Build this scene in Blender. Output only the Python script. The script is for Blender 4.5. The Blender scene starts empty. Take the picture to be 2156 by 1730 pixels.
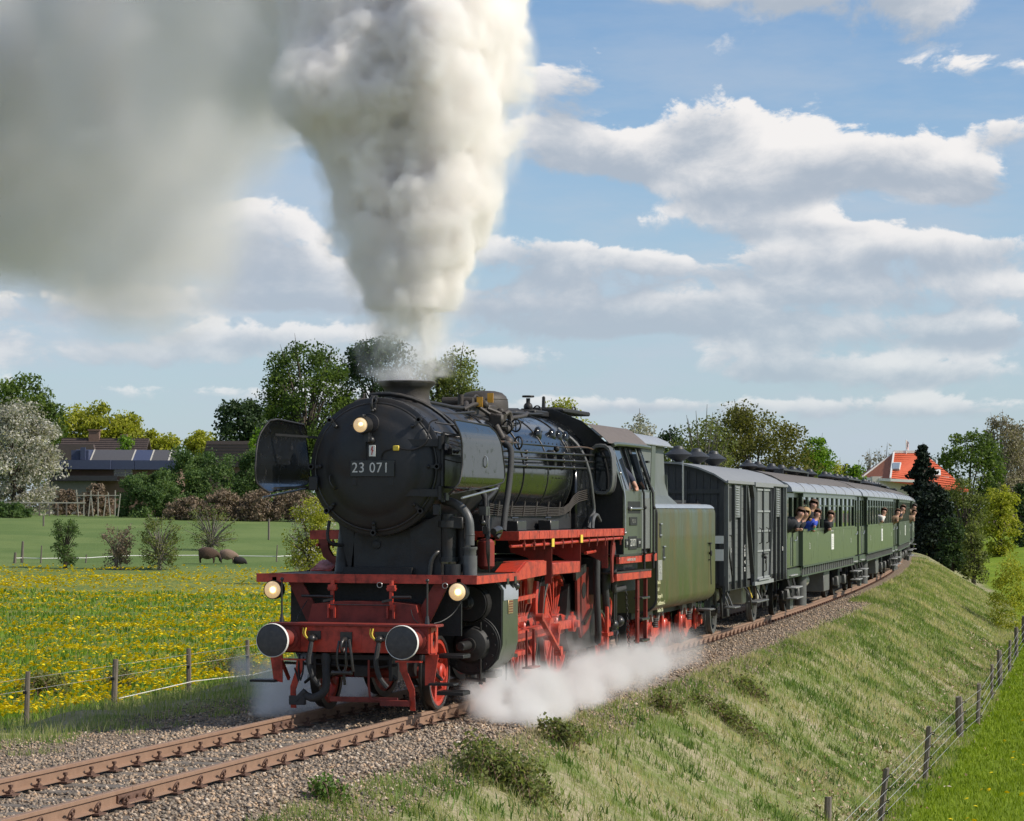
import bpy, bmesh, math, random
import numpy as np
from mathutils import Vector, Matrix
from math import radians, sin, cos, pi, sqrt, atan2, asin

# ------------------------------------------------------------------ camera
SC = bpy.context.scene
COL = SC.collection
rnd = random.Random(7)
CAMP = np.array([-32.03, -10.915, 2.697])
YAW, PIT, ROL, FPX = .2621, .0372, .0035, 9285.0 / 1.67672      # focal length in pixels of a 2156 wide picture
_F = np.array([cos(YAW) * cos(PIT), sin(YAW) * cos(PIT), sin(PIT)])
_R = np.array([sin(YAW), -cos(YAW), 0.]); _U = np.cross(_R, _F)
_R, _U = _R * cos(ROL) + _U * sin(ROL), _U * cos(ROL) - _R * sin(ROL)
cam = bpy.data.cameras.new('camera'); camo = bpy.data.objects.new('camera', cam); COL.objects.link(camo)
cam.sensor_width = 36; cam.lens = 36 * FPX / 2156; cam.clip_start = .5; cam.clip_end = 9000
camo.matrix_world = Matrix([[_R[0], _U[0], -_F[0], CAMP[0]], [_R[1], _U[1], -_F[1], CAMP[1]], [_R[2], _U[2], -_F[2], CAMP[2]], [0, 0, 0, 1]])
SC.camera = camo

def ray(px, py): return _F + _R * (px - 1078) / FPX - _U * (py - 865) / FPX
def at_z(px, py, z): r = ray(px, py); return CAMP + r * (z - CAMP[2]) / r[2]
def at_y(px, py, y): r = ray(px, py); return CAMP + r * (y - CAMP[1]) / r[1]
def at_d(px, py, d): r = ray(px, py); return CAMP + r * d          # d = distance along the view axis

# ------------------------------------------------------------------ sun and sky
SUNDIR = Vector((.05, -1.22, 1.0)).normalized()      # towards the sun
SUN_EL = asin(SUNDIR.z); SUN_AZ = atan2(SUNDIR.x, SUNDIR.y)
sl = bpy.data.lights.new('sun', 'SUN'); so = bpy.data.objects.new('sun', sl); COL.objects.link(so)
sl.energy = 4.7; sl.angle = radians(.53); sl.color = (1.0, .93, .82)
so.rotation_euler = SUNDIR.to_track_quat('Z', 'Y').to_euler(); so.location = (0, -60, 60)
SC.view_settings.view_transform = 'Standard'; SC.view_settings.look = 'None'
SC.view_settings.exposure = 0; SC.view_settings.gamma = 1; SC.view_settings.use_curve_mapping = False
cy = SC.cycles
cy.use_denoising = True; cy.max_bounces = 22; cy.diffuse_bounces = 2; cy.glossy_bounces = 3; cy.transmission_bounces = 3
cy.transparent_max_bounces = 12; cy.volume_bounces = 20; cy.volume_step_rate = 1.6; cy.volume_max_steps = 256
cy.caustics_reflective = False; cy.caustics_refractive = False

class NT:
    """small helper to write node trees"""
    def __init__(s, tree): s.t = tree; s.n = tree.nodes; s.l = tree.links
    def put(s, typ, **kw):
        nd = s.n.new(typ)
        for k, v in kw.items(): setattr(nd, k, v)
        return nd
    def lk(s, a, b): s.l.new(a, b)
    def inp(s, nd, i, v):
        if isinstance(v, bpy.types.NodeSocket): s.l.new(v, nd.inputs[i])
        elif v is not None: nd.inputs[i].default_value = v
    def m(s, op, a, b=None, c=None, clamp=False):
        nd = s.put('ShaderNodeMath', operation=op, use_clamp=clamp)
        s.inp(nd, 0, a); s.inp(nd, 1, b); s.inp(nd, 2, c); return nd.outputs[0]
    def ramp(s, v, lo, hi, a=0., b=1., smooth=True):
        nd = s.put('ShaderNodeMapRange', interpolation_type='SMOOTHSTEP' if smooth else 'LINEAR')
        s.inp(nd, 0, v); s.inp(nd, 1, lo); s.inp(nd, 2, hi); s.inp(nd, 3, a); s.inp(nd, 4, b); return nd.outputs[0]
    def mix(s, f, a, b, mode='MIX'):
        nd = s.put('ShaderNodeMix', data_type='RGBA', blend_type=mode)
        s.inp(nd, 0, f)
        for i, v in ((6, a), (7, b)):
            if isinstance(v, tuple): v = (*v[:3], 1)
            s.inp(nd, i, v)
        return nd.outputs[2]
    def noise(s, vec, scale, detail=4, rough=.55, dist=0., out=0, dim='3D'):
        nd = s.put('ShaderNodeTexNoise', noise_dimensions=dim)
        s.inp(nd, 'Vector', vec); s.inp(nd, 'Scale', scale); s.inp(nd, 'Detail', detail); s.inp(nd, 'Roughness', rough); s.inp(nd, 'Distortion', dist)
        return nd.outputs[out]
    def scalev(s, vec, sc):
        nd = s.put('ShaderNodeVectorMath', operation='MULTIPLY'); s.inp(nd, 0, vec); s.inp(nd, 1, sc); return nd.outputs[0]
    def addv(s, a, b):
        nd = s.put('ShaderNodeVectorMath', operation='ADD'); s.inp(nd, 0, a); s.inp(nd, 1, b); return nd.outputs[0]

world = bpy.data.worlds.new('World'); SC.world = world; world.use_nodes = True
W = NT(world.node_tree); W.n.clear()
sky = W.put('ShaderNodeTexSky', sky_type='NISHITA', sun_disc=False, sun_elevation=SUN_EL, sun_rotation=SUN_AZ)
sky.air_density = 1.0; sky.dust_density = .4; sky.ozone_density = 2.0
SKYMUL = (.76, .92, 1.08)
tc = W.put('ShaderNodeTexCoord'); vec = tc.outputs['Generated']
sp = W.put('ShaderNodeSeparateXYZ'); W.lk(vec, sp.inputs[0])
az = W.m('ARCTAN2', sp.outputs[1], sp.outputs[0]); el = W.m('ARCSINE', sp.outputs[2])
# cumulus: every cloud of the day is an ellipse in the sky whose edge is broken up by noise
nv = W.scalev(vec, (1., 1., 1.7))
nw = W.noise(nv, 9., 3, .5, 0., 1)                       # gentle warp
nv2 = W.addv(nv, W.scalev(nw, (.05, .05, .05)))
n_big = W.noise(nv2, 7., 4, .5); n_fine = W.noise(nv2, 21., 9, .6); n_tiny = W.noise(nv2, 60., 6, .6)
n_all = W.m('ADD', W.m('MULTIPLY', n_big, .5), W.m('MULTIPLY', n_fine, .9))      # about .7 on average
CLOUDS = [(1830, -5, 240, 105, 1.), (1650, -20, 300, 50, .7), (1330, -30, 260, 50, .6), (2060, 150, 230, 38, .65), (2140, 275, 100, 45, .8), (1490, 262, 110, 72, 1.05),
          (1830, 335, 215, 62, 1.05), (2030, 385, 130, 50, 1.0), (1620, 370, 150, 70, .95), (1340, 335, 110, 55, .9), (1500, 400, 170, 50, .9), (1560, 470, 280, 40, .75), (1230, 470, 200, 55, -.45), (2060, 470, 150, 26, -.5), (1750, 455, 120, 18, -.3), (1450, 610, 260, 22, -.45), (1700, 655, 200, 24, -.4), (1000, 660, 180, 24, -.3), (1400, 810, 300, 24, -.3), (1190, 180, 105, 95, .95), (1140, 300, 120, 55, .85), (1270, 330, 120, 60, .75), (1130, 540, 180, 85, 1.05), (1300, 575, 130, 50, .85),
          (1900, 530, 320, 55, .95), (1600, 570, 300, 42, .7), (1950, 620, 380, 45, .75), (1250, 665, 380, 38, .55), (1610, 760, 160, 50, .8), (1780, 800, 240, 34, .5), (2080, 700, 160, 40, .6), (1980, 770, 260, 38, .5),
          (530, 500, 125, 95, 1.05), (640, 580, 190, 60, .85), (620, 630, 320, 32, .6), (230, 700, 420, 55, .5), (350, 760, 300, 30, .45), (1050, 760, 320, 32, .5), (1300, 850, 420, 26, .4), (330, 830, 500, 30, .4), (1150, 700, 200, 30, .5), (1450, 640, 420, 60, .75), (1800, 700, 420, 40, .6), (1050, 640, 220, 36, .55), (100, 640, 260, 40, .6), (1500, 870, 500, 26, .45), (2000, 860, 300, 30, .5), (700, 720, 300, 34, .5),
          (-300, 200, 500, 160, .9), (2600, 420, 330, 140, 1.), (900, -420, 700, 160, .9), (2300, -500, 520, 150, .9)]
Sm = Tm = None
for (cx, cyy, rx, ry, st) in CLOUDS:
    r0 = ray(cx, cyy); r0 = r0 / np.linalg.norm(r0); a0 = atan2(r0[1], r0[0]); e0 = asin(r0[2])
    st += (.14 if cyy > 440 else -.02) if st > 0 else 0.; rx /= FPX; ry /= FPX
    ta = W.m('MULTIPLY', W.m('SUBTRACT', az, a0), 1 / rx); te = W.m('MULTIPLY', W.m('SUBTRACT', el, e0), 1 / ry)
    q2 = W.m('ADD', W.m('MULTIPLY', ta, ta), W.m('MULTIPLY', te, te))
    g = W.m('MULTIPLY', W.m('EXPONENT', W.m('MULTIPLY', W.m('POWER', q2, 1.5), -.9)), st); gt = W.m('MULTIPLY', g, te)
    Sm, Tm = (g, gt) if Sm is None else (W.m('ADD', Sm, g), W.m('ADD', Tm, gt) if st > 0 else Tm)
tt = W.m('DIVIDE', Tm, W.m('MAXIMUM', W.m('ADD', Sm, .02), .05))
Sm = W.m('MINIMUM', Sm, 1.25)
# everywhere outside the picture the same kind of scattered cumulus goes on
n_wide = W.noise(nv, 2.6, 3, .5, .0)
front = W.ramp(W.m('ABSOLUTE', W.m('SUBTRACT', az, YAW)), .24, .5)
frontz = W.m('MAXIMUM', front, W.ramp(el, .34, .6))
Fw = W.m('MULTIPLY', W.m('MULTIPLY', W.ramp(n_wide, .45, .62), frontz), .95)
Fm = W.m('MAXIMUM', Sm, Fw)
dens = W.m('ADD', W.m('SUBTRACT', W.m('MULTIPLY', Fm, 1.3), .66), W.m('ADD', W.m('MULTIPLY', W.m('SUBTRACT', n_all, .70), 5.6), W.m('MULTIPLY', W.m('SUBTRACT', n_tiny, .5), .9)))
soft = W.ramp(tt, -.5, .5, .85, .36)
mask = W.m('DIVIDE', W.m('ADD', dens, .03), soft, clamp=True)
mask = W.ramp(mask, 0., 1.)
low = W.ramp(el, .02, .2, 1., 0.)
veil = W.m('MULTIPLY', W.ramp(W.noise(W.scalev(vec, (1., 1., 4.5)), 6., 6, .62), .36, .68, 0., .75), W.ramp(el, .06, .26, 1., .12))
lit = W.ramp(W.m('ADD', W.m('ADD', W.m('MULTIPLY', tt, 1.0), W.m('ADD', W.m('MULTIPLY', W.m('SUBTRACT', n_fine, .5), 3.4), W.m('ADD', W.m('MULTIPLY', W.m('SUBTRACT', n_big, .5), 2.0), W.m('MULTIPLY', W.m('SUBTRACT', n_tiny, .5), 1.6)))), W.m('MULTIPLY', W.m('SUBTRACT', .55, dens), .5)), -.55, .72)
ccol = W.mix(lit, (3.75, 4.25, 4.95), (8.1, 7.85, 7.7))
skyc = W.mix(1.0, sky.outputs[0], SKYMUL, 'MULTIPLY')
c1 = W.mix(veil, skyc, (4.6, 5.1, 5.85))
c1 = W.mix(W.ramp(el, .0, .22, .6, 0.), c1, (4.4, 5.2, 6.1))
c2 = W.mix(W.m('MULTIPLY', mask, W.ramp(el, .0, .14, .45, .96)), c1, ccol)
bg = W.put('ShaderNodeBackground'); W.lk(c2, bg.inputs[0]); bg.inputs[1].default_value = .115
ow = W.put('ShaderNodeOutputWorld'); W.lk(bg.outputs[0], ow.inputs[0])

# ------------------------------------------------------------------ materials
MATS = {}
def mat(name, col, rough=.5, metal=0., var=.18, scale=6., bump=0., bscale=40., dirt=None, damt=.5, dscale=2.5, coat=0., spec=.5, stretch=None, emit=None, estr=0., trans=0.):
    if name in MATS: return MATS[name]
    m = bpy.data.materials.new(name); m.use_nodes = True; T = NT(m.node_tree); T.n.clear()
    b = T.put('ShaderNodeBsdfPrincipled'); o = T.put('ShaderNodeOutputMaterial'); T.lk(b.outputs[0], o.inputs[0])
    tc = T.put('ShaderNodeTexCoord'); v = tc.outputs['Object']
    if stretch: v = T.scalev(v, stretch)
    c = T.mix(T.noise(v, scale, 5, .6), tuple(max(0, x * (1 - var * 1.6)) for x in col), tuple(x * (1 + var * 1.6) for x in col))
    if dirt:
        f = T.ramp(T.noise(v, dscale, 6, .65), .62 - damt * .5, .8 - damt * .2)
        c = T.mix(T.m('MULTIPLY', f, min(1, damt + .25)), c, dirt)
        T.lk(T.m('ADD', rough, T.m('MULTIPLY', f, .8 - rough if rough < .8 else 0)), b.inputs['Roughness'])
    else:
        T.lk(T.m('ADD', rough * .85, T.m('MULTIPLY', T.noise(v, scale * 1.7, 3), rough * .3)), b.inputs['Roughness'])
    T.lk(c, b.inputs['Base Color']); b.inputs['Metallic'].default_value = metal
    b.inputs['Specular IOR Level'].default_value = spec
    if coat: b.inputs['Coat Weight'].default_value = coat; b.inputs['Coat Roughness'].default_value = .06
    if trans: b.inputs['Transmission Weight'].default_value = trans
    if bump:
        bp = T.put('ShaderNodeBump'); bp.inputs['Strength'].default_value = bump; bp.inputs['Distance'].default_value = .02
        T.lk(T.noise(v, bscale, 4, .6), bp.inputs['Height']); T.lk(bp.outputs[0], b.inputs['Normal'])
    if emit: b.inputs['Emission Color'].default_value = (*emit, 1); b.inputs['Emission Strength'].default_value = estr
    MATS[name] = m; return m

def attr_mat(name, cols, rough=.8, tr=.0, attr='col', nscale=3.):
    """colour picked by a per vertex value (0..1) between the given true colours"""
    if name in MATS: return MATS[name]
    m = bpy.data.materials.new(name); m.use_nodes = True; T = NT(m.node_tree); T.n.clear()
    b = T.put('ShaderNodeBsdfPrincipled'); o = T.put('ShaderNodeOutputMaterial')
    at = T.put('ShaderNodeAttribute', attribute_name=attr)
    cr = T.put('ShaderNodeValToRGB'); cr.color_ramp.interpolation = 'LINEAR'
    while len(cr.color_ramp.elements) < len(cols): cr.color_ramp.elements.new(.5)
    for i, c in enumerate(cols):
        cr.color_ramp.elements[i].position = i / (len(cols) - 1); cr.color_ramp.elements[i].color = (*c, 1)
    T.lk(at.outputs['Fac'], cr.inputs[0]); T.lk(cr.outputs[0], b.inputs['Base Color'])
    b.inputs['Roughness'].default_value = rough; b.inputs['Specular IOR Level'].default_value = .25
    if tr:
        t = T.put('ShaderNodeBsdfTranslucent'); T.lk(T.mix(1., cr.outputs[0], (1.25, 1.3, .7), 'MULTIPLY'), t.inputs[0])
        mx = T.put('ShaderNodeMixShader'); mx.inputs[0].default_value = tr
        T.lk(b.outputs[0], mx.inputs[1]); T.lk(t.outputs[0], mx.inputs[2]); T.lk(mx.outputs[0], o.inputs[0])
    else: T.lk(b.outputs[0], o.inputs[0])
    MATS[name] = m; return m

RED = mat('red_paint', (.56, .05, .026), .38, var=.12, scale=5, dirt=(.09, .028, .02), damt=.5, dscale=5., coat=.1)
REDD = mat('dirty_shaded_red_paint', (.24, .026, .017), .5, var=.2, scale=5, dirt=(.04, .02, .015), damt=.45)  # grimy red, its colour also darkened for shade under the beam and platform
BLK = mat('smokebox_black', (.017, .018, .020), .42, var=.35, scale=5, dirt=(.045, .032, .022), damt=.38, dscale=1.6, bump=.12, bscale=60, spec=.45)
BLKG = mat('boiler_gloss_black', (.009, .010, .011), .14, var=.3, scale=3, dirt=(.05, .045, .04), damt=.16, dscale=7., coat=.1, spec=.42)
BLKM = mat('matt_black_iron', (.014, .013, .013), .6, var=.4, scale=12, bump=.15)
SOOT = mat('sooty_brown_iron', (.045, .036, .03), .6, var=.3, scale=7, bump=.2)
PIPE = mat('grey_pipe', (.10, .10, .10), .45, var=.25, scale=14)
LAG = mat('lagged_pipe', (.035, .035, .036), .75, var=.3, scale=30, bump=.4, bscale=90)
STEEL = mat('bright_steel', (.42, .42, .41), .35, metal=.8, var=.15, scale=20)
WHT = mat('white_paint', (.75, .74, .70), .5, var=.06)
YEL = mat('yellow_paint', (.75, .55, .06), .5, var=.08)
ORG = mat('orange_plate', (.8, .38, .04), .5, var=.08)
CABG = mat('dark_green_cab_paint', (.070, .082, .058), .42, var=.12, scale=4, dirt=(.07, .06, .045), damt=.15, coat=.15)
TENDG = mat('tender_green_paint', (.052, .066, .024), .38, var=.35, scale=1.6, dirt=(.105, .080, .02), damt=.5, dscale=1.3, stretch=(1, 1, .3), coat=.1)
BUNK = mat('grey_green_bunker', (.12, .13, .115), .5, var=.22, scale=2.2, stretch=(1, 1, .4))
ROOFB = mat('brown_roof_paint', (.13, .105, .09), .65, var=.12, scale=5, bump=.1)
ROOFG = mat('grey_roof_paint', (.27, .285, .31), .5, var=.08, scale=3)
RUBB = mat('rubber_black', (.012, .012, .012), .55)
BUFG = mat('greased_buffer_face', (.050, .050, .052), .55, var=.3, scale=14, dirt=(.10, .095, .09), damt=.35, dscale=18)
GLASS = mat('window_glass', (.02, .025, .03), .04, var=.1, spec=.8)
LAMPY = mat('lamp_glass', (.8, .7, .5), .25, emit=(1., .58, .2), estr=.42)
LAMPB = mat('lamp_bulb', (.9, .8, .5), .3, emit=(1., .7, .28), estr=3.2)
GREASE = mat('greasy_iron', (.055, .052, .05), .35, metal=.5, var=.3, scale=20)
WAGG = mat('grey_wagon_boards', (.145, .153, .152), .55, var=.16, scale=6, dirt=(.08, .07, .06), damt=.34, stretch=(1, 1, .4))
WAGD = mat('dark_wagon_iron', (.035, .037, .04), .5, var=.2)
COAG = mat('green_coach_paint', (.072, .094, .060), .36, var=.08, scale=3, coat=.35, dirt=(.09, .085, .05), damt=.12)
COAD = mat('dark_green_coach', (.055, .075, .048), .45, var=.1)
UNDR = mat('underframe_black', (.022, .021, .02), .6, var=.35, scale=8)
UNDG = mat('underframe_grey', (.11, .11, .105), .55, var=.3, scale=8)
WOODG = mat('weathered_wood', (.16, .135, .11), .85, var=.35, scale=9, bump=.5, bscale=30, stretch=(1, 1, .25))
RUST = mat('rusty_rail', (.27, .165, .108), .62, var=.16, scale=9, dirt=(.24, .13, .08), damt=.3, bump=.15)
RUSTD = mat('dark_rust', (.13, .07, .048), .8, var=.35, scale=16)

# ------------------------------------------------------------------ mesh helpers
def basis(d):
    d = np.array(d, float); d /= np.linalg.norm(d)
    u = np.array([0, 0, 1.]) if abs(d[2]) < .9 else np.array([1., 0, 0])
    a = np.cross(u, d); a /= np.linalg.norm(a); return a, np.cross(d, a), d
class MB:
    def __init__(s): s.v = []; s.f = []
    def add(s, v, f):
        o = len(s.v); s.v += [tuple(map(float, p)) for p in v]; s.f += [tuple(i + o for i in q) for q in f]; return s
    def box(s, x0, x1, y0, y1, z0, z1, c=0.):
        if x0 > x1: x0, x1 = x1, x0
        if y0 > y1: y0, y1 = y1, y0
        if z0 > z1: z0, z1 = z1, z0
        if c <= 0:
            v = [(x, y, z) for z in (z0, z1) for y in (y0, y1) for x in (x0, x1)]
            return s.add(v, [(0, 2, 3, 1), (4, 5, 7, 6), (0, 1, 5, 4), (2, 6, 7, 3), (0, 4, 6, 2), (1, 3, 7, 5)])
        c = min(c, (x1 - x0) * .45, (y1 - y0) * .45, (z1 - z0) * .45); v = []; idx = {}
        X, Y, Z = (x0, x1), (y0, y1), (z0, z1); sg = (1, -1)
        for i in (0, 1):
            for j in (0, 1):
                for k in (0, 1):
                    for a in range(3):
                        p = [X[i] + sg[i] * c, Y[j] + sg[j] * c, Z[k] + sg[k] * c]
                        p[a] = (X[i], Y[j], Z[k])[a]; idx[i, j, k, a] = len(v); v.append(p)
        f = []
        I = lambda i, j, k, a: idx[i, j, k, a]
        for i in (0, 1): f.append((I(i, 0, 0, 0), I(i, 1, 0, 0), I(i, 1, 1, 0), I(i, 0, 1, 0)))
        for j in (0, 1): f.append((I(0, j, 0, 1), I(1, j, 0, 1), I(1, j, 1, 1), I(0, j, 1, 1)))
        for k in (0, 1): f.append((I(0, 0, k, 2), I(1, 0, k, 2), I(1, 1, k, 2), I(0, 1, k, 2)))
        for j in (0, 1):
            for k in (0, 1): f.append((I(0, j, k, 1), I(1, j, k, 1), I(1, j, k, 2), I(0, j, k, 2)))
        for i in (0, 1):
            for k in (0, 1): f.append((I(i, 0, k, 0), I(i, 1, k, 0), I(i, 1, k, 2), I(i, 0, k, 2)))
        for i in (0, 1):
            for j in (0, 1): f.append((I(i, j, 0, 0), I(i, j, 1, 0), I(i, j, 1, 1), I(i, j, 0, 1)))
        for i in (0, 1):
            for j in (0, 1):
                for k in (0, 1): f.append((I(i, j, k, 0), I(i, j, k, 1), I(i, j, k, 2)))
        return s.add(v, f)
    def bar(s, p, q, w, h, up=(0, 0, 1)):
        """rectangular bar from p to q, w across, h along up"""
        p, q = np.array(p, float), np.array(q, float); d = q - p; d /= np.linalg.norm(d)
        u = np.array(up, float); a = np.cross(u, d); a /= np.linalg.norm(a); u = np.cross(d, a)
        v = [e + a * i * w / 2 + u * j * h / 2 for e in (p, q) for j in (-1, 1) for i in (-1, 1)]
        return s.add(v, [(0, 1, 3, 2), (4, 6, 7, 5), (0, 4, 5, 1), (2, 3, 7, 6), (0, 2, 6, 4), (1, 5, 7, 3)])
    def cyl(s, p, q, r, r2=None, n=16, cap=True):
        r2 = r if r2 is None else r2; p, q = np.array(p, float), np.array(q, float); a, b, d = basis(q - p)
        v = [p + (a * cos(t) + b * sin(t)) * r for t in [2 * pi * i / n for i in range(n)]] + [q + (a * cos(t) + b * sin(t)) * r2 for t in [2 * pi * i / n for i in range(n)]]
        f = [(i, (i + 1) % n, n + (i + 1) % n, n + i) for i in range(n)]
        if cap: f += [tuple(range(n))[::-1], tuple(range(n, 2 * n))]
        return s.add(v, f)
    def lathe(s, prof, o, ax, n=32):
        """prof: (distance along ax, radius)"""
        o = np.array(o, float); a, b, d = basis(ax); v = []; f = []
        for (t, r) in prof:
            for i in range(n):
                w = 2 * pi * i / n; v.append(o + d * t + (a * cos(w) + b * sin(w)) * max(r, 1e-4))
        for k in range(len(prof) - 1):
            for i in range(n): f.append((k * n + i, k * n + (i + 1) % n, (k + 1) * n + (i + 1) % n, (k + 1) * n + i))
        return s.add(v, f)
    def tube(s, pts, r, n=8, closed=False, sm=0):
        P = [np.array(p, float) for p in pts]
        for _ in range(sm):                      # chaikin rounding
            Q = [P[0]]
            for i in range(len(P) - 1): Q += [P[i] * .75 + P[i + 1] * .25, P[i] * .25 + P[i + 1] * .75]
            P = Q + [P[-1]]
        v = []; f = []; m = len(P); a = None
        for i in range(m):
            d = (P[(i + 1) % m] - P[i - 1]) if (closed or 0 < i < m - 1) else (P[1] - P[0] if i == 0 else P[-1] - P[-2])
            d = d / (np.linalg.norm(d) + 1e-12)
            if a is None: a = basis(d)[0]
            a = a - d * (a @ d); a /= (np.linalg.norm(a) + 1e-12); b = np.cross(d, a)
            rr = r[min(i, len(r) - 1)] if isinstance(r, (list, tuple)) else r
            v += [P[i] + (a * cos(2 * pi * k / n) + b * sin(2 * pi * k / n)) * rr for k in range(n)]
        for i in range(m if closed else m - 1):
            j = (i + 1) % m
            for k in range(n): f.append((i * n + k, i * n + (k + 1) % n, j * n + (k + 1) % n, j * n + k))
        if not closed: f += [tuple(range(n))[::-1], tuple(range((m - 1) * n, m * n))]
        return s.add(v, f)
    def prism(s, poly, ax, a, b):
        """polygon in the plane across ax ('x': y,z  'y': x,z  'z': x,y), from a to b"""
        def P(u, w, t): return {'x': (t, u, w), 'y': (u, t, w), 'z': (u, w, t)}[ax]
        n = len(poly); v = [P(u, w, a) for u, w in poly] + [P(u, w, b) for u, w in poly]
        return s.add(v, [(i, (i + 1) % n, n + (i + 1) % n, n + i) for i in range(n)] + [tuple(range(n))[::-1], tuple(range(n, 2 * n))])
    def ball(s, c, r, n=12, m=8, sq=(1, 1, 1)):
        v = []; f = []
        for j in range(m + 1):
            th = pi * j / m
            for i in range(n): w = 2 * pi * i / n; v.append((c[0] + r * sq[0] * sin(th) * cos(w), c[1] + r * sq[1] * sin(th) * sin(w), c[2] + r * sq[2] * cos(th)))
        for j in range(m):
            for i in range(n): f.append((j * n + i, j * n + (i + 1) % n, (j + 1) * n + (i + 1) % n, (j + 1) * n + i))
        return s.add(v, f)
    def torus(s, c, ax, R, r, n=24, m=8, a0=0., a1=2 * pi):
        a, b, d = basis(ax); full = abs(a1 - a0 - 2 * pi) < 1e-6; k = n if full else n + 1
        return s.tube([np.array(c, float) + (a * cos(a0 + (a1 - a0) * i / n) + b * sin(a0 + (a1 - a0) * i / n)) * R for i in range(k)], r, m, closed=full)
    def grid(s, P, thick=None):
        """P[i][j] points -> sheet"""
        n, m = len(P), len(P[0])
        return s.add([p for row in P for p in row], [(i * m + j, i * m + j + 1, (i + 1) * m + j + 1, (i + 1) * m + j) for i in range(n - 1) for j in range(m - 1)])

def tags(o, label=None, cat=None, group=None, kind=None):
    if label: o['label'] = label
    if cat: o['category'] = cat
    if group: o['group'] = group
    if kind: o['kind'] = kind
    return o
def mesh_of(mb, name, mt, smooth=38):
    me = bpy.data.meshes.new(name); me.from_pydata(mb.v, [], mb.f); me.update()
    if len(mb.f) < 30000:
        b = bmesh.new(); b.from_mesh(me); bmesh.ops.remove_doubles(b, verts=b.verts, dist=1e-5); bmesh.ops.recalc_face_normals(b, faces=b.faces); b.to_mesh(me); b.free()
    me.materials.append(mt)
    if smooth:
        me.polygons.foreach_set('use_smooth', [True] * len(me.polygons)); me.set_sharp_from_angle(angle=radians(smooth))
    return me
def part(name, mb, mt, parent=None, smooth=38, **tg):
    o = bpy.data.objects.new(name, mesh_of(mb, name, mt, smooth)); COL.objects.link(o); o.parent = parent
    return tags(o, **tg)
def inst(src, parent=None, loc=None, rot=None, scale=None, name=None):
    o = src.copy(); COL.objects.link(o)
    if name: o.name = name
    if parent is not None: o.parent = parent
    if loc is not None: o.location = loc
    if rot is not None: o.rotation_euler = rot
    if scale is not None: o.scale = scale
    return o
def empty(name, loc=(0, 0, 0), rz=0., **tg):
    o = bpy.data.objects.new(name, None); COL.objects.link(o); o.empty_display_size = .3
    o.location = loc; o.rotation_euler = (0, 0, rz); return tags(o, **tg)
def text(name, body, mt, parent, loc, size, rot, ext=.004, sx=1., align='CENTER', sp=1.):
    c = bpy.data.curves.new(name, 'FONT'); c.body = body; c.size = size; c.extrude = ext; c.align_x = align; c.align_y = 'CENTER'; c.space_character = sp
    c.materials.append(mt); o = bpy.data.objects.new(name, c); COL.objects.link(o); o.parent = parent
    dg = bpy.context.evaluated_depsgraph_get(); me = bpy.data.meshes.new_from_object(o.evaluated_get(dg)); bpy.data.objects.remove(o)
    me.name = name; o = bpy.data.objects.new(name, me); COL.objects.link(o); o.parent = parent
    o.location = loc; o.rotation_euler = rot; o.scale = (sx, 1, 1); return o
def np_mesh(name, V, F, mt, parent=None, col=None, smooth=False, **tg):
    """V (n,3), F (m,k) numpy arrays"""
    me = bpy.data.meshes.new(name); n = len(V); m, k = F.shape
    me.vertices.add(n); me.vertices.foreach_set('co', np.ascontiguousarray(V, dtype=np.float32).ravel())
    me.loops.add(m * k); me.loops.foreach_set('vertex_index', np.ascontiguousarray(F, dtype=np.int32).ravel())
    me.polygons.add(m); me.polygons.foreach_set('loop_start', np.arange(0, m * k, k, dtype=np.int32))
    try: me.polygons.foreach_set('loop_total', np.full(m, k, dtype=np.int32))
    except Exception: pass
    if smooth: me.polygons.foreach_set('use_smooth', np.ones(m, dtype=bool))
    me.update(calc_edges=True)
    if col is not None:
        at = me.attributes.new('col', 'FLOAT', 'POINT'); at.data.foreach_set('value', np.ascontiguousarray(col, dtype=np.float32))
    me.materials.append(mt); o = bpy.data.objects.new(name, me); COL.objects.link(o); o.parent = parent
    return tags(o, **tg)
RG = np.random.default_rng(11)
# ------------------------------------------------------------------ track line and terrain
def yc(x): return 0. if x < 2 else (.012 * (x - 2) + .00043 * (x - 2) ** 2 if x < 150 else .012 * 148 + .00043 * 148 ** 2 + (x - 150) * .1393)
YC = np.vectorize(yc)
def slope(x): return (yc(x + .1) - yc(x - .1)) / .2
DL = [-60, -9, -6.4, -5.6, -4.2, -2.9, -2.35, -1.9, -1.0, -.92, .92, 1.0, 1.9, 2.5, 4.2, 5.6, 6.4, 7.3, 9, 60]
ZL = [-2.1, -2.1, -2.12, -2.06, -1.28, -.50, -.30, -.20, -.178, -.202, -.202, -.178, -.20, -.26, -.32, -.42, -.66, -.86, -.9, -.75]
def zt(x, y):
    x = np.asarray(x, float); y = np.asarray(y, float); d = y - YC(x)
    z = np.interp(d, DL, ZL)
    ds = np.hypot(x + 32, y + 11)
    z = z + np.where(d > 12, np.interp(ds, [132, 210, 300, 420, 900], [0, 2.6, 3.0, 3.1, 3.1]) * np.clip((d - 12) / 12, 0, 1), 0) + np.where(d < -10, np.interp(ds, [150, 260, 420], [0, 1.2, 2.6]) * np.clip((-d - 10) / 20, 0, 1), 0)
    # bramble mound behind the left field and ditch unevenness
    return z + .05 * np.sin(x * .7 + y) * np.clip((np.abs(d) - 2.6) / 2, 0, 1) + .04 * np.sin(x * 1.9 - y * 2.3) * np.clip((np.abs(d) - 3) / 2, 0, 1)
def zt1(x, y): return float(zt(np.array([x]), np.array([y]))[0])

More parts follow.
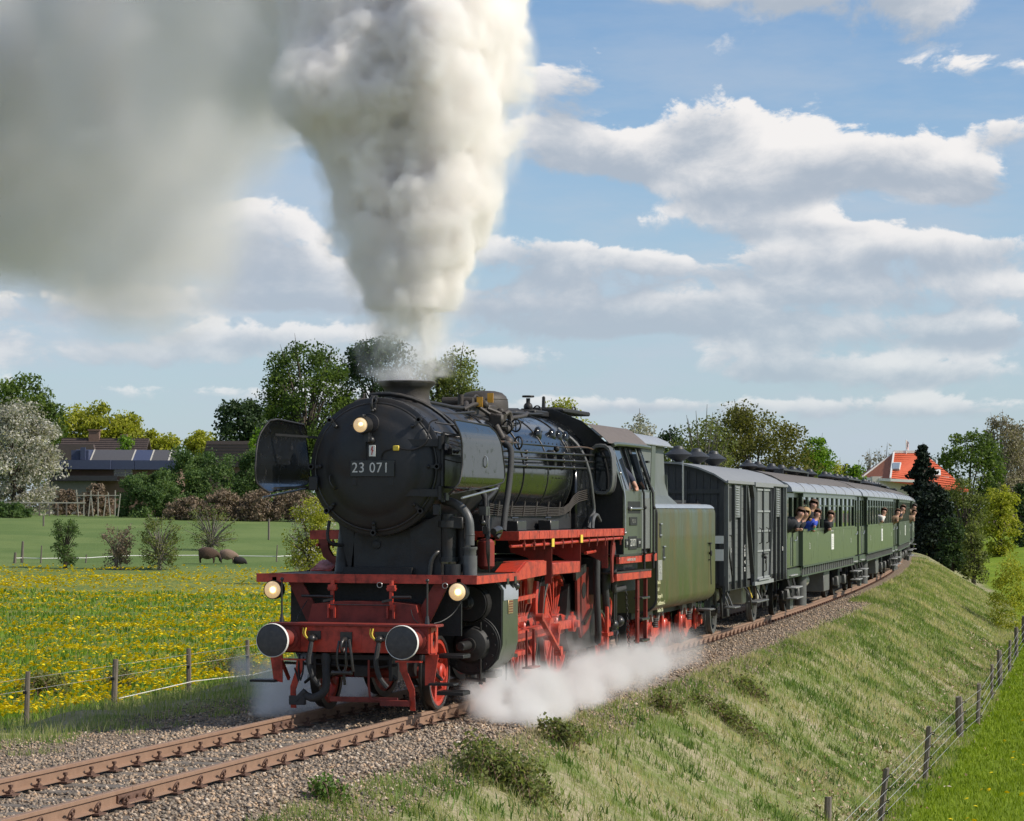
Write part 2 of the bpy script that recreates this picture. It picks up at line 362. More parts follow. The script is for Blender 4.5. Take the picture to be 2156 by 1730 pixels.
xs = np.concatenate([np.arange(-36, 130, .5), 130 * 1.045 ** np.arange(1, 92)])
dl = np.concatenate([-np.array([4000, 2000, 1000, 500, 300, 200, 140, 100, 75, 55, 40, 30, 22, 17, 13.5]), np.arange(-11, 12, .3), [13.5, 17, 22, 30, 40, 55, 75, 100, 140, 200, 300, 500, 1000, 2000, 4000]])
X, D = np.meshgrid(xs, dl, indexing='ij'); Y = D + YC(X); Z = zt(X, Y)
ni, nj = X.shape; idx = np.arange(ni * nj).reshape(ni, nj)
Fq = np.stack([idx[:-1, :-1], idx[1:, :-1], idx[1:, 1:], idx[:-1, 1:]], -1).reshape(-1, 4)
V = np.stack([X, Y, Z], -1).reshape(-1, 3)

gm = bpy.data.materials.new('ground_soil_and_turf'); gm.use_nodes = True; T = NT(gm.node_tree); T.n.clear()
b = T.put('ShaderNodeBsdfPrincipled'); o = T.put('ShaderNodeOutputMaterial'); T.lk(b.outputs[0], o.inputs[0])
gv = T.put('ShaderNodeNewGeometry').outputs['Position']
def at(nm): return T.put('ShaderNodeAttribute', attribute_name=nm).outputs['Fac']
n1 = T.noise(gv, .9, 6, .65); n2 = T.noise(gv, 9., 5, .7); n3 = T.noise(gv, .12, 4, .6); n4 = T.noise(gv, 45., 3, .7)
turf = T.mix(T.ramp(n1, .35, .68), (.14, .20, .045), (.21, .26, .065))
turf = T.mix(T.m('MULTIPLY', T.ramp(n2, .4, .75), .5), turf, (.035, .065, .014))
straw = T.mix(T.ramp(n2, .35, .7), (.32, .28, .17), (.44, .38, .25))
bank = T.mix(T.ramp(T.m('ADD', n1, T.m('MULTIPLY', n2, .35)), .50, .82), turf, straw)
bank = T.mix(T.m('MULTIPLY', T.ramp(n4, .5, .75), .5), bank, (.12, .11, .06))
stone = T.mix(T.ramp(n4, .3, .7), (.16, .125, .095), (.36, .28, .205)); stone = T.mix(T.m('MULTIPLY', T.ramp(n2, .45, .8), .4), stone, (.06, .055, .05))
rfield = T.mix(T.ramp(n3, .35, .65), (.16, .24, .018), (.22, .29, .026)); rfield = T.mix(T.m('MULTIPLY', T.ramp(n2, .35, .75), .45), rfield, (.08, .13, .014))
lfield = T.mix(T.ramp(n3, .35, .65), (.13, .19, .06), (.18, .235, .08)); lfield = T.mix(T.m('MULTIPLY', T.ramp(n2, .35, .75), .4), lfield, (.045, .09, .02))
flw = T.mix(T.m('MULTIPLY', T.ramp(T.noise(gv, 5.5, 6, .8), .50, .62), T.ramp(n1, .3, .6, .45, .95)), lfield, (.62, .43, .01))
c = T.mix(at('z_bank'), turf, bank); c = T.mix(at('z_rf'), c, rfield); c = T.mix(at('z_lf'), c, lfield)
c = T.mix(at('z_fl'), c, flw); c = T.mix(at('z_st'), c, stone)
plow = T.mix(n1, (.13, .085, .07), (.18, .12, .10)); c = T.mix(at('z_pl'), c, plow)
T.lk(c, b.inputs['Base Color']); b.inputs['Roughness'].default_value = .95; b.inputs['Specular IOR Level'].default_value = .1
bp = T.put('ShaderNodeBump'); bp.inputs['Distance'].default_value = .05; bp.inputs['Strength'].default_value = .8
T.lk(T.m('ADD', n2, T.m('MULTIPLY', n4, .5)), bp.inputs['Height']); T.lk(bp.outputs[0], b.inputs['Normal'])
g = np_mesh('ground', V, Fq, gm, smooth=True, kind='structure')
def sm(a, lo, hi): t = np.clip((a - lo) / (hi - lo), 0, 1); return t * t * (3 - 2 * t)
wob = .35 * np.sin(X * .9) + .25 * np.sin(X * 2.3 + 1)
Dd = D
rb_ = sm(X, 12, 50) * .8
zst = sm(Dd, -2.9 + wob * .5 + rb_, -2.3 + wob * .5 + rb_) * (1 - sm(Dd, 3.3 + wob * .8 - sm(X, 3, 9) * 1.0, 3.9 + wob * .8 - sm(X, 3, 9) * 1.0))
zbank = (1 - sm(Dd, -2.6 + rb_, -2.2 + rb_)) * sm(Dd, -6.6, -6.0) + sm(Dd, 3.2, 4.) * (1 - sm(Dd, 7.6, 8.2))
dist = np.sqrt((X + 32) ** 2 + (Y + 11) ** 2)
zrf = 1 - sm(Dd, -6.5, -5.9); zlf = sm(Dd, 7.2, 8.2)
zfl = zlf * (1 - sm(dist, 134, 142))
zpl = sm(dist, 430, 460) * (Dd < -2) * (1 - sm(dist, 1500, 1700))
for nm, a in (('z_bank', zbank), ('z_rf', zrf), ('z_lf', zlf), ('z_fl', zfl), ('z_st', zst), ('z_pl', zpl)):
    q = g.data.attributes.new(nm, 'FLOAT', 'POINT'); q.data.foreach_set('value', a.reshape(-1).astype(np.float32))

# ------------------------------------------------------------------ railway track
tr = empty('railway_track', kind='structure')
def sweep(poly, off, x0, x1, step):
    n = max(2, int((x1 - x0) / step) + 1); P = []
    for i in range(n):
        x = x0 + (x1 - x0) * i / (n - 1); s_ = slope(x); k = 1 / sqrt(1 + s_ * s_)
        P.append([(x - s_ * k * (off + u), yc(x) + k * (off + u), w) for u, w in poly])
    mb = MB(); m = len(poly); mb.v = [p for r_ in P for p in r_]
    mb.f = [(i * m + j, i * m + (j + 1) % m, (i + 1) * m + (j + 1) % m, (i + 1) * m + j) for i in range(n - 1) for j in range(m)] + [tuple(range(m)), tuple(range((n - 1) * m, n * m))[::-1]]
    return mb
RP = [(-.033, -.004), (-.029, 0), (.029, 0), (.033, -.004), (.034, -.036), (.011, -.046), (.009, -.125), (.062, -.142), (.062, -.15), (-.062, -.15), (-.062, -.142), (-.009, -.125), (-.011, -.046), (-.034, -.036)]
JN, JF = -8.35, .02
for off, j in ((-.7535, JN), (.7535, JF)):
    part('rail', sweep(RP, off, -40, j - .004, 1.), RUST, tr, 30)
    part('rail', sweep(RP, off, j + .004, 170, 2.), RUST, tr, 30)
    for side in (-1, 1):
        fp = sweep([(side * .012, -.05), (side * .03, -.055), (side * .034, -.07), (side * .026, -.115), (side * .05, -.138), (side * .012, -.13)], off, j - .34, j + .34, .4)
        for k in (-.26, -.1, .1, .26): fp.cyl((j + k, off + side * .02, -.09), (j + k, off + side * .055, -.09), .017, n=6)
        part('fishplate', fp, RUSTD, tr, 30)
sl_m = mesh_of(MB().box(-.13, .13, -1.3, 1.3, -.30, -.165, .012), 'sleeper', WOODG, 0)
clip = MB().box(-.085, .085, -.13, -.035, -.165, -.148).cyl((0, -.085, -.16), (0, -.085, -.075), .013, n=6).cyl((0, -.085, -.105), (0, -.085, -.085), .026, n=6)
clip.torus((.0, -.075, -.098), (.0, .88, .35), .052, .010, 14, 6, -.5, 4.0).box(-.03, .03, -.1, -.045, -.148, -.13)
bolt = MB().box(-.085, .085, .035, .15, -.165, -.148).cyl((0, .09, -.16), (0, .09, -.06), .015, n=6).cyl((0, .09, -.085), (0, .09, -.06), .028, n=6).box(-.05, .05, .03, .11, -.148, -.125).cyl((0, .09, -.13), (0, .09, -.112), .03, n=6)
clip_m = mesh_of(clip, 'rail_clip', RUSTD); bolt_m = mesh_of(bolt, 'rail_bolt', RUSTD)
far_clips = MB(); cnt = 0
for i in range(-20, 190):
    x = i * .63 + .2; 
    if x > 110: break
    a = math.atan(slope(x)); jx = rnd.uniform(-.03, .03)
    if x < 60:
        o_ = bpy.data.objects.new('sleeper', sl_m); COL.objects.link(o_); o_.parent = tr
        o_.location = (x + jx, yc(x) + rnd.uniform(-.03, .03), rnd.uniform(-.030, -.012)); o_.rotation_euler = (0, 0, a + rnd.uniform(-.012, .012)); o_.scale = (rnd.uniform(.85, 1.05), 1, 1)
    for off in (-.7535, .7535):
        for me, nm, sgn in ((clip_m, 'rail_clip', -1), (bolt_m, 'rail_bolt', 1)):
            vis = (off < 0 and sgn < 0) or (off > 0 and sgn < 0)
            if off > 0: sg2 = -sgn
            use = clip_m if sgn * off > 0 else bolt_m      # rings outside, bolts inside
            if x < 34 and ((off < 0 and sgn < 0) or (off > 0 and sgn < 0)):
                o_ = bpy.data.objects.new('rail_clip' if use is clip_m else 'rail_bolt', use); COL.objects.link(o_); o_.parent = tr
                flip = (use is bolt_m)
                o_.location = (x + jx, yc(x) + off, 0); o_.rotation_euler = (0, 0, a + (pi if flip else 0) + 0.0)
                o_.scale = (1, 1, 1)
            elif x < 90:
                xx = x + jx; yy = yc(x) + off + sgn * .09
                far_clips.box(xx - .04, xx + .04, yy - .03, yy + .03, -.16, -.10)
part('rail_clips_far', far_clips, RUSTD, tr, 0, kind='stuff').name = 'far_rail_clip_rows'
# ballast stones
def stones(n, xr, dfun, smin, smax, name, cols, dens=None):
    x = RG.uniform(*xr, n) if dens is None else dens(n)
    d = dfun(x); y = YC(x) + d; z = zt(x, y)
    ok = ~((np.abs(np.abs(d) - .7535) < .05)); x, d, y, z = x[ok], d[ok], y[ok], z[ok]; n = len(x)
    base = np.array([(1, 0, 0), (-1, 0, 0), (0, 1, 0), (0, -1, 0), (0, 0, 1), (0, 0, -1)], float)
    fo = np.array([(0, 2, 4), (2, 1, 4), (1, 3, 4), (3, 0, 4), (2, 0, 5), (1, 2, 5), (3, 1, 5), (0, 3, 5)])
    s = RG.uniform(smin, smax, (n, 1, 1)) * RG.uniform(.6, 1.25, (n, 6, 1)); P = base[None] * s * np.array([1., .85, .62])
    P = P + RG.normal(0, .22, P.shape) * s * .9
    th = RG.uniform(0, 2 * pi, n); ct, st = np.cos(th), np.sin(th)
    tl = RG.normal(0, .5, n); cl_, s_l = np.cos(tl), np.sin(tl)
    P = np.stack([P[..., 0], P[..., 1] * cl_[:, None] - P[..., 2] * s_l[:, None], P[..., 1] * s_l[:, None] + P[..., 2] * cl_[:, None]], -1)
    P = np.stack([P[..., 0] * ct[:, None] - P[..., 1] * st[:, None], P[..., 0] * st[:, None] + P[..., 1] * ct[:, None], P[..., 2]], -1)
    P += np.stack([x, y, z + s[:, :, 0].mean(1) * .35], -1)[:, None]
    Fc = (fo[None] + (np.arange(n) * 6)[:, None, None]).reshape(-1, 3)
    return np_mesh(name, P.reshape(-1, 3), Fc, cols, col=np.repeat(np.clip(RG.beta(2, 2.2, n), 0, 1), 6), kind='stuff')
SM = attr_mat('ballast_stone', [(.09, .08, .072), (.20, .165, .13), (.31, .245, .185), (.48, .33, .21), (.66, .58, .48)], .75)
def dbed(x): return RG.uniform(-2.75, 2.4, len(x)) + .25 * np.sin(x * 1.1) * 0
def dleft(x): return RG.uniform(2.2, 4.2, len(x)) - sm(x, 3, 9) * RG.uniform(0, 1.6, len(x))
dn = lambda n: np.concatenate([RG.uniform(-14, 9, int(n * .62)), RG.uniform(9, 60, n - int(n * .62))])
stones(62000, None, dbed, .016, .038, 'ballast_stones', SM, dn)
stones(15000, (-14, 26), dleft, .012, .03, 'gravel_beside_track', SM)

# ------------------------------------------------------------------ grass
def blades(name, x, y, h, w, mt, col, lean=.45, zoff=0., **tg):
    n = len(x); z = zt(x, y) + zoff; th = RG.uniform(0, 2 * pi, n); ph = RG.uniform(0, 2 * pi, n)
    ln = h * RG.uniform(.1, 1, n) * lean; dx, dy = np.cos(th) * w / 2, np.sin(th) * w / 2; lx, ly = np.cos(ph) * ln, np.sin(ph) * ln
    P = np.zeros((n, 5, 3)); P[:, 0] = np.stack([x - dx, y - dy, z - .02], -1); P[:, 1] = np.stack([x + dx, y + dy, z - .02], -1)
    P[:, 2] = np.stack([x + dx * .7 + lx * .35, y + dy * .7 + ly * .35, z + h * .55], -1); P[:, 3] = np.stack([x - dx * .7 + lx * .35, y - dy * .7 + ly * .35, z + h * .55], -1)
    P[:, 4] = np.stack([x + lx, y + ly, z + h], -1)
    Fc = (np.array([(0, 1, 2), (0, 2, 3), (3, 2, 4)])[None] + (np.arange(n) * 5)[:, None, None]).reshape(-1, 3)
    return np_mesh(name, P.reshape(-1, 3), Fc, mt, col=np.repeat(col, 5), **tg)
def pnoise(x, y, s, seed):
    r = np.random.default_rng(seed); v = 0
    for k in range(6):
        a = r.uniform(0, 2 * pi); f = s * (1.35 ** k); v = v + np.sin(f * (x * cos(a) + y * sin(a)) + r.uniform(0, 6)) * (.85 ** k)
    return v / 2.6
GR = attr_mat('grass_blades', [(.10, .16, .035), (.18, .26, .06), (.30, .34, .12), (.46, .41, .25), (.60, .53, .36)], .7, .5)
FG = attr_mat('meadow_grass', [(.09, .16, .018), (.15, .26, .025), (.22, .33, .04)], .7, .3)
def bank(n, x0, x1, d0, d1, hs, ws, name, seed, straw=.5, k=1.0):
    u = RG.uniform(0, 1, n) ** 1.35; x = x0 + (x1 - x0) * u; d = RG.uniform(d0, d1, n); y = YC(x) + d
    p = pnoise(x, y, 1.1, seed); tuft = pnoise(x, y, 5., seed + 1)
    keep = RG.uniform(0, 1, n) < np.clip(.62 + .5 * tuft, .12, 1); x, y, p, tuft, d = x[keep], y[keep], p[keep], tuft[keep], d[keep]; n = len(x)
    c = np.clip(.46 + straw * .8 * p + RG.normal(0, .16, n), 0, 1)
    h = hs * RG.uniform(.4, 1.15, n) * (1 + .35 * tuft) * np.where(c > .6, 1.15, .9)
    return blades(name, x, y, h, ws * (1 + np.clip(x, 0, 80) / 45), GR, c, .9, kind='stuff')
bank(205000, -9, 118, -6.4, -2.15, .135, .0085, 'embankment_grass', 3)
bank(14000, 50, 125, -2.3, -1.35, .16, .012, 'far_verge_grass', 8)
bank(30000, -6, 60, 3.4, 7.8, .20, .010, 'trackside_grass', 5, .12)
# tufts creeping into the ballast
x = RG.normal(0, 1, 9000); cx = RG.uniform(-9, 40, 260); cd = np.where(RG.uniform(0, 1, 260) < .5, RG.uniform(-2.9, -2.2, 260), RG.uniform(2.6, 4.3, 260)); k = RG.integers(0, 260, 9000)
xx = cx[k] + x * .13; yy = YC(xx) + cd[k] + RG.normal(0, .12, 9000)
blades('grass_tufts_in_gravel', xx, yy, RG.uniform(.03, .13, 9000), .010, GR, np.clip(RG.normal(.35, .15, 9000), 0, 1), .9, kind='stuff')
# left meadow and right meadow
n = 70000; u = RG.uniform(0, 1, n) ** 1.7; x = -2 + 70 * u; y = YC(x) + 7.6 + RG.uniform(0, 1, n) * (7 + x * .42)
blades('meadow_grass', x, y, RG.uniform(.08, .2, n), .016 * (1 + np.clip(x, 0, 80) / 30), FG, np.clip(RG.normal(.5, .22, n) + .18 * pnoise(x, y, .8, 9), 0, 1), .8, kind='stuff')
n = 52000; u = RG.uniform(0, 1, n) ** 1.3; x = 2 + 66 * u; y = YC(x) - 5.95 - RG.uniform(0, 1, n) ** 1.1 * (3.2 + x * .01)
RF = attr_mat('pasture_grass', [(.13, .20, .012), (.22, .30, .018), (.31, .38, .035)], .7, .3)
blades('pasture_grass', x, y, RG.uniform(.04, .11, n), .014 * (1 + np.clip(x, 0, 80) / 30), RF, np.clip(RG.normal(.5, .2, n), 0, 1), .8, kind='stuff')
# dandelions
def flowers(name, x, y, hz, r, tg):
    n = len(x); z = zt(x, y) + hz; a = RG.uniform(0, 1, n); tx, ty = RG.normal(-.28, .3, n), RG.normal(-.28, .3, n)
    P = np.zeros((n, 7, 3)); P[:, 0] = np.stack([x, y, z + r * .45], -1)
    for k in range(6):
        w = 2 * pi * k / 6 + a; cxx, cyy = np.cos(w) * r, np.sin(w) * r
        P[:, k + 1] = np.stack([x + cxx, y + cyy, z + cxx * tx + cyy * ty], -1)
    Fc = (np.array([(0, k + 1, (k + 1) % 6 + 1) for k in range(6)])[None] + (np.arange(n) * 7)[:, None, None]).reshape(-1, 3)
    return np_mesh(name, P.reshape(-1, 3), Fc, DAND, col=np.repeat(RG.uniform(0, 1, n), 7), kind='stuff')
DAND = attr_mat('dandelion_yellow', [(.72, .46, .0), (.86, .62, .0), (.90, .74, .03)], .7, .2)
n = 52000; u = RG.uniform(0, 1, n) ** 1.5; x = 0 + 118 * u; y = YC(x) + 8.1 + RG.uniform(0, 1, n) * (6 + x * .48); q_ = np.hypot(x + 32, y + 11) < 140; x, y = x[q_], y[q_]; n = len(x)
keep = RG.uniform(0, 1, n) < np.clip(.60 + .75 * pnoise(x, y, .3, 21) + .4 * pnoise(x, y, 1.6, 22), .05, 1); x, y = x[keep], y[keep]
flowers('dandelions_in_meadow', x, y, RG.uniform(.08, .2, len(x)), RG.uniform(.025, .042, len(x)) * (1 + np.clip(x, 0, 110) / 110), 0)
n = 130; x = RG.uniform(8, 34, n); y = YC(x) - RG.uniform(7.0, 10.5, n)
flowers('dandelions_in_pasture', x, y, RG.uniform(.06, .12, n), RG.uniform(.03, .045, n), 0)
# dry leaves and litter along the ditch
n = 3200; x = RG.uniform(2, 60, n); dd = -5.5 + RG.normal(0, .5, n); y = YC(x) + dd
kp = pnoise(x, y, .9, 33) > -.25; x, y = x[kp], y[kp]; n = len(x)
th = RG.uniform(0, 2 * pi, n); s_ = RG.uniform(.012, .035, n); z = zt(x, y) + RG.uniform(.02, .1, n)
P = np.stack([np.stack([x + np.cos(th + k * pi / 2) * s_ * (1.5 if k % 2 else .8), y + np.sin(th + k * pi / 2) * s_ * (1.5 if k % 2 else .8), z + RG.normal(0, .02, n)], -1) for k in range(4)], 1)
np_mesh('dry_leaf_litter', P.reshape(-1, 3), (np.arange(4)[None] + (np.arange(n) * 4)[:, None]), attr_mat('leaf_litter', [(.20, .12, .06), (.40, .28, .17), (.6, .5, .38)], .7), col=np.repeat(RG.uniform(0, 1, n), 4), kind='stuff')
# ------------------------------------------------------------------ steam locomotive
L = empty('steam_locomotive', label='black and red steam locomotive numbered 23 071 heading the train under a tall smoke column', cat='locomotive')
def P_(name, mb, mt, par=None, sm=38, **k): return part(name, mb, mt, par or L, sm, **k)
ZC = 3.25
# buffer beam
P_('buffer_beam', MB().box(.60, .635, -1.06, 1.06, .80, 1.152).box(.60, .90, -1.06, 1.06, .80, .815).box(.598, .603, -.98, -.62, .83, 1.13).box(.598, .603, .62, .98, .83, 1.13).box(.596, .603, -.14, .2, .85, 1.11), RED)
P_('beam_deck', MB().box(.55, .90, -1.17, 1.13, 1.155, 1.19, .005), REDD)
for s in (-1, 1):
    # side cheek with an oval hole
    mb = MB(); x0, x1, z0, z1 = .64, .96, .815, 1.15; cx, cz = .8, .985; n = 24
    o_ = [(cx + .07 * cos(2 * pi * i / n), cz + .12 * sin(2 * pi * i / n)) for i in range(n)]
    q_ = []
    for i in range(n):
        a = 2 * pi * i / n; c_, s_ = cos(a), sin(a); k = min((x1 - x0) / 2 / max(abs(c_), 1e-6), (z1 - z0) / 2 / max(abs(s_), 1e-6)); q_.append(((x0 + x1) / 2 + c_ * k, (z0 + z1) / 2 + s_ * k))
    v = [(p[0], s * y, p[1]) for y in (1.05, 1.075) for p in o_ + q_]; m = 2 * n
    f = [(i, (i + 1) % n, n + (i + 1) % n, n + i) for i in range(n)] + [(m + i, m + n + i, m + n + (i + 1) % n, m + (i + 1) % n) for i in range(n)] + [(i, m + i, m + (i + 1) % n, (i + 1) % n) for i in range(n)] + [(n + i, n + (i + 1) % n, m + n + (i + 1) % n, m + n + i) for i in range(n)]
    mb.add(v, f); P_('beam_cheek', mb, RED)
    # buffers
    y = .875 * s
    sk = P_('buffer_socket', MB().lathe([(0, .0), (0, .155), (.04, .155), (.05, .12), (.26, .10), (.28, .09)][::1], (.60, y, .985), (-1, 0, 0), 28).box(.575, .6, y - .18, y + .18, .82, 1.15), REDD)
    P_('plunger', MB().cyl((.40, y, .985), (.045, y, .985), .082, .086, n=24), RED, sk)
    P_('buffer_head', MB().lathe([(0, 0), (.0, .08), (.012, .2), (.02, .212), (.045, .214), (.05, .09), (.05, 0)], (.0, y, .985), (1, 0, 0), 40), BUFG, sk)
    P_('buffer_rim', MB().lathe([(.012, .209), (.004, .214), (.02, .220), (.05, .220), (.05, .2)], (.0, y, .985), (1, 0, 0), 40), WHT, sk)
    for zz in (.86, .985, 1.11):
        for yy in (-.155, .155): sk_b = MB().cyl((.576, y + yy, zz), (.562, y + yy, zz), .016, n=6); P_('bolt', sk_b, REDD, sk)
    # hand posts at the deck corners
    P_('hand_post', MB().cyl((.72, s * 1.0, 1.19), (.72, s * 1.0, 1.30), .035, .018, n=10).cyl((.72, s * 1.0, 1.28), (.72, s * 1.0, 1.74), .014, .012, n=10).ball((.72, s * 1.0, 1.755), .026), GREASE)
    # oil lamps under the platform
    yl = 1.285 * s
    lp = P_('headlamp', MB().lathe([(0, .115), (.0, .125), (.03, .128), (.16, .122), (.24, .09), (.27, 0)], (1.13, yl, 1.6), (1, 0, 0), 28).box(1.2, 1.26, yl - .03, yl + .03, 1.7, 1.77), BLKM)
    P_('lamp_lens', MB().lathe([(-.03, 0), (-.026, .05), (-.012, .095), (.006, .116)], (1.13, yl, 1.6), (1, 0, 0), 28), LAMPY, lp)
    P_('bulb', MB().ball((1.09, yl - .02, 1.6), .042, sq=(.5, 1, 1)), LAMPB, lp)
    # sloping struts from beam to platform
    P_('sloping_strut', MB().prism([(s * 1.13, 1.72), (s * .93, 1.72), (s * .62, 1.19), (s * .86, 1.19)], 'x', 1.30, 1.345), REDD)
    # rail guard and footsteps
    P_('rail_guard', MB().bar((.62, s * .70, .71), (.62, s * .715, .58), .1, .018, (1, 0, 0)).bar((.62, s * .71, .60), (.66, s * .815, .33), .085, .016, (1, 0, 0)).bar((.66, s * .815, .34), (.70, s * .82, .07), .075, .016, (1, 0, 0)).box(.56, .7, s * .62, s * .95, .70, .72), RED)
    st = P_('front_step_hanger', MB().prism([(s * .98, .80), (s * 1.16, .80), (s * 1.10, .42), (s * .98, .40)], 'x', .70, .72).bar((.74, s * 1.05, .78), (1.15, s * 1.05, .42), .03, .05), RED)
    P_('footstep', MB().box(.60, .82, s * 1.05, s * 1.40, .405, .43, .004), BLKM, st)
    for i in range(9): P_('tread_rib', MB().box(.60 + i * .025, .612 + i * .025, s * 1.06, s * 1.39, .43, .438), GREASE, st)
# far side bracket only shows, near side has two steps on an outer bracket
stp = P_('outer_step_bracket', MB().bar((.98, -1.10, .80), (.98, -1.10, .30), .03, .02).bar((1.14, -1.10, .78), (1.14, -1.10, .3), .03, .02).bar((.72, -.95, .70), (1.06, -1.10, .45), .04, .03), BLKM)
for zz in (.79, .31):
    P_('footstep', MB().box(.86, 1.20, -1.45, -1.09, zz - .045, zz, .004), BLKM, stp)
    for i in range(10): P_('tread_rib', MB().box(.87 + i * .033, .885 + i * .033, -1.44, -1.10, zz, zz + .009), GREASE, stp)
# coupling hook, screw link, air hoses
hk = P_('coupling_hook', MB().tube([(.62, .06, .98), (.5, .06, .99), (.42, .06, .97), (.37, .06, .90), (.40, .06, .83), (.47, .06, .82), (.5, .06, .87)], [.03, .035, .034, .03, .026, .022, .014], 10, sm=1).box(.575, .6, -.02, .14, .88, 1.08), GREASE)
P_('coupling_link', MB().tube([(.45, .11, .97), (.40, .125, .8), (.42, .115, .62), (.42, .06, .55), (.42, .0, .62), (.40, .0, .8), (.45, .015, .97)], .017, 8, sm=1).cyl((.42, -.05, .56), (.42, .17, .56), .026, n=10).ball((.42, -.06, .56), .035).ball((.42, .18, .56), .035), GREASE, hk)
P_('coupling_screw', MB().tube([(.43, -.03, .99), (.38, -.08, .8), (.40, -.10, .58)], .019, 8, sm=1).tube([(.43, .04, .6), (.45, .03, .4)], .02, 8), GREASE, hk)
for y, q in ((.50, 1), (-.42, 1)):
    hz = P_('air_cock', MB().box(.575, .6, y - .09, y + .09, .98, 1.09).cyl((.60, y, 1.02), (.5, y, 1.0), .035, n=10).ball((.49, y, .99), .052).cyl((.49, y - .07, .99), (.49, y + .05, .99), .022, n=8), GREASE)
    P_('air_hose', MB().tube([(.48, y, .97), (.46, y + .01, .86), (.44, y + .035, .7), (.47, y - .01, .5), (.52, y - .10, .38)], [.028, .03, .03, .03, .034], 8, sm=2), LAG, hz)
    P_('hose_handle', MB().tube([(.55, y + .10, 1.13), (.52, y + .11, 1.05), (.50, y + .06, .99)], .010, 6, sm=1).tube([(.56, y + .14, 1.13), (.53, y + .14, 1.04), (.5, y + .06, .985)], .008, 6, sm=1), YEL, hz)
# heating hose and snow plough stay hanging low at the far side
P_('heating_hose', MB().tube([(.66, .36, .80), (.62, .35, .62), (.6, .33, .45), (.58, .34, .3), (.6, .5, .2), (.62, .62, .24)], [.06, .062, .065, .07, .065, .055], 10, sm=2).tube([(.62, .62, .3), (.6, .74, .17)], .05, 8).box(.56, .64, .62, .84, .12, .24, .01), LAG)
P_('safety_chain', MB().tube([(.64, .72, .78), (.6, .72, .6), (.58, .70, .45)], .014, 6).tube([(.62, .66, .74), (.56, .64, .56), (.56, .68, .44)], .012, 6, sm=1).tube([(.62, .78, .6), (.6, .74, .5), (.58, .71, .43)], .012, 6), BLKM)
P_('guard_cross_bar', MB().box(.64, .69, -.62, .30, .17, .235).tube([(.62, -.24, .72), (.62, -.24, .28), (.63, -.30, .19), (.64, -.76, .19)], .016, 8, sm=1).box(.60, .72, -.80, -.40, .13, .20), REDD)
P_('brake_pipework', MB().tube([(.7, .95, .66), (.7, .2, .64), (.7, -.35, .62), (.7, -.6, .66)], .018, 8).box(.68, .72, -.22, -.02, .50, .62).tube([(.75, -.45, .8), (.72, -.5, .55), (.75, -.58, .46)], .022, 8, sm=1).tube([(.8, .5, .8), (.72, .56, .5), (.8, .7, .4)], .02, 8, sm=1).box(.7, .8, .24, .42, .62, .78), BLKM)
# stuff between beam and platform
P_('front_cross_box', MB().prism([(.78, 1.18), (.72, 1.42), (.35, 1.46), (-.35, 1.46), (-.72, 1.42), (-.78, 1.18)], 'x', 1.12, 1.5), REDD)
P_('front_recess_plate', MB().box(1.62, 1.66, -1.2, 1.2, 1.0, 1.74), BLKM)
P_('front_frame', MB().box(.66, 3.2, .50, .54, .45, 1.15).box(.66, 3.2, -.54, -.50, .45, 1.15).box(1.66, 3.2, .50, .54, 1.15, 1.74).box(1.66, 3.2, -.54, -.50, 1.15, 1.74).box(.66, 1.2, -.5, .5, .72, .78), BLKM)
P_('frame_filler', MB().box(1.7, 12.4, -.48, .48, .55, 1.9), BLKM)
for y in (.44, -.38):
    br = P_('hinge_bracket', MB().box(1.10, 1.17, y - .055, y + .055, 1.60, 1.68, .004).box(1.09, 1.18, y - .06, y + .06, 1.62, 1.64).cyl((1.14, y, 1.68), (1.14, y, 1.74), .03, n=10).box(1.11, 1.15, y - .022, y + .022, 1.35, 1.62).box(1.08, 1.18, y - .055, y - .03, 1.24, 1.42).box(1.08, 1.18, y + .03, y + .055, 1.24, 1.42), RED)
    P_('lever', MB().cyl((1.10, y - .02, 1.52), (1.10, y + (.42 if y > 0 else -.28), 1.525), .019, n=8).bar((1.1, y + .12, 1.46), (1.12, y - .02, 1.49), .03, .03), GREASE, br)
P_('cross_rod', MB().cyl((1.06, -.38, 1.415), (1.06, .44, 1.415), .008, n=6), GREASE)
P_('cable', MB().tube([(.75, -1.08, 1.2), (.9, -1.15, 1.22), (1.1, -1.25, 1.32), (1.14, -1.34, 1.48)], .008, 6, sm=2).tube([(.8, -.85, 1.2), (1.0, -.72, 1.25), (1.1, -.66, 1.36)], .007, 6, sm=1).tube([(.8, .82, 1.2), (1.0, .86, 1.3), (1.15, .80, 1.46)], .007, 6, sm=1), BLKM)
for y in (-.62, .28): P_('grab_loop', MB().torus((1.12, y - .5, 1.68), (1, 0, 0), .035, .006, 12, 6), STEEL)

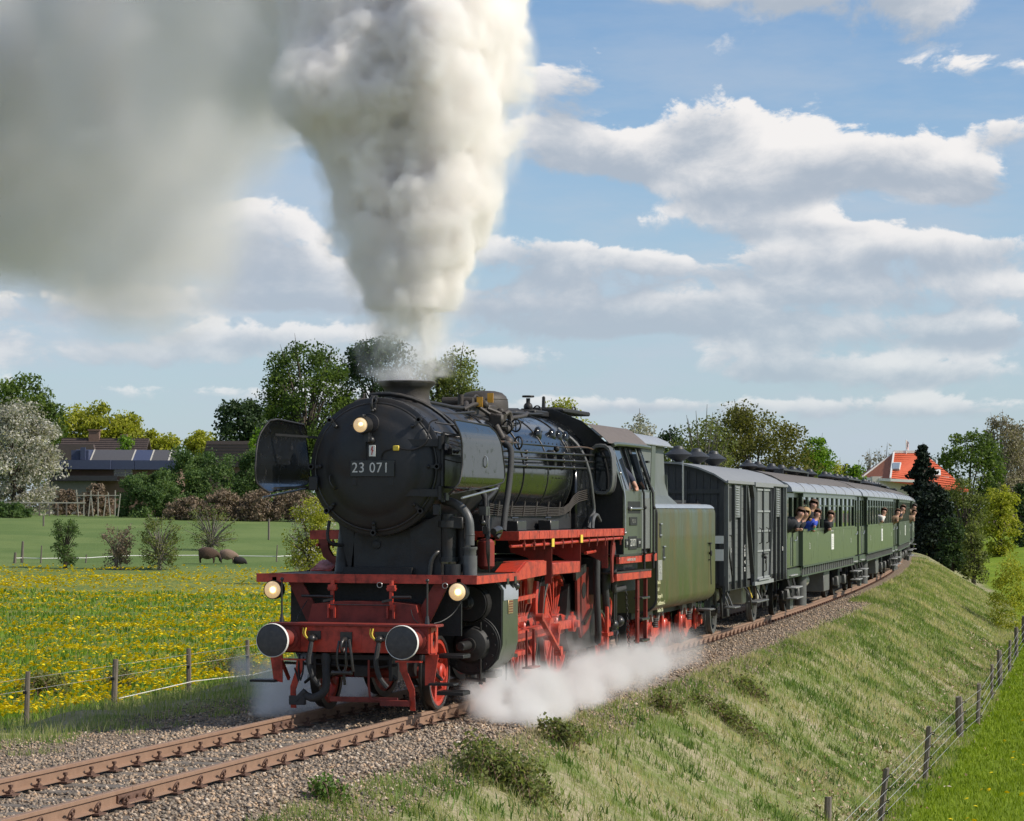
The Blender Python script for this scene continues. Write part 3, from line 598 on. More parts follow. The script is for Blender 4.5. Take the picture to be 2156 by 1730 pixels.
# platform: black tread plate with a red edge
P_('front_platform', MB().box(1.225, 3.30, -1.50, 1.52, 1.775, 1.80), SOOT)
ed = P_('platform_edge', MB().box(1.20, 1.225, -1.53, 1.54, 1.70, 1.812).box(1.226, 3.30, -1.53, -1.503, 1.70, 1.806).box(1.226, 3.30, 1.523, 1.55, 1.70, 1.806).box(1.195, 1.23, -1.535, 1.545, 1.806, 1.816), RED)
P_('edge_seam', MB().box(1.197, 1.2, .13, .15, 1.70, 1.80).box(1.197, 1.2, -1.07, -1.06, 1.70, 1.80), REDD, ed)
for s in (-1, 1):
    P_('rising_plate', MB().prism([(3.30, 1.70), (3.30, 1.80), (3.55, 1.87), (3.78, 1.94), (4.90, 1.94), (4.90, 1.74)], 'y', s * 1.53, s * 1.505).prism([(3.30, 1.79), (3.78, 1.93), (4.90, 1.935), (4.9, 1.95), (3.76, 1.95), (3.30, 1.815)], 'y', s * 1.50, s * 1.2), RED)
    P_('middle_beam', MB().box(5.28, 6.98, s * 1.53, s * 1.48, 1.73, 1.90, .006).box(5.28, 6.98, s * 1.48, s * 1.1, 1.885, 1.90), RED)
    rb = P_('running_board', MB().box(3.36, 10.12, s * 1.50, s * .88, 2.345, 2.37), SOOT)
    P_('board_edge', MB().box(3.36, 10.12, s * 1.535, s * 1.505, 2.26, 2.378, .004).box(3.33, 3.358, s * 1.535, s * .62, 2.25, 2.378), RED, rb)
    for i in range(11): P_('seam', MB().box(3.9 + i * .58, 3.908 + i * .58, s * 1.538, s * 1.534, 2.265, 2.37), REDD, rb)
    pp = P_('oil_pipe', MB().tube([(3.3, s * 1.42, 2.17), (4.1, s * 1.44, 2.17), (5.0, s * 1.50, 2.18), (10.0, s * 1.50, 2.22)], .022, 8), RED)
    for i in range(12): P_('pipe_hanger', MB().box(3.7 + i * .56, 3.72 + i * .56, s * 1.52, s * 1.5, 2.11, 2.26).cyl((3.71 + i * .56, s * 1.53, 2.19 + .002 * i), (3.71 + i * .56, s * 1.49, 2.19 + .002 * i), .028, n=8), REDD, pp)
    for xx, z0 in ((5.25, 1.60), (7.04, 1.73), (8.9, 1.75)):
        P_('hanging_bracket', MB().prism([(xx, 2.26), (xx + .03, 2.26), (xx + .03, z0), (xx, z0)], 'y', s * 1.52, s * 1.42).prism([(s * 1.52, 2.26), (s * .85, 2.26), (s * .9, 2.05), (s * 1.15, 1.98), (s * 1.43, z0 + .1), (s * 1.43, z0), (s * 1.52, z0)], 'x', xx + .005, xx + .02), REDD)
for xx, yy, zz, w in ((2.05 + 1.28, -1.06, 2.24, .13), (5.21, -1.545, 2.2, .045), (7.0, -1.545, 2.24, .045)):
    P_('yellow_tag', MB().box(xx, xx + .012, yy - w, yy + w, zz - .055, zz + .055) if w > .1 else MB().box(xx - w * 1.6, xx + w * 1.6, yy - .01, yy, zz - .06, zz + .06), YEL)
# far side running board: curved drop bracket with a step
P_('drop_bracket', MB().prism([(1.42, 2.26), (1.28, 2.26), (1.26, 2.12), (1.20, 2.02), (1.05, 1.98), (1.05, 1.9), (1.22, 1.92), (1.34, 2.0), (1.38, 2.14)], 'x', 3.34, 3.42), REDD)

# smokebox
sb = P_('smokebox', MB().lathe([(0, 0), (0, .90), (.015, .93), (.05, .935), (.06, .925), (2.2, .93), (2.3, .93)], (1.62, 0, ZC), (1, 0, 0), 72), BLK)
P_('rivet_ring', (lambda mb: [mb.ball((1.70, .93 * cos(a), ZC + .93 * sin(a)), .012, 6, 4) for a in [2 * pi * i / 64 for i in range(64)]] and mb)(MB()), BLK, sb, kind='stuff')
door = P_('smokebox_door', MB().lathe([(.02, .845), (-.01, .85), (-.03, .84), (-.05, .80), (-.075, .70), (-.088, .64), (-.1, .625), (-.125, .5), (-.145, .3), (-.15, 0)], (1.61, 0, ZC), (1, 0, 0), 72), BLK)
P_('door_rim', MB().torus((1.60, 0, ZC), (1, 0, 0), .855, .016, 72, 8), GREASE, door)
for a in (0, 45, 90, 135, 180, 222, 270, 318):
    w = radians(a); c_, s_ = cos(w), sin(w); yy, zz = .885 * c_, ZC + .885 * s_
    P_('door_clamp', MB().cyl((1.63, yy, zz), (1.50, yy, zz), .024, n=8).cyl((1.53, yy, zz), (1.50, yy, zz), .042, n=8).bar((1.545, yy + c_ * .05, zz + s_ * .05), (1.535, yy - c_ * .13, zz - s_ * .13), .045, .03, (1, 0, 0)).ball((1.52, yy - c_ * .12, zz - s_ * .12), .027, 8, 6), GREASE if 40 < a < 140 else BLK, door)
for zz in (3.57, 2.90): P_('door_hinge', MB().bar((1.515, -.30, zz), (1.53, -.66, zz), .09, .035, (1, 0, 0)).bar((1.53, -.66, zz), (1.57, -.93, zz), .10, .05, (1, 0, 0)).cyl((1.55, -.93, zz - .09), (1.55, -.93, zz + .09), .045, n=12), BLK, door)
P_('hinge_post', MB().cyl((1.57, -.95, 2.78), (1.57, -.95, 3.70), .028, n=10).box(1.56, 1.7, -1.0, -.90, 2.8, 2.9).box(1.56, 1.7, -1.0, -.90, 3.56, 3.66), BLK, door)
P_('door_handrail', MB().tube([(1.53, .60, 3.14), (1.46, .61, 3.12), (1.455, .595, 3.03), (1.46, .54, 2.96), (1.53, .53, 2.94)], .011, 8, sm=1), GREASE, door)
P_('catch_box', MB().box(1.50, 1.56, .79, .92, 2.93, 3.12, .01), BLK, door); P_('catch_box', MB().box(1.50, 1.56, -.93, -.83, 2.6, 2.75, .01), BLK, door)
npl = P_('number_plate', MB().box(1.438, 1.452, -.315, .305, 3.115, 3.335, .004), BLKG, door)
dm = mat('number_white', (.62, .61, .58), .5, var=.05)
R90 = (pi / 2, 0, -pi / 2)
text('number', '23 071', dm, npl, (1.436, .02, 3.228), .19, R90, .004, .93, sp=1.08)
P_('plate_bracket', MB().box(1.46, 1.52, .22, .28, 3.0, 3.12).box(1.46, 1.52, -.29, -.23, 3.0, 3.12), BLK, npl)
fs = P_('warning_sign', MB().box(1.445, 1.455, -.045, .045, 3.385, 3.535, .003), WHT, door)
P_('lightning_flash', MB().prism([(-.012, 3.52), (.004, 3.52), (.020, 3.462), (.004, 3.468), (.012, 3.41), (.0, 3.40), (-.012, 3.462), (-.026, 3.45), (-.02, 3.466), (-.008, 3.475)][::-1], 'x', 1.4435, 1.4448), mat('flash_red', (.45, .05, .03), .5), fs)
P_('junction_box', MB().box(1.44, 1.47, -.375, -.29, 3.46, 3.53, .008), YEL, door)
P_('door_cable', MB().tube([(1.46, -.38, 3.495), (1.45, -.5, 3.47), (1.46, -.62, 3.48), (1.5, -.74, 3.56), (1.53, -.76, 3.7), (1.56, -.76, 3.85), (1.62, -.86, 3.88)], .011, 6, sm=2).tube([(1.45, -.285, 3.49), (1.45, -.17, 3.46), (1.45, -.13, 3.40), (1.45, -.12, 3.33)], .010, 6, sm=1).tube([(1.45, .085, 3.7), (1.445, .09, 3.5), (1.445, .09, 3.34)], .007, 6), BLKM, door)
# top lamp
tl = P_('top_headlamp', MB().lathe([(0, .098), (-.004, .112), (.03, .116), (.12, .112), (.15, .125), (.165, .125), (.2, .10), (.26, .07), (.3, .06)], (1.24, .10, 3.80), (1, 0, 0), 28).box(1.26, 1.34, .07, .13, 3.905, 3.93).tube([(1.27, .1, 3.9), (1.33, .08, 3.945), (1.4, .06, 3.9)], .01, 6, sm=1).cyl((1.30, .22, 3.8), (1.30, .25, 3.8), .02, n=6), GREASE, door)
P_('lamp_bracket', MB().lathe([(0, .125), (.02, .13), (.03, .12)], (1.42, .03, 3.83), (1, 0, 0), 24).box(1.34, 1.5, .02, .08, 3.58, 3.70).ball((1.45, .02, 3.60), .055), BLK, door)
P_('lamp_lens', MB().lathe([(-.025, 0), (-.022, .05), (-.01, .082), (.004, .099)], (1.24, .10, 3.80), (1, 0, 0), 28), LAMPY, tl)
P_('bulb', MB().ball((1.212, .085, 3.81), .03, sq=(.5, 1, .8)), LAMPB, tl)
P_('lamp_iron', MB().tube([(1.6, 0, 4.2), (1.5, .02, 4.17), (1.47, .02, 4.08), (1.5, .02, 4.0)], .014, 8, sm=1).ball((1.5, .02, 4.0), .024).cyl((1.56, -.03, 4.18), (1.56, .05, 4.18), .03, n=10), GREASE, sb)
# bell dome, chimney
P_('bell', MB().lathe([(0, .17), (.05, .165), (.11, .12), (.145, .05), (.15, 0)], (2.35, .42, 4.06), (0, 0, 1), 28).cyl((2.35, .42, 4.2), (2.35, .42, 4.25), .02, n=8).ball((2.35, .42, 4.255), .022), SOOT)
P_('chimney', MB().lathe([(-.02, .36), (.03, .345), (.07, .325), (.12, .315), (.22, .315), (.27, .335), (.32, .385), (.335, .40), (.355, .405), (.362, .395), (.36, .36), (.30, .29), (.0, .27)], (3.0, 0, 4.10), (0, 0, 1), 56), SOOT)
# arched pipes over the smokebox behind the front ring
for k, (xx, rr) in enumerate(((1.95, 1.0), (2.10, .985), (2.45, .97))):
    pts = [(xx + .35 * max(0, (t - 70) / 90.) * -1 + (0 if t > -2 else .0), -rr * sin(radians(t)), ZC + rr * cos(radians(t))) for t in range(-12 + 6 * k, 84, 8)]
    pts = [(xx + .9 * (i / len(pts)) ** 1.5, p[1], p[2]) for i, p in enumerate(pts)]
    P_('roof_pipe', MB().tube(pts, (.026, .022, .012)[k], 8), BLK)
P_('pipe_along_smokebox', MB().tube([(2.3, -.2, 4.2), (3.6, -.28, 4.17), (4.3, -.3, 4.15), (4.9, -.28, 4.16)], .026, 8).tube([(2.6, -.5, 4.02), (3.6, -.5, 4.03), (4.8, -.46, 4.1)], .018, 8), BLKM)
P_('lubricator_manifold', (lambda mb: [mb.tube([(1.9 + .03 * k, -.86 - .012 * k, 3.72 - .05 * k), (2.1, -.96, 3.70 - .05 * k), (2.5, -1.02, 3.66 - .05 * k), (2.7, -1.0, 3.4 - .05 * k)], .009, 5, sm=1) for k in range(5)] and mb.box(1.9, 2.3, -.98, -.92, 3.42, 3.5).ball((2.0, -.98, 3.46), .03, 8, 6).ball((2.15, -.98, 3.46), .03, 8, 6))(MB()), GREASE)
P_('conduit', MB().tube([(1.65, -.80, 3.72), (1.9, -1.0, 3.66), (2.2, -1.25, 3.63)], .012, 6).tube([(1.65, -.82, 3.84), (1.9, -.95, 3.82), (2.3, -1.2, 3.78)], .012, 6).tube([(1.7, -.93, 3.35), (1.95, -1.1, 3.3), (2.2, -1.28, 3.33)], .009, 6, sm=1), GREASE)

# smoke deflectors
def deflector(s):
    out = [(1.00, 2.90), (.86, 3.02), (.82, 3.2), (.86, 3.45), (.95, 3.68), (1.08, 3.86), (1.35, 3.885), (2.45, 3.85), (2.70, 3.76), (2.86, 3.56), (2.97, 3.28), (2.98, 3.12), (2.88, 3.04), (2.6, 3.0)]
    if s < 0: out = [(.80, 2.88), (.72, 2.95), (.86, 3.25), (.84, 3.5), (.78, 3.7), (.74, 3.8), (.80, 3.845), (2.40, 3.82), (2.62, 3.74), (2.80, 3.54), (2.94, 3.26), (2.96, 3.12), (2.86, 3.05), (2.6, 3.02)]
    def yy(x, z): return s * (1.43 - .16 * max(0, (3.08 - z) / .2) ** 2 - .12 * max(0, (z - 3.55) / .33) ** 2)
    n = 40; Pp = out + [out[0]]; seg = []
    for i in range(len(Pp) - 1):
        for k in range(4): t = k / 4; seg.append((Pp[i][0] * (1 - t) + Pp[i + 1][0] * t, Pp[i][1] * (1 - t) + Pp[i + 1][1] * t))
    # sheet built from horizontal strips between the outline's left and right edge
    rows = []
    zs = np.linspace(min(z for _, z in seg) + .002, max(z for _, z in seg) - .002, 22)
    for z in zs:
        X_ = []
        for i in range(len(seg)):
            a, b_ = seg[i], seg[(i + 1) % len(seg)]
            if (a[1] - z) * (b_[1] - z) <= 0 and a[1] != b_[1]: X_.append(a[0] + (b_[0] - a[0]) * (z - a[1]) / (b_[1] - a[1]))
        rows.append((min(X_), max(X_), z))
    mb = MB()
    for off in (0, -s * .012):
        mb.grid([[(x0 + (x1 - x0) * k / 10, yy(0, z) + off, z) for k in range(11)] for x0, x1, z in rows])
    d = P_('smoke_deflector', mb, BLKG, sm=60)
    P_('deflector_rim', MB().tube([(x, yy(x, z) - s * .004, z) for x, z in seg], .014, 6, closed=True), BLKM, d)
    P_('handle', MB().tube([(1.95, yy(0, 3.3), 3.40), (1.95, yy(0, 3.3) + s * .03, 3.37), (1.95, yy(0, 3.3) + s * .03, 3.27), (1.95, yy(0, 3.3), 3.24)], .009, 6, sm=1), STEEL, d)
    P_('handrail', MB().cyl((1.0, s * 1.38, 2.83), (2.75, s * 1.38, 2.97), .016, n=8), STEEL, d)
    for xx in (1.2, 2.5): 
        P_('stay', MB().bar((xx + .5, s * .88, 2.98), (xx + .2, s * 1.38, 2.96), .04, .03), BLKM, d); P_('stay', MB().bar((xx + .5, s * .88, 3.65), (xx + .2, s * 1.36, 3.68), .04, .03), BLKM, d)
deflector(-1); deflector(1)

# saddle and steam pipes
P_('smokebox_saddle', MB().prism([(-.62, 1.80), (-.80, 2.55), (.62, 2.55), (.45, 1.80)], 'x', 1.86, 3.6), BLK)
P_('saddle_front_plate', MB().prism([(.42, 1.86), (.36, 2.46), (-.50, 2.46), (-.46, 1.86)], 'x', 1.84, 1.86).lathe([(0, 0), (0, .05), (-.02, .06), (-.03, .03), (-.03, 0)], (1.84, .06, 2.2), (1, 0, 0), 16), BLK)
P_('saddle_wing', MB().prism([(-.47, 1.80), (-.42, 2.42), (-.86, 2.62), (-.86, 1.80)], 'x', 1.80, 1.84), BLK)
P_('saddle_base', MB().box(1.82, 1.84, -.46, .42, 1.80, 1.90), REDD)
P_('steam_pipe', MB().cyl((2.05, .60, 1.80), (2.12, .56, 2.5), .12, .11, n=20).lathe([(0, .13), (.03, .13), (.03, .12)], (2.05, .60, 1.8), (0, 0, 1), 20).box(1.84, 1.88, .38, .46, 1.8, 2.5).tube([(1.75, .70, 2.52), (1.7, .72, 2.3), (1.72, .66, 2.2), (1.85, .55, 2.19)], .024, 8, sm=1), BLK)
P_('feedwater_pump', MB().cyl((1.9, -.93, 2.0), (1.9, -.93, 2.62), .11, n=20).lathe([(0, .15), (.09, .15), (.09, .11)], (1.9, -.93, 2.44), (0, 0, 1), 20).cyl((1.9, -.93, 1.98), (1.9, -.93, 2.04), .14, n=20).cyl((2.05, -1.1, 1.85), (2.05, -1.1, 2.5), .10, n=16).box(1.8, 1.86, -1.16, -.98, 2.42, 2.58, .01).cyl((1.82, -1.02, 1.80), (1.82, -1.02, 1.95), .12, n=16), BLK)
P_('exhaust_elbow', MB().tube([(2.1, -.82, 2.80), (2.0, -.95, 2.78), (1.93, -1.12, 2.70), (1.90, -1.22, 2.56), (1.90, -1.235, 2.38), (1.90, -1.235, 2.2)], .062, 16, sm=2).lathe([(0, .10), (.03, .10), (.05, .085), (.17, .085)], (1.90, -1.235, 2.18), (0, 0, -1), 20).cyl((1.90, -1.235, 2.06), (1.90, -1.235, 1.80), .098, n=20).torus((1.9, -1.235, 2.34), (0, 0, 1), .063, .006, 20, 6), PIPE)
P_('drain_elbow', MB().tube([(1.74, -.72, 1.80), (1.74, -.74, 2.0), (1.76, -.80, 2.1), (1.85, -.84, 2.12)], .032, 10, sm=2), GREASE)
P_('lubricating_lines', (lambda mb: [mb.tube([(2.4, -1.34 - .01 * k, 2.9 - .1 * k), (2.35, -1.36, 2.5), (2.3, -1.40 + .02 * k, 2.2), (2.35, -1.38, 1.82)], .007, 5, sm=1) for k in range(4)] and mb.box(2.25, 2.45, -1.36, -1.26, 2.6, 2.72).ball((2.3, -1.3, 2.5), .045, 8, 6).box(2.3, 2.4, -1.37, -1.3, 2.35, 2.45).tube([(2.3, -1.45, 2.38), (2.5, -1.48, 2.42), (2.6, -1.45, 2.38), (2.55, -1.42, 2.3)], .05, 8, sm=1))(MB()), GREASE)
P_('red_air_tank', MB().lathe([(0, 0), (.01, .08), (.05, .12), (.38, .12), (.42, .08), (.43, 0)], (3.0, -1.15, 1.85), (0, 0, 1), 18), REDD)

# boiler
bo = P_('boiler', MB().lathe([(0, .88), (.02, .90), (2.2, .90), (2.3, .905), (4.4, .955), (6.25, .965)], (3.90, 0, ZC), (1, 0, 0), 72), BLKG)
for xx in (3.98, 4.72, 6.0, 7.35, 8.75): P_('boiler_band', MB().torus((xx, 0, ZC), (1, 0, 0), .905 + max(0, (xx - 6) * .021), .012, 64, 6), GREASE, bo)
P_('firebox_side', MB().box(8.86, 10.1, -1.02, -.9, 2.36, 3.35, .03), BLKG, bo)
P_('firebox_side', MB().box(8.86, 10.1, .9, 1.02, 2.36, 3.35, .03), BLKG, bo)
for i, (xx, zz) in enumerate(((7.45, 3.86), (8.35, 3.86), (8.75, 3.84), (9.15, 3.82))):
    a = atan2(zz - ZC, .76); P_('washout_cover', MB().ball((xx, -.945 * cos(a), ZC + .945 * sin(a)), .16, 16, 8, (.75, .38, .8)).ball((xx + .05, -1.0 * cos(a), ZC + .99 * sin(a) + .02), .022, 8, 6), BLKG, bo)
P_('side_walkway_valance', MB().box(3.6, 10.1, -.93, -.80, 2.38, 2.62), BLKM)
for xx in (4.6, 6.55): P_('tool_box', MB().box(xx, xx + .5, -1.18, -.98, 2.37, 2.52, .01).cyl((xx - .05, -1.1, 2.56), (xx + .3, -1.1, 2.56), .012, n=6).cyl((xx + .1, -1.1, 2.5), (xx + .1, -1.1, 2.62), .01, n=6), GREASE)
P_('wire_bundle', (lambda mb: [mb.tube([(3.9, -.95, 2.76 - .028 * k + .008 * sin(k)), (5.0, -.965, 2.72 - .026 * k), (6.3, -.97, 2.73 - .026 * k), (7.6, -.975, 2.70 - .024 * k), (8.3, -1.0, 2.72 - .02 * k), (8.75, -1.03, 2.95 - .03 * k), (9.5, -1.04, 3.0 - .03 * k)], .009, 5, sm=1) for k in range(6)] and [mb.bar((4.2 + .72 * k, -.985, 2.58), (4.32 + .72 * k, -.985, 2.80), .03, .012, (0, 1, 0)) for k in range(8)] and mb)(MB()), SOOT)
for k, (z0, z1) in enumerate(((3.52, 3.57), (3.42, 3.46), (3.32, 3.35))):
    q = P_('reversing_rod', MB().cyl((4.2, -1.05, z0), (9.95, -1.05, z1), .018, n=8), GREASE)
    for xx in (5.55, 7.85, 8.5): P_('joint', MB().ball((xx, -1.05, z0 + (z1 - z0) * (xx - 4.2) / 5.75), .036, 8, 6), GREASE, q)
P_('rod_support', MB().box(7.42, 7.56, -1.02, -.88, 3.30, 3.60, .02).box(7.95, 8.03, -1.02, -.88, 3.34, 3.56, .01).ball((7.49, -1.03, 3.62), .05, 8, 6), BLKM)
P_('handrail', MB().tube([(4.1, -.98, 3.64), (6.5, -1.02, 3.66), (8.4, -1.0, 3.66), (9.9, -1.04, 3.69)], .010, 6), GREASE)
P_('wire_harness', MB().tube([(4.2, -.99, 3.66), (6.3, -1.0, 3.645), (8.3, -1.0, 3.66), (9.4, -1.02, 3.70), (9.9, -1.06, 3.66)], .011, 6, sm=1), mat('brown_wire', (.10, .06, .04), .7))
P_('stud_row', (lambda mb: [mb.ball((4.4 + .26 * k, -.96, 3.70 - .0 * k), .012, 6, 4) for k in range(20)] and [mb.ball((7.75 + .17 * k, -.975, 3.17), .011, 6, 4) for k in range(6)] and mb)(MB()), BLKM, bo, kind='stuff')
# big lagged pipe from the valve block to the running board
P_('lagged_pipe', MB().tube([(4.55, -.98, 3.64), (4.50, -1.10, 3.58), (4.42, -1.13, 3.4), (4.25, -1.14, 3.0), (4.02, -1.14, 2.6), (3.92, -1.15, 2.38)], .045, 10, sm=2), LAG)
P_('lagged_pipe', MB().tube([(3.3, -.9, 3.0), (3.22, -1.08, 2.9), (3.0, -1.16, 2.6), (2.9, -1.2, 2.3)], .042, 10, sm=1), LAG)
P_('curved_pipe', MB().tube([(4.3, -.95, 3.5), (4.35, -1.02, 3.2), (4.0, -1.02, 2.95), (3.5, -1.0, 2.8)], .035, 10, sm=2), BLKM)
P_('firebox_pipe', MB().tube([(9.2, -.62, 3.99), (9.35, -.95, 3.72), (9.42, -1.10, 3.3), (9.55, -1.12, 2.9), (9.68, -1.12, 2.62), (9.4, -1.12, 2.56), (9.3, -1.12, 2.38)], .03, 8, sm=2).tube([(9.2, -1.2, 2.38), (9.25, -1.2, 2.55), (9.5, -1.2, 2.62), (9.75, -1.2, 2.5)], .03, 8, sm=2), PIPE)
# dome and fittings on top
P_('steam_dome', MB().lathe([(-.4, .40), (0, .385), (.10, .38), (.19, .375), (.27, .345), (.325, .28), (.35, .18), (.36, 0)], (6.98, 0, 4.15), (0, 0, 1), 48).torus((6.98, 0, 4.37), (0, 0, 1), .366, .008, 48, 6), SOOT)
vb = P_('top_feed_block', MB().box(5.2, 6.2, -.30, .30, 4.05, 4.22, .03).cyl((5.5, -.25, 4.28), (5.5, .22, 4.28), .07, n=14).cyl((5.85, -.32, 4.31), (5.85, .1, 4.31), .05, n=12).box(5.65, 5.95, -.16, .1, 4.2, 4.36, .02).cyl((5.35, -.1, 4.1), (5.35, -.1, 4.38), .045, n=10).tube([(5.3, -.2, 4.25), (5.15, -.25, 4.2), (4.95, -.3, 4.1)], .04, 8, sm=1).tube([(5.7, -.2, 4.34), (5.9, -.18, 4.40), (6.2, -.14, 4.37)], .016, 6, sm=1).box(6.1, 6.5, -.34, -.2, 4.16, 4.26, .02), SOOT)
P_('pipe_fittings', MB().tube([(4.8, -.30, 4.14), (5.2, -.36, 4.24), (5.5, -.36, 4.22)], .03, 8, sm=1).tube([(5.5, -.3, 4.22), (5.6, -.46, 4.1), (5.7, -.6, 3.98)], .03, 8, sm=1).tube([(6.1, -.3, 4.2), (6.25, -.48, 4.12), (6.4, -.55, 4.06), (7.6, -.5, 4.14), (8.0, -.42, 4.2)], .03, 8, sm=1).ball((5.6, -.40, 4.24), .06, 8, 6).ball((6.3, -.45, 4.16), .06, 8, 6), SOOT, vb)
for (xx, yy, zz) in ((5.32, -.40, 4.27), (6.05, -.36, 4.36)): P_('orange_tag', MB().box(xx, xx + .012, yy - .045, yy + .045, zz - .075, zz + .07), ORG, vb)
tb = P_('valve_turret', MB().box(5.45, 5.7, -.72, -.50, 3.9, 4.1, .03).cyl((5.55, -.62, 3.75), (5.55, -.70, 4.1), .05, n=10).ball((5.5, -.76, 3.86), .075, 10, 8).cyl((5.4, -.84, 3.68), (5.4, -.66, 3.85), .05, n=10).ball((4.95, -.93, 3.66), .09, 10, 8).cyl((4.95, -.92, 3.6), (4.95, -.75, 3.9), .05, n=10).tube([(5.9, -.62, 4.1), (6.0, -.66, 4.15), (6.05, -.68, 4.05), (6.0, -.7, 3.9)], .045, 8, sm=1), SOOT)
for c_, ax in (((5.75, -.84, 3.93), (.9, -.4, 0)), ((5.42, -.80, 3.9), (.9, -.4, 0)), ((5.3, -1.0, 3.66), (.8, -.6, 0))):
    P_('handwheel', MB().torus(c_, ax, .09, .013, 20, 6).cyl(c_, (c_[0] - ax[0] * .15, c_[1] - ax[1] * .15, c_[2]), .016, n=6).bar((c_[0], c_[1], c_[2] - .09), (c_[0], c_[1], c_[2] + .09), .014, .014, (1, 0, 0)), BLKM, tb)
P_('top_pipes', (lambda mb: [mb.tube([(7.3 + .1 * k, -.30 + .12 * k, 4.18 + .02 * k), (8.4, -.28 + .12 * k, 4.2 + .02 * k), (9.6, -.24 + .1 * k, 4.24 + .02 * k), (10.1, -.2 + .1 * k, 4.26)], .022, 6) for k in range(5)] and mb.box(8.2, 9.8, -.2, .2, 4.16, 4.25, .02).box(9.2, 10.1, -.25, .25, 4.2, 4.30, .02))(MB()), BLKM)
P_('top_valve', MB().cyl((9.6, -.02, 4.25), (9.6, -.02, 4.5), .035, n=10).ball((9.6, -.02, 4.36), .075, 10, 8).box(9.52, 9.68, -.1, .06, 4.25, 4.32).torus((9.6, -.02, 4.53), (0, 0, 1), .085, .018, 20, 6).cyl((9.6, -.105, 4.53), (9.6, .065, 4.53), .01, n=6).torus((9.72, -.14, 4.3), (.9, -.4, 0), .08, .012, 20, 6), BLKM)
P_('whistle', MB().cyl((10.9, .05, 4.38), (10.9, .05, 4.56), .035, .028, n=10).ball((10.9, .05, 4.56), .03, 8, 6), BLKM)

# cylinder block, near and far side
for s in (-1, 1):
    sec = [(s * .62, 1.72), (s * .62, .60), (s * .85, .50), (s * 1.10, .445), (s * 1.30, .50), (s * 1.44, .64), (s * 1.50, .84), (s * 1.50, 1.58), (s * 1.44, 1.66), (s * 1.30, 1.72)]
    cb = P_('cylinder_casing', MB().prism(sec, 'x', 2.62, 3.42), CABG, sm=35)
    P_('casing_front', MB().prism([(y - s * .01 if abs(y) > 1.2 else y, z) for y, z in sec], 'x', 2.585, 2.615), BLKM, cb)
    P_('casing_top_cap', MB().prism([(s * 1.512, 1.44), (s * 1.512, 1.585), (s * 1.45, 1.672), (s * 1.30, 1.73), (s * 1.2, 1.73), (s * 1.3, 1.6), (s * 1.45, 1.5)], 'x', 2.63, 3.40), ROOFG, cb)
    P_('cylinder_cover', MB().lathe([(0, .40), (-.03, .40), (-.05, .38), (-.05, .26), (-.12, .22), (-.16, .12), (-.17, 0)], (2.585, s * 1.08, .84), (1, 0, 0), 40).torus((2.55, s * 1.08, .84), (1, 0, 0), .40, .012, 40, 6), BLKM, cb)
    P_('cover_edge', MB().torus((2.56, s * 1.09, .845), (1, 0, 0), .395, .014, 24, 6, -1.0, 1.2), GREASE, cb)
    for k in range(14): a = 2 * pi * k / 14; P_('cover_nut', MB().cyl((2.54, s * 1.08 + .33 * cos(a), .84 + .33 * sin(a)), (2.505, s * 1.08 + .33 * cos(a), .84 + .33 * sin(a)), .018, n=6), BLKM, cb)
    P_('tail_rod_tube', MB().lathe([(0, .0), (.03, .055), (0, .062), (-.36, .062), (-.37, .05), (-.37, 0)][1:], (2.36, s * 1.08, .84), (1, 0, 0), 20).cyl((2.36, s * 1.08, .84), (2.42, s * 1.08, .84), .10, n=20).cyl((2.43, s * 1.08, .84), (2.46, s * 1.08, .84), .12, n=8), GREASE, cb)
    P_('valve_chest', MB().cyl((2.33, s * 1.10, 1.40), (2.62, s * 1.10, 1.40), .24, n=32).lathe([(0, 0), (.0, .06), (.1, .075), (.12, .1)], (2.18, s * 1.08, 1.42), (1, 0, 0), 16), BLKM, cb); P_('valve_chest_cover', MB().cyl((3.42, s * 1.12, 1.38), (3.55, s * 1.12, 1.38), .22, n=24), BLKM, cb)
    P_('valve_chest_band', MB().lathe([(0, .255), (.22, .255)], (2.37, s * 1.10, 1.40), (1, 0, 0), 32), GREASE, cb)
    P_('relief_fittings', MB().tube([(2.5, s * 1.28, 1.70), (2.5, s * 1.34, 1.78), (2.6, s * 1.38, 1.72)], .02, 6, sm=1).box(2.7, 2.8, s * 1.44, s * 1.54, 1.66, 1.74).box(3.1, 3.2, s * 1.44, s * 1.54, 1.66, 1.76).cyl((2.75, s * 1.49, 1.6), (2.75, s * 1.49, 1.8), .02, n=6).cyl((3.15, s * 1.49, 1.6), (3.15, s * 1.49, 1.82), .025, n=6).ball((3.3, s * 1.5, 1.62), .06, 8, 6).cyl((2.56, s * 1.02, 1.0), (2.56, s * 1.02, 1.12), .018, n=6).tube([(2.5, s * 1.0, 1.1), (2.48, s * 1.0, 1.3), (2.46, s * .96, 1.4)], .006, 5).cyl((2.5, s * 1.22, .35), (2.5, s * 1.22, 1.15), .014, n=6), GREASE, cb)
    P_('drain_cocks', MB().cyl((2.55, s * 1.0, .36), (2.55, s * 1.28, .36), .03, n=8).cyl((2.58, s * 1.08, .30), (2.58, s * 1.08, .45), .035, n=8).cyl((2.58, s * 1.2, .30), (2.58, s * 1.2, .48), .03, n=8).box(3.0, 3.35, s * 1.02, s * 1.3, .36, .46, .01).cyl((3.4, s * 1.34, .30), (3.4, s * 1.34, .6), .016, n=6), GREASE, cb)
BR = mat('brass_plate', (.38, .27, .13), .45, metal=.5, var=.1)
bp_ = P_('works_plate', MB().box(2.88, 3.12, -1.512, -1.503, 1.25, 1.44, .004), BR)
for k in range(5): P_('plate_line', MB().box(2.9, 3.1, -1.516, -1.513, 1.275 + .034 * k, 1.287 + .034 * k), REDD, bp_)

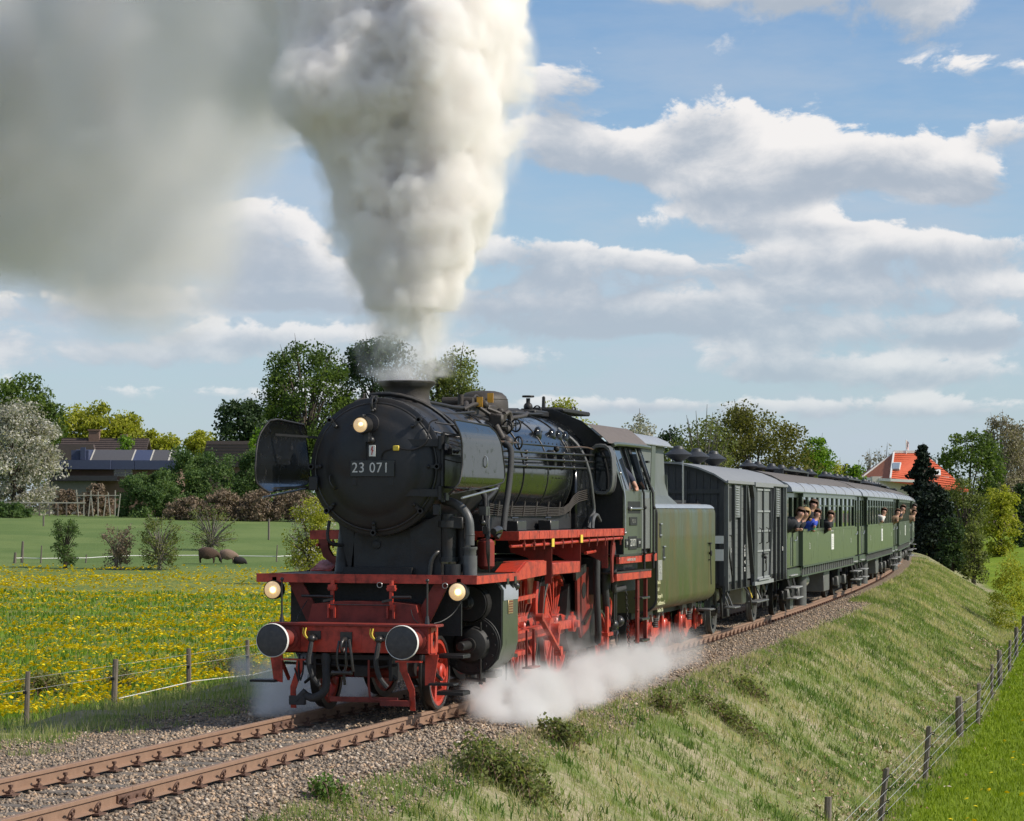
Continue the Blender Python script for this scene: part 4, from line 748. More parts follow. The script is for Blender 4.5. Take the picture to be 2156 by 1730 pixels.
# wheels
def wheel(name, x, r, s, nsp, hub=.13, crank=None, mt=RED, par=L, web=False, yw=.70):
    y0 = s * yw; y1 = s * (yw + .13)
    wh = part(name, MB().lathe([(0, r + .028), (.03, r + .028), (.035, r), (.13, r - .004), (.135, r - .01), (.135, r - .055), (.0, r - .055), (0, r + .028)], (x, y0, r), (0, s, 0), 56), GREASE if mt is RED else UNDG, par)
    part('rim', MB().lathe([(.025, r - .052), (.12, r - .052), (.12, r - .11), (.025, r - .12), (.025, r - .052)], (x, y0, r), (0, s, 0), 48), mt, wh)
    mb = MB()
    for k in range(nsp):
        a = 2 * pi * (k + .5) / nsp; c_, s_ = cos(a), sin(a)
        mb.bar((x + c_ * hub * .8, (y0 + y1) / 2, r + s_ * hub * .8), (x + c_ * (r - .1), (y0 + y1) / 2 - s * .01, r + s_ * (r - .1)), .045 if nsp > 9 else .09, .05, (0, 1, 0))
    part('spokes', mb, mt, wh)
    part('hub', MB().lathe([(0, hub), (.17, hub), (.19, hub - .02), (.19, .06), (.215, .055), (.215, 0)], (x, y0 - s * .0, r), (0, s, 0), 28), mt, wh)
    if crank is not None:
        a, rr = crank; cx_, cz_ = x + rr * cos(a), r + rr * sin(a)
        part('crank_boss', MB().prism([(x + u, r + w) for u, w in [(cos(a) * c - sin(a) * t, sin(a) * c + cos(a) * t) for c, t in ((-.12, .13), (.1, .16), (rr + .05, .12), (rr + .12, 0), (rr + .05, -.12), (.1, -.16), (-.12, -.13))]], 'y', s * (yw + .02), s * (yw + .19)).cyl((cx_, s * (yw + .15), cz_), (cx_, s * (yw + .42), cz_), .06, n=20), mt, wh)
        b0 = a + pi; sg = [(x + (r - .11) * cos(b0 + t), r + (r - .11) * sin(b0 + t)) for t in np.linspace(-.62, .62, 13)] + [(x + (r * .58) * cos(b0 + t), r + (r * .58) * sin(b0 + t)) for t in np.linspace(.5, -.5, 9)]
        part('counterweight', MB().prism(sg, 'y', s * (yw + .03), s * (yw + .13)), mt, wh)
    return wh
for s in (-1, 1):
    lw = wheel('leading_wheel', 1.85, .5, s, 6, .12)
    wheel('trailing_wheel', 11.4, .5, s, 8, .12)
    ca = 0.0 if s < 0 else pi / 2
    for x in (4.3, 6.3, 8.3): wheel('driving_wheel', x, .875, s, 18, .17, (ca, .33))
    dx, dz = .33 * cos(ca), .33 * sin(ca)
    yr = s * 1.0
    cr = P_('coupling_rod', MB().bar((4.3 + dx, yr, .875 + dz), (6.3 + dx, yr, .875 + dz), .05, .13, (0, 0, 1)).bar((6.3 + dx, yr, .875 + dz), (8.3 + dx, yr, .875 + dz), .05, .13, (0, 0, 1)), RED)
    for x in (4.3, 6.3, 8.3): P_('rod_end', MB().cyl((x + dx, yr - s * .04, .875 + dz), (x + dx, yr + s * .05, .875 + dz), .13, n=24).cyl((x + dx, yr + s * .05, .875 + dz), (x + dx, yr + s * .09, .875 + dz), .05, n=8).cyl((x + dx, yr, .99 + dz), (x + dx, yr, 1.06 + dz), .03, n=8), RED, cr)
    ym = s * 1.12
    mr = P_('main_rod', MB().bar((4.35, ym, .84), (6.3 + dx, ym, .875 + dz), .06, .15, (0, 0, 1)).cyl((6.3 + dx, ym - s * .05, .875 + dz), (6.3 + dx, ym + s * .06, .875 + dz), .17, n=28).box(4.2, 4.5, s * 1.07, s * 1.17, .73, .95, .01), RED)
    P_('rod_flute', MB().bar((4.6, ym + s * .032, .845), (6.05 + dx, ym + s * .032, .87 + dz), .01, .07, (0, 0, 1)), REDD, mr)
    rc = P_('return_crank', MB().bar((6.3 + dx, s * 1.25, .875 + dz), (6.55, s * 1.25, .62), .06, .11, (0, 1, 0)).cyl((6.3 + dx, s * 1.18, .875 + dz), (6.3 + dx, s * 1.30, .875 + dz), .085, n=16), RED)
    P_('eccentric_rod', MB().bar((6.58, s * 1.30, .55), (5.45, s * 1.30, 1.10), .045, .075, (0, 1, 0)).cyl((6.58, s * 1.24, .55), (6.58, s * 1.35, .55), .075, n=14).cyl((5.45, s * 1.24, 1.10), (5.45, s * 1.35, 1.10), .06, n=14), RED)
    P_('expansion_link', MB().tube([(5.52, s * 1.22, 1.62), (5.44, s * 1.22, 1.38), (5.45, s * 1.22, 1.1)], .045, 6, sm=1).bar((3.7, s * 1.22, 1.38), (5.45, s * 1.22, 1.42), .04, .06).box(5.3, 5.7, s * 1.1, s * 1.14, 1.3, 1.75), RED)
    P_('crosshead', MB().box(4.05, 4.5, s * 1.02, s * 1.20, .66, 1.04, .02).cyl((3.4, s * 1.1, .84), (4.1, s * 1.1, .84), .04, n=12), GREASE)
    P_('slide_bar', MB().box(3.45, 5.2, s * 1.05, s * 1.17, 1.05, 1.13, .005).box(3.45, 5.2, s * 1.05, s * 1.17, .57, .64, .005).prism([(5.05, .5), (5.25, .5), (5.3, 1.74), (5.0, 1.74)], 'y', s * .9, s * .94), RED)
    P_('combination_lever', MB().bar((3.86, s * 1.25, 1.42), (3.9, s * 1.25, .62), .03, .05, (1, 0, 0)).bar((3.9, s * 1.25, .64), (4.3, s * 1.25, .6), .03, .05), GREASE)
    P_('motion_step', MB().bar((4.55, s * 1.33, .95), (4.55, s * 1.33, .42), .02, .03, (0, 1, 0)).bar((4.95, s * 1.33, .95), (4.95, s * 1.33, .42), .03, .04, (0, 1, 0)).box(4.5, 5.0, s * 1.28, s * 1.42, .40, .425), REDD)
    P_('main_frame', MB().prism([(3.3, 1.72), (12.3, 1.72), (12.3, 1.1), (10.2, 1.05), (9.3, .62), (3.6, .62), (3.3, .9)], 'y', s * .56, s * .60), BLKM)
    P_('brake_hanger', (lambda mb: [mb.bar((x, s * .86, 1.5), (x - .12, s * .86, .95), .03, .06, (0, 1, 0)).bar((x - .12, s * .86, .95), (x + .06, s * .86, .35), .04, .07, (0, 1, 0)).box(x - .22, x - .1, s * .72, s * .84, .7, 1.05, .02) for x in (5.3, 7.3, 9.35)] and mb)(MB()), REDD)
    P_('spring_gear', (lambda mb: [mb.bar((x - .45, s * .66, .34), (x + .45, s * .66, .34), .08, .03).bar((x - .3, s * .66, .31), (x + .3, s * .66, .31), .08, .03) for x in (4.3, 6.3, 8.3)] and mb)(MB()), REDD)
    # ashpan / trailing truck area
    P_('frame_bracket', MB().prism([(8.9, 1.75), (9.9, 1.75), (10.2, 1.3), (9.7, .75), (9.2, .62), (8.95, 1.0)], 'y', s * .98, s * 1.02), REDD)
    P_('bracket_opening', MB().cyl((9.35, s * 1.022, 1.38), (9.35, s * 1.03, 1.38), .13, n=24), BLKM)
    P_('link_casting', MB().bar((8.4, s * 1.1, 1.62), (9.1, s * 1.1, 1.75), .05, .12), GREASE); P_('link_casting', MB().bar((9.2, s * 1.06, .85), (9.7, s * 1.06, 1.05), .05, .06), GREASE)
    P_('red_stanchion', MB().box(9.86, 9.98, s * 1.26, s * 1.30, .40, 1.10).box(9.8, 10.2, s * 1.22, s * 1.32, .62, .68), RED)
    P_('injector_pipe', MB().tube([(9.25, s * 1.25, 2.24), (9.2, s * 1.28, 2.0), (9.15, s * 1.28, 1.4), (9.3, s * 1.28, .75), (9.5, s * 1.22, .55)], .055, 10, sm=2), LAG)
    P_('injector_pipe', MB().tube([(9.45, s * 1.2, 1.98), (9.7, s * 1.24, 1.98), (9.82, s * 1.26, 1.85), (9.8, s * 1.26, 1.5), (9.95, s * 1.26, 1.15), (10.05, s * 1.24, 1.02)], .062, 10, sm=2), LAG)
    P_('injector_pipe', MB().tube([(9.95, s * 1.35, 2.2), (10.0, s * 1.37, 1.9), (10.02, s * 1.37, 1.45), (10.1, s * 1.35, 1.36), (10.4, s * 1.33, 1.36), (10.95, s * 1.33, 1.38)], .048, 10, sm=2), LAG)
    P_('red_pipe', MB().tube([(8.3, s * 1.3, 2.0), (9.3, s * 1.32, 2.03), (9.62, s * 1.33, 1.98), (9.66, s * 1.33, 1.8)], .028, 8, sm=2).tube([(10.0, s * 1.2, 1.25), (10.35, s * 1.22, 1.24), (10.45, s * 1.22, 1.1), (10.3, s * 1.22, .75)], .028, 8, sm=2), RED)
    P_('pump_rods', MB().cyl((10.35, s * 1.3, 1.9), (10.35, s * 1.3, .8), .02, n=8).cyl((10.5, s * 1.3, 1.9), (10.5, s * 1.3, .8), .016, n=8).cyl((10.4, s * 1.2, .75), (11.2, s * 1.2, .85), .06, n=12).ball((10.45, s * 1.26, .78), .09, 10, 8).ball((10.9, s * 1.26, .82), .09, 10, 8).torus((10.6, s * 1.3, .55), (0, 1, 0), .10, .02, 20, 6), GREASE)
    P_('injector_body', MB().cyl((9.3, s * 1.2, 2.1), (9.55, s * 1.2, 2.1), .07, n=12).box(9.6, 9.75, s * 1.15, s * 1.3, 2.0, 2.2, .02), BLKM)
    P_('chain', (lambda mb: [mb.torus((11.25 + .012 * k, s * 1.3, 1.3 - .045 * k), (1, 0, 0) if k % 2 else (0, 1, 0), .022, .007, 10, 5) for k in range(22)] and mb)(MB()), GREASE)
    ld = P_('cab_ladder', MB().box(11.6, 11.66, s * 1.44, s * 1.38, .42, 1.60).box(12.25, 12.31, s * 1.44, s * 1.38, .42, 1.60).cyl((11.5, s * 1.44, .45), (11.5, s * 1.44, 1.6), .018, n=8).ball((11.5, s * 1.44, .98), .03), REDD)
    for zz in (1.2, .84, .48): P_('rung', MB().box(11.66, 12.25, s * 1.50, s * 1.34, zz - .035, zz, .005), GREASE, ld)
P_('ashpan', MB().prism([(8.6, .7), (8.9, .42), (10.9, .42), (11.0, 1.5), (8.8, 1.5)], 'y', -.9, .9), BLKM)
P_('cab_underside', MB().box(9.7, 12.6, -1.2, 1.2, 1.3, 1.9), BLKM)
for x, w in ((1.85, .5), (4.3, .875), (6.3, .875), (8.3, .875), (11.4, .5)): P_('axle', MB().cyl((x, -.7, w), (x, .7, w), .09, n=14), REDD)

# cab
cp = [(-1.50, 1.95), (-1.50, 2.98), (-1.24, 3.78)]
cb = empty('driver_cab'); cb.parent = L
part('cab_front', MB().prism([(-1.49, 1.95), (-1.49, 2.98), (-1.23, 3.76), (-.8, 4.14), (-.3, 4.34), (.3, 4.34), (.8, 4.14), (1.23, 3.76), (1.49, 2.98), (1.49, 1.95)], 'x', 10.13, 10.17), BLKM, cb)
part('cab_floor', MB().box(10.17, 12.6, -1.45, 1.45, 1.95, 2.0), BLKM, cb)
part('boiler_backhead', MB().box(10.17, 10.6, -.8, .8, 2.0, 3.9), BLKM, cb)
for s in (-1, 1):
    part('cab_side', MB().box(10.13, 11.52, s * 1.51, s * 1.485, 1.95, 2.99), CABG, cb)
    part('cab_rear_side', MB().box(12.26, 12.62, s * 1.51, s * 1.485, 1.95, 2.99).prism([(12.26, 2.99), (12.62, 2.99), (12.70, 3.78), (12.38, 3.78)], 'y', s * 1.50, s * 1.49), CABG, cb)
    dr = part('cab_door', MB().box(11.54, 12.22, s * 1.50, s * 1.475, 2.02, 2.88, .004), mat('grey_door_paint', (.15, .155, .15), .45), cb)
    def slant(xa, xb, t0, t1, th=.02):     # panel on the inward sloping upper side
        pa = lambda t: (s * (1.50 - .26 * t), 2.98 + .80 * t)
        (y0, z0), (y1, z1) = pa(t0), pa(t1); sh = .30
        X = lambda x, t: x
        v = [(X(xa, t0), y0, z0), (X(xb, t0), y0, z0), (X(xb, t1), y1, z1), (X(xa, t1), y1, z1)]
        v += [(a_, b__ - s * th, c__) for a_, b__, c__ in v]
        return MB().add(v, [(0, 1, 2, 3), (4, 7, 6, 5), (0, 4, 5, 1), (1, 5, 6, 2), (2, 6, 7, 3), (3, 7, 4, 0)])
    wn = part('side_window', slant(10.13, 10.26, 0, 1), CABG, cb)
    def sl(xa, xb, t0, t1, m_, nm, th=.02): part(nm, slant(xa, xb, t0, t1, th), m_, wn)
    sl(12.30, 12.62, 0, 1, CABG, 'rear_pillar'); sl(10.26, 12.30, .93, 1, CABG, 'top_rail'); sl(10.26, 12.30, 0, .05, CABG, 'sill')
    sl(10.84, 10.90, .05, .93, BLKM, 'pillar', .04); sl(11.25, 11.30, .05, .93, BLKM, 'pillar', .05); sl(11.70, 11.76, .05, .93, BLKM, 'pillar', .05); sl(12.1, 12.14, .05, .93, GREASE, 'pillar', .04)
    sl(10.28, 10.84, .05, .93, GLASS, 'pane', .006)
    sl(11.78, 12.1, .3, .93, GLASS, 'pane', .006)
    sp_ = part('wind_deflector', MB().prism([(s * 1.50, 3.02), (s * 1.62, 3.02), (s * 1.46, 3.62), (s * 1.33, 3.62)], 'x', 11.3, 11.31), GLASS, wn)
    part('window_bars', MB().bar((10.42, s * 1.49, 3.02), (10.42, s * 1.25, 3.74), .02, .02, (1, 0, 0)).bar((12.46, s * 1.52, 2.99), (12.46, s * 1.27, 3.76), .02, .03, (1, 0, 0)), STEEL, wn)
    # front spectacle with its hood
    hd = MB(); cyy, czz = s * 1.20, 3.34; ring = []
    for i in range(32):
        a = 2 * pi * i / 32; c_, s_ = cos(a), sin(a); k = (abs(c_ / .20) ** 3.2 + abs(s_ / .42) ** 3.2) ** (-1 / 3.2); ring.append((c_ * k, s_ * k))
    v = []
    for xx, g_ in ((10.13, 1.0), (9.86, 1.0), (9.84, .97), (9.84, .86), (10.1, .84)): v += [(xx, cyy + u * g_ - s * .1 * (w + .4) * .3, czz + w * g_) for u, w in ring]
    f = [(k * 32 + i, k * 32 + (i + 1) % 32, (k + 1) * 32 + (i + 1) % 32, (k + 1) * 32 + i) for k in range(4) for i in range(32)]
    part('window_hood', hd.add(v, f), mat('hood_grey', (.10, .10, .10), .4), cb)
    part('front_pane', MB().box(10.09, 10.11, cyy - .15, cyy + .15, czz - .34, czz + .34), GLASS, cb)
    part('handrail', MB().tube([(10.02, s * 1.47, 3.26), (10.05, s * 1.53, 3.0), (10.05, s * 1.55, 2.86), (10.05, s * 1.55, 2.3)][:4], .014, 8, sm=1).ball((10.05, s * 1.55, 2.3), .028).ball((10.02, s * 1.47, 3.28), .028), STEEL, cb)
    for xx in (11.50, 12.24):
        part('door_handrail', MB().tube([(xx + .02, s * 1.27, 3.72), (xx, s * 1.55, 2.96), (xx, s * 1.56, 2.6), (xx, s * 1.56, 1.68)], .020, 8).ball((xx, s * 1.57, 2.72), .032).ball((xx, s * 1.57, 1.95), .032), BLKM, cb)
    part('step_handle', MB().box(10.42, 11.40, s * 1.513, s * 1.505, 2.62, 2.82), BLKM, cb)
    part('handle_bar', MB().cyl((10.5, s * 1.54, 2.70), (11.45, s * 1.54, 2.70), .018, n=8).ball((10.5, s * 1.54, 2.7), .035), STEEL, cb)
    bb = part('cab_sill_beam', MB().box(9.72, 11.44, s * 1.53, s * 1.47, 1.80, 1.91, .004).box(11.6, 12.2, s * 1.53, s * 1.47, 1.80, 1.925, .004).box(12.3, 12.68, s * 1.53, s * 1.47, 1.80, 1.93, .004), RED, cb)
    part('sill_tread', MB().box(9.72, 11.5, s * 1.53, s * 1.4, 1.915, 1.95), GREASE, bb)
    part('lower_step_beam', MB().box(9.72, 12.40, s * 1.49, s * 1.44, 1.52, 1.635, .004), RED, cb)
    part('lower_tread', MB().box(9.70, 12.42, s * 1.49, s * 1.2, 1.64, 1.665), SOOT, cb)
    part('step_hanger_plate', MB().prism([(9.62, 2.3), (9.70, 2.3), (9.78, 2.05), (9.66, 1.9), (9.62, 1.6), (9.72, 1.52), (9.58, 1.5), (9.50, 1.9)], 'y', s * 1.45, s * 1.42), REDD, cb)
rot_s = (pi / 2, 0, 0)
tw = mat('dim_white_lettering', (.55, .55, .5), .6)
for (x0, x1, z0, z1) in ((10.48, 11.08, 2.02, 2.24), (10.12 + .1, 10.42, 2.06, 2.2), (11.14, 11.42, 2.05, 2.2), (10.55, 11.1, 2.42, 2.56)): part('cab_plate', MB().box(x0, x1, -1.525, -1.512, z0, z1, .003), BLKM, cb)
text('cab_number', '23 071', tw, cb, (10.78, -1.527, 2.13), .17, rot_s, .003, .95)
text('depot_text', 'DB', tw, cb, (10.32, -1.527, 2.13), .07, rot_s, .002); text('owner_text', 'VSM', tw, cb, (11.28, -1.527, 2.13), .07, rot_s, .002)
text('class_text', 'P 35.16', mat('faint_lettering', (.2, .2, .18), .6), cb, (10.82, -1.527, 2.49), .09, rot_s, .002)
text('beam_text', 'Lw 61,8t  Br G 96t   25.4.07', tw, cb, (10.6, -1.534, 1.856), .058, rot_s, .002)
# roof
def roofarc(x0, x1, n=20, up=0., a0=0, a1=1):
    pr = [(-1.30, 3.76), (-1.20, 3.86), (-1.0, 4.03), (-.75, 4.18), (-.5, 4.28), (-.25, 4.34), (0, 4.36), (.25, 4.34), (.5, 4.28), (.75, 4.18), (1.0, 4.03), (1.20, 3.86), (1.30, 3.76)][a0:a1 or None]
    P0 = [(y, z + up) for y, z in pr] + [(y, z + up - .03) for y, z in pr[::-1]]
    return MB().prism(P0, 'x', x0, x1)
rf = part('cab_roof', roofarc(9.86, 13.05), BLKM, cb, 25)
part('roof_side_panel', MB().prism([(-1.31, 3.765), (-1.21, 3.868), (-1.01, 4.038), (-.93, 4.088), (-.93, 4.094), (-1.01, 4.045), (-1.21, 3.877), (-1.32, 3.77)], 'x', 9.87, 13.04), ROOFB, rf)
part('rain_gutter', MB().tube([(10.1, -1.33, 3.74), (10.3, -1.345, 3.77), (12.9, -1.345, 3.77), (13.1, -1.33, 3.74)], .035, 8, sm=1), CABG, rf)
for xx in (10.9, 11.9): part('roof_rib', roofarc(xx, xx + .025, up=.012), GREASE, rf)
part('roof_vent', MB().box(10.6, 12.5, -.38, .38, 4.30, 4.375, .02).box(10.7, 12.4, -.25, .25, 4.375, 4.395, .01), BLKM, rf)
part('roof_hook', MB().torus((12.85, 0, 4.42), (.3, 1, 0), .06, .016, 16, 6, -1, 3.6), BLKM, rf)
# footplate crew forearm on the sill
ar = empty('person', loc=(0, 0, 0), label='engine driver in dark overalls resting his forearm on the cab window sill', cat='person')
def skinmesh(name, verts, edges, radii, mt, par, sub=2):
    me = bpy.data.meshes.new(name); me.from_pydata(verts, edges, []); me.update()
    o = bpy.data.objects.new(name, me); COL.objects.link(o); o.parent = par
    md = o.modifiers.new('s', 'SKIN'); me.skin_vertices.new() if not me.skin_vertices else None
    for i, r in enumerate(radii): me.skin_vertices[0].data[i].radius = (r, r) if not isinstance(r, tuple) else r
    me.skin_vertices[0].data[0].use_root = True; md.use_smooth_shade = True
    ss = o.modifiers.new('u', 'SUBSURF'); ss.levels = ss.render_levels = sub
    me.materials.append(mt); return o
SKIN = mat('skin', (.52, .27, .18), .55, var=.06); SKINP = mat('fair_skin', (.58, .32, .24), .55, var=.05)
NAVY = mat('dark_blue_cloth', (.03, .035, .06), .85, bump=.3)
skinmesh('body', [(11.0, -1.02, 3.0), (11.0, -1.0, 3.28), (11.0, -1.0, 3.46), (10.98, -1.02, 3.56), (10.97, -1.03, 3.66), (11.05, -1.22, 3.40), (11.08, -1.42, 3.20), (11.02, -1.53, 3.04), (10.92, -1.55, 3.015), (10.84, -1.555, 3.01), (10.9, -1.575, 3.0), (10.86, -1.53, 3.0)],
         [(0, 1), (1, 2), (2, 3), (3, 4), (2, 5), (5, 6), (6, 7), (7, 8), (8, 9), (8, 10), (8, 11)], [.17, .19, .1, .065, .1, .075, .05, .035, .035, .012, .012, .012], SKIN, ar)
skinmesh('overalls', [(11.0, -1.02, 2.98), (11.0, -1.0, 3.28), (11.0, -1.0, 3.46), (11.05, -1.22, 3.40), (11.08, -1.42, 3.20), (11.05, -1.48, 3.12)], [(0, 1), (1, 2), (2, 3), (3, 4), (4, 5)], [.19, .21, .13, .09, .07, .055], NAVY, ar)
# ------------------------------------------------------------------ the train behind the locomotive
def veh(name, xa, xb, **tg):
    a = atan2(yc(xb) - yc(xa), xb - xa); e = empty(name, (xa, yc(xa), 0), a, **tg); e['len'] = 0; del e['len']
    e_len = sqrt((xb - xa) ** 2 + (yc(xb) - yc(xa)) ** 2); return e, e_len
def bufs(par, u, sgn, mt, n='buffer'):
    for y in (-.875, .875): part(n, MB().cyl((u, y, 1.02), (u + sgn * .5, y, 1.02), .10, n=14).cyl((u + sgn * .5, y, 1.02), (u + sgn * .55, y, 1.02), .20, n=20), mt, par)
# ---- tender
TE, tl_ = veh('tender', 13.45, 21.2, label='green four axle tender with a tall grey bunker coupled behind the locomotive cab', cat='tender')
def side_sec(w, r0, zt_, zb, n=5):
    p = []
    for k in range(n + 1): a = pi / 2 * k / n; p.append((w - r0 + r0 * sin(a), zt_ - r0 + r0 * cos(a)))
    rb = .34
    for k in range(n + 1): a = pi / 2 * k / n; p.append((w - rb + rb * cos(a), zb + rb * .75 - rb * .75 * sin(a)))
    return p
ps = side_sec(1.47, .17, 2.78, .84); sec = ps + [(-y, z) for y, z in ps[::-1]]
part('water_tank', MB().prism([(y, z) for y, z in sec], 'x', .42, 6.95), TENDG, TE, 50)
part('tank_front_edge', MB().tube([(.42, -y, z) for y, z in ps], .022, 6), BLKM, TE)
part('shoulder_sheen_strip', MB().grid([[(u, -(1.31 + .17 * sin(a) + .004), 2.614 + .172 * cos(a)) for a in np.linspace(-.02, pi / 2 * .62, 7)] for u in (.425, 2.5, 4.6, 6.94)]).prism([(-1.30, 2.784), (1.30, 2.784), (1.30, 2.79), (-1.30, 2.79)], 'x', .42, 6.95), mat('tank_sky_sheen', (.27, .295, .32), .45, var=.12, scale=3), TE, 50)  # pale blue grey paints the sky's reflection onto the rounded shoulder
part('tank_deck', MB().box(.5, 6.9, -1.18, 1.18, 2.79, 2.80), mat('dusty_deck', (.17, .15, .13), .8, var=.25), TE)
part('bunker', MB().prism([(-1.30, 2.79), (-1.12, 2.95), (-1.05, 3.2), (-1.02, 3.90), (1.02, 3.90), (1.05, 3.2), (1.12, 2.95), (1.30, 2.79)], 'x', .30, 3.55).prism([(3.55, 2.79), (3.55, 3.35), (3.60, 3.0), (3.78, 2.79)], 'y', -1.1, 1.1), BUNK, TE, 30)
part('bunker_roof', MB().prism([(-1.16, 3.87), (-1.08, 3.97), (-.85, 4.07), (-.5, 4.13), (0, 4.15), (.5, 4.13), (.85, 4.07), (1.08, 3.97), (1.16, 3.87), (1.1, 3.87), (0, 4.1), (-1.1, 3.87)], 'x', .1, 3.72), ROOFG, TE, 30)
part('roof_edge_strip', MB().tube([(.1, -1.165, 3.875), (3.74, -1.165, 3.875)], .018, 6), ROOFG, TE)
for u, z in ((.95, 3.55), (1.15, 3.22)): part('lamp_iron', MB().box(u, u + .3, -1.10, -1.05, z - .1, z + .02).box(u + .28, u + .45, -1.16, -1.05, z - .02, z + .02), BLKM, TE)
part('hand_post', MB().cyl((1.05, -1.12, 3.05), (1.0, -1.12, 3.32), .018, n=8).ball((1.0, -1.12, 3.33), .035), GREASE, TE)
part('deck_rack', MB().box(3.9, 6.3, -.62, -.56, 2.84, 2.90).box(3.9, 6.3, -.98, -.92, 2.82, 2.87).box(3.9, 3.98, -.98, -.56, 2.8, 3.1), BLKM, TE)
part('deck_handrails', MB().tube([(4.3, -.7, 2.8), (4.25, -.7, 3.7), (4.22, -.7, 3.75)], .008, 6).tube([(5.8, -1.0, 2.8), (5.8, -1.0, 3.62), (5.88, -1.0, 3.66), (5.9, -1.0, 3.60), (5.9, -1.0, 2.8)], .009, 6, sm=1), STEEL, TE)
for u, z in ((.68, 2.36), (1.02, 1.95)):
    part('step_recess', MB().box(u, u + .19, -1.476, -1.468, z - .12, z + .06, .004).box(u + .02, u + .19, -1.476, -1.468, z - .18, z - .145), BLKM, TE)
    part('recess_lip', MB().box(u - .01, u + .2, -1.50, -1.468, z + .062, z + .08).box(u, u + .2, -1.49, -1.468, z - .14, z - .12), ROOFG, TE)
tp = part('tender_plate', MB().box(.56, .94, -1.478, -1.47, 1.42, 1.78, .003), mat('aluminium_plate', (.27, .27, .25), .5, var=.1), TE)
cream = mat('cream_lettering', (.75, .72, .45), .6)
for k, (t_, sz) in enumerate((('Bew.Gz', .11), ('Uü  1', .11), ('Bremsgew.18t', .115), ('Druckluftbremse m.Z.', .115), ('Gew.d.leer.T. 25t', .105))):
    text('tender_lettering', t_, cream, TE, (.50, -1.474, 1.385 - .125 * k), sz * .85, rot_s, .002, .85 if k > 1 else 1., 'LEFT')
text('plate_lettering', 'DB\n2\'2\' T31', tw, tp, (.75, -1.481, 1.60), .11, rot_s, .002, .7)
part('water_gauge', MB().tube([(6.15, -1.50, 2.02), (6.15, -1.52, 1.2)], .010, 6).box(6.08, 6.28, -1.52, -1.47, 2.0, 2.03).ball((6.17, -1.5, 1.82), .03, 8, 6).torus((6.17, -1.52, 1.82), (0, 1, 0), .05, .01, 12, 5).box(6.1, 6.22, -1.5, -1.47, 1.68, 1.7), BLKM, TE)
part('tender_frame', MB().box(.5, 7.2, -1.0, 1.0, .72, .9), BLKM, TE)
part('rear_ladder', MB().box(6.97, 7.0, -1.2, -1.16, .9, 2.7).box(6.97, 7.0, -.86, -.82, .9, 2.7), GREASE, TE)
bufs(TE, 7.1, 1, BLKM)
part('rear_buffer_beam', MB().box(7.0, 7.1, -1.3, 1.3, .85, 1.2), BLKM, TE)
for ub in (1.35, 5.0):
    bg_ = part('bogie_frame', MB().prism([(ub - .1, .55), (ub + .3, .72), (ub + 1.5, .72), (ub + 1.9, .55), (ub + 1.75, .38), (ub + 1.2, .30), (ub + .9, .16), (ub + .6, .30), (ub, .38)], 'y', -1.06, -1.0).prism([(ub - .1, .55), (ub + .3, .72), (ub + 1.5, .72), (ub + 1.9, .55), (ub + 1.75, .38), (ub + .9, .2), (ub, .38)], 'y', 1.0, 1.06), RED, TE)
    for k in (0, 1.8):
        for s in (-1, 1): w_ = wheel('wheel', ub + k, .5, s, 9, .12, None, RED, TE)
        part('axle_box', MB().box(ub + k - .14, ub + k + .14, -1.16, -1.0, .32, .64, .03).cyl((ub + k, -1.16, .48), (ub + k, -1.22, .48), .10, n=16).tube([(ub + k - .17, -1.1, .7), (ub + k - .18, -1.1, .4), (ub + k - .1, -1.1, .3)], .03, 6), RED, bg_)
    part('spring', (lambda mb: [mb.torus((ub + .9, -1.08, .52 + .035 * k), (0, 0, 1), .08, .016, 16, 6) for k in range(5)] and mb)(MB()), BLKM, bg_)
    for k in (.35, 1.45): part('frame_bracket', MB().prism([(ub + k - .22, .85), (ub + k + .22, .85), (ub + k + .3, .62), (ub + k + .22, .62), (ub + k + .1, .76), (ub + k - .1, .76), (ub + k - .22, .62), (ub + k - .3, .62)], 'y', -1.12, -1.08), mat('dusty_bracket', (.2, .17, .15), .7), TE)
part('rear_steps', MB().box(6.5, 7.0, -1.45, -1.15, .66, .70, .01).tube([(6.62, -1.2, .9), (6.5, -1.2, .78), (6.55, -1.2, .68)], .014, 6).tube([(6.86, -1.2, .9), (6.76, -1.2, .78), (6.8, -1.2, .68)], .014, 6), UNDG, TE)

# ---- grey covered van
WG, wl = veh('covered_wagon', 22.05, 32.0, label='grey boarded goods van with louvred vents and a low arched roof behind the tender', cat='goods wagon')
B = 9.75; u0 = .0
part('van_floor', MB().box(u0, B, -1.36, 1.36, 1.05, 1.16), UNDR, WG)
part('sole_bar', MB().box(u0, B, -1.40, -1.36, .98, 1.12).box(u0, B, 1.36, 1.40, .98, 1.12), UNDR, WG)
part('far_wall', MB().box(u0, B, 1.37, 1.41, 1.16, 3.27), WAGG, WG)
rr_ = [(-1.47, 3.27), (-1.2, 3.44), (-.85, 3.58), (-.45, 3.67), (0, 3.70), (.45, 3.67), (.85, 3.58), (1.2, 3.44), (1.47, 3.27)]
bdm = mesh_of(MB().box(0, B, -.015, .015, 0, .138, .004), 'board', WAGG, 0)
for k in range(15):
    o_ = bpy.data.objects.new('board', bdm); COL.objects.link(o_); o_.parent = WG; o_.location = (0, -1.395 + rnd.uniform(-.002, .002), 1.165 + k * .1405)
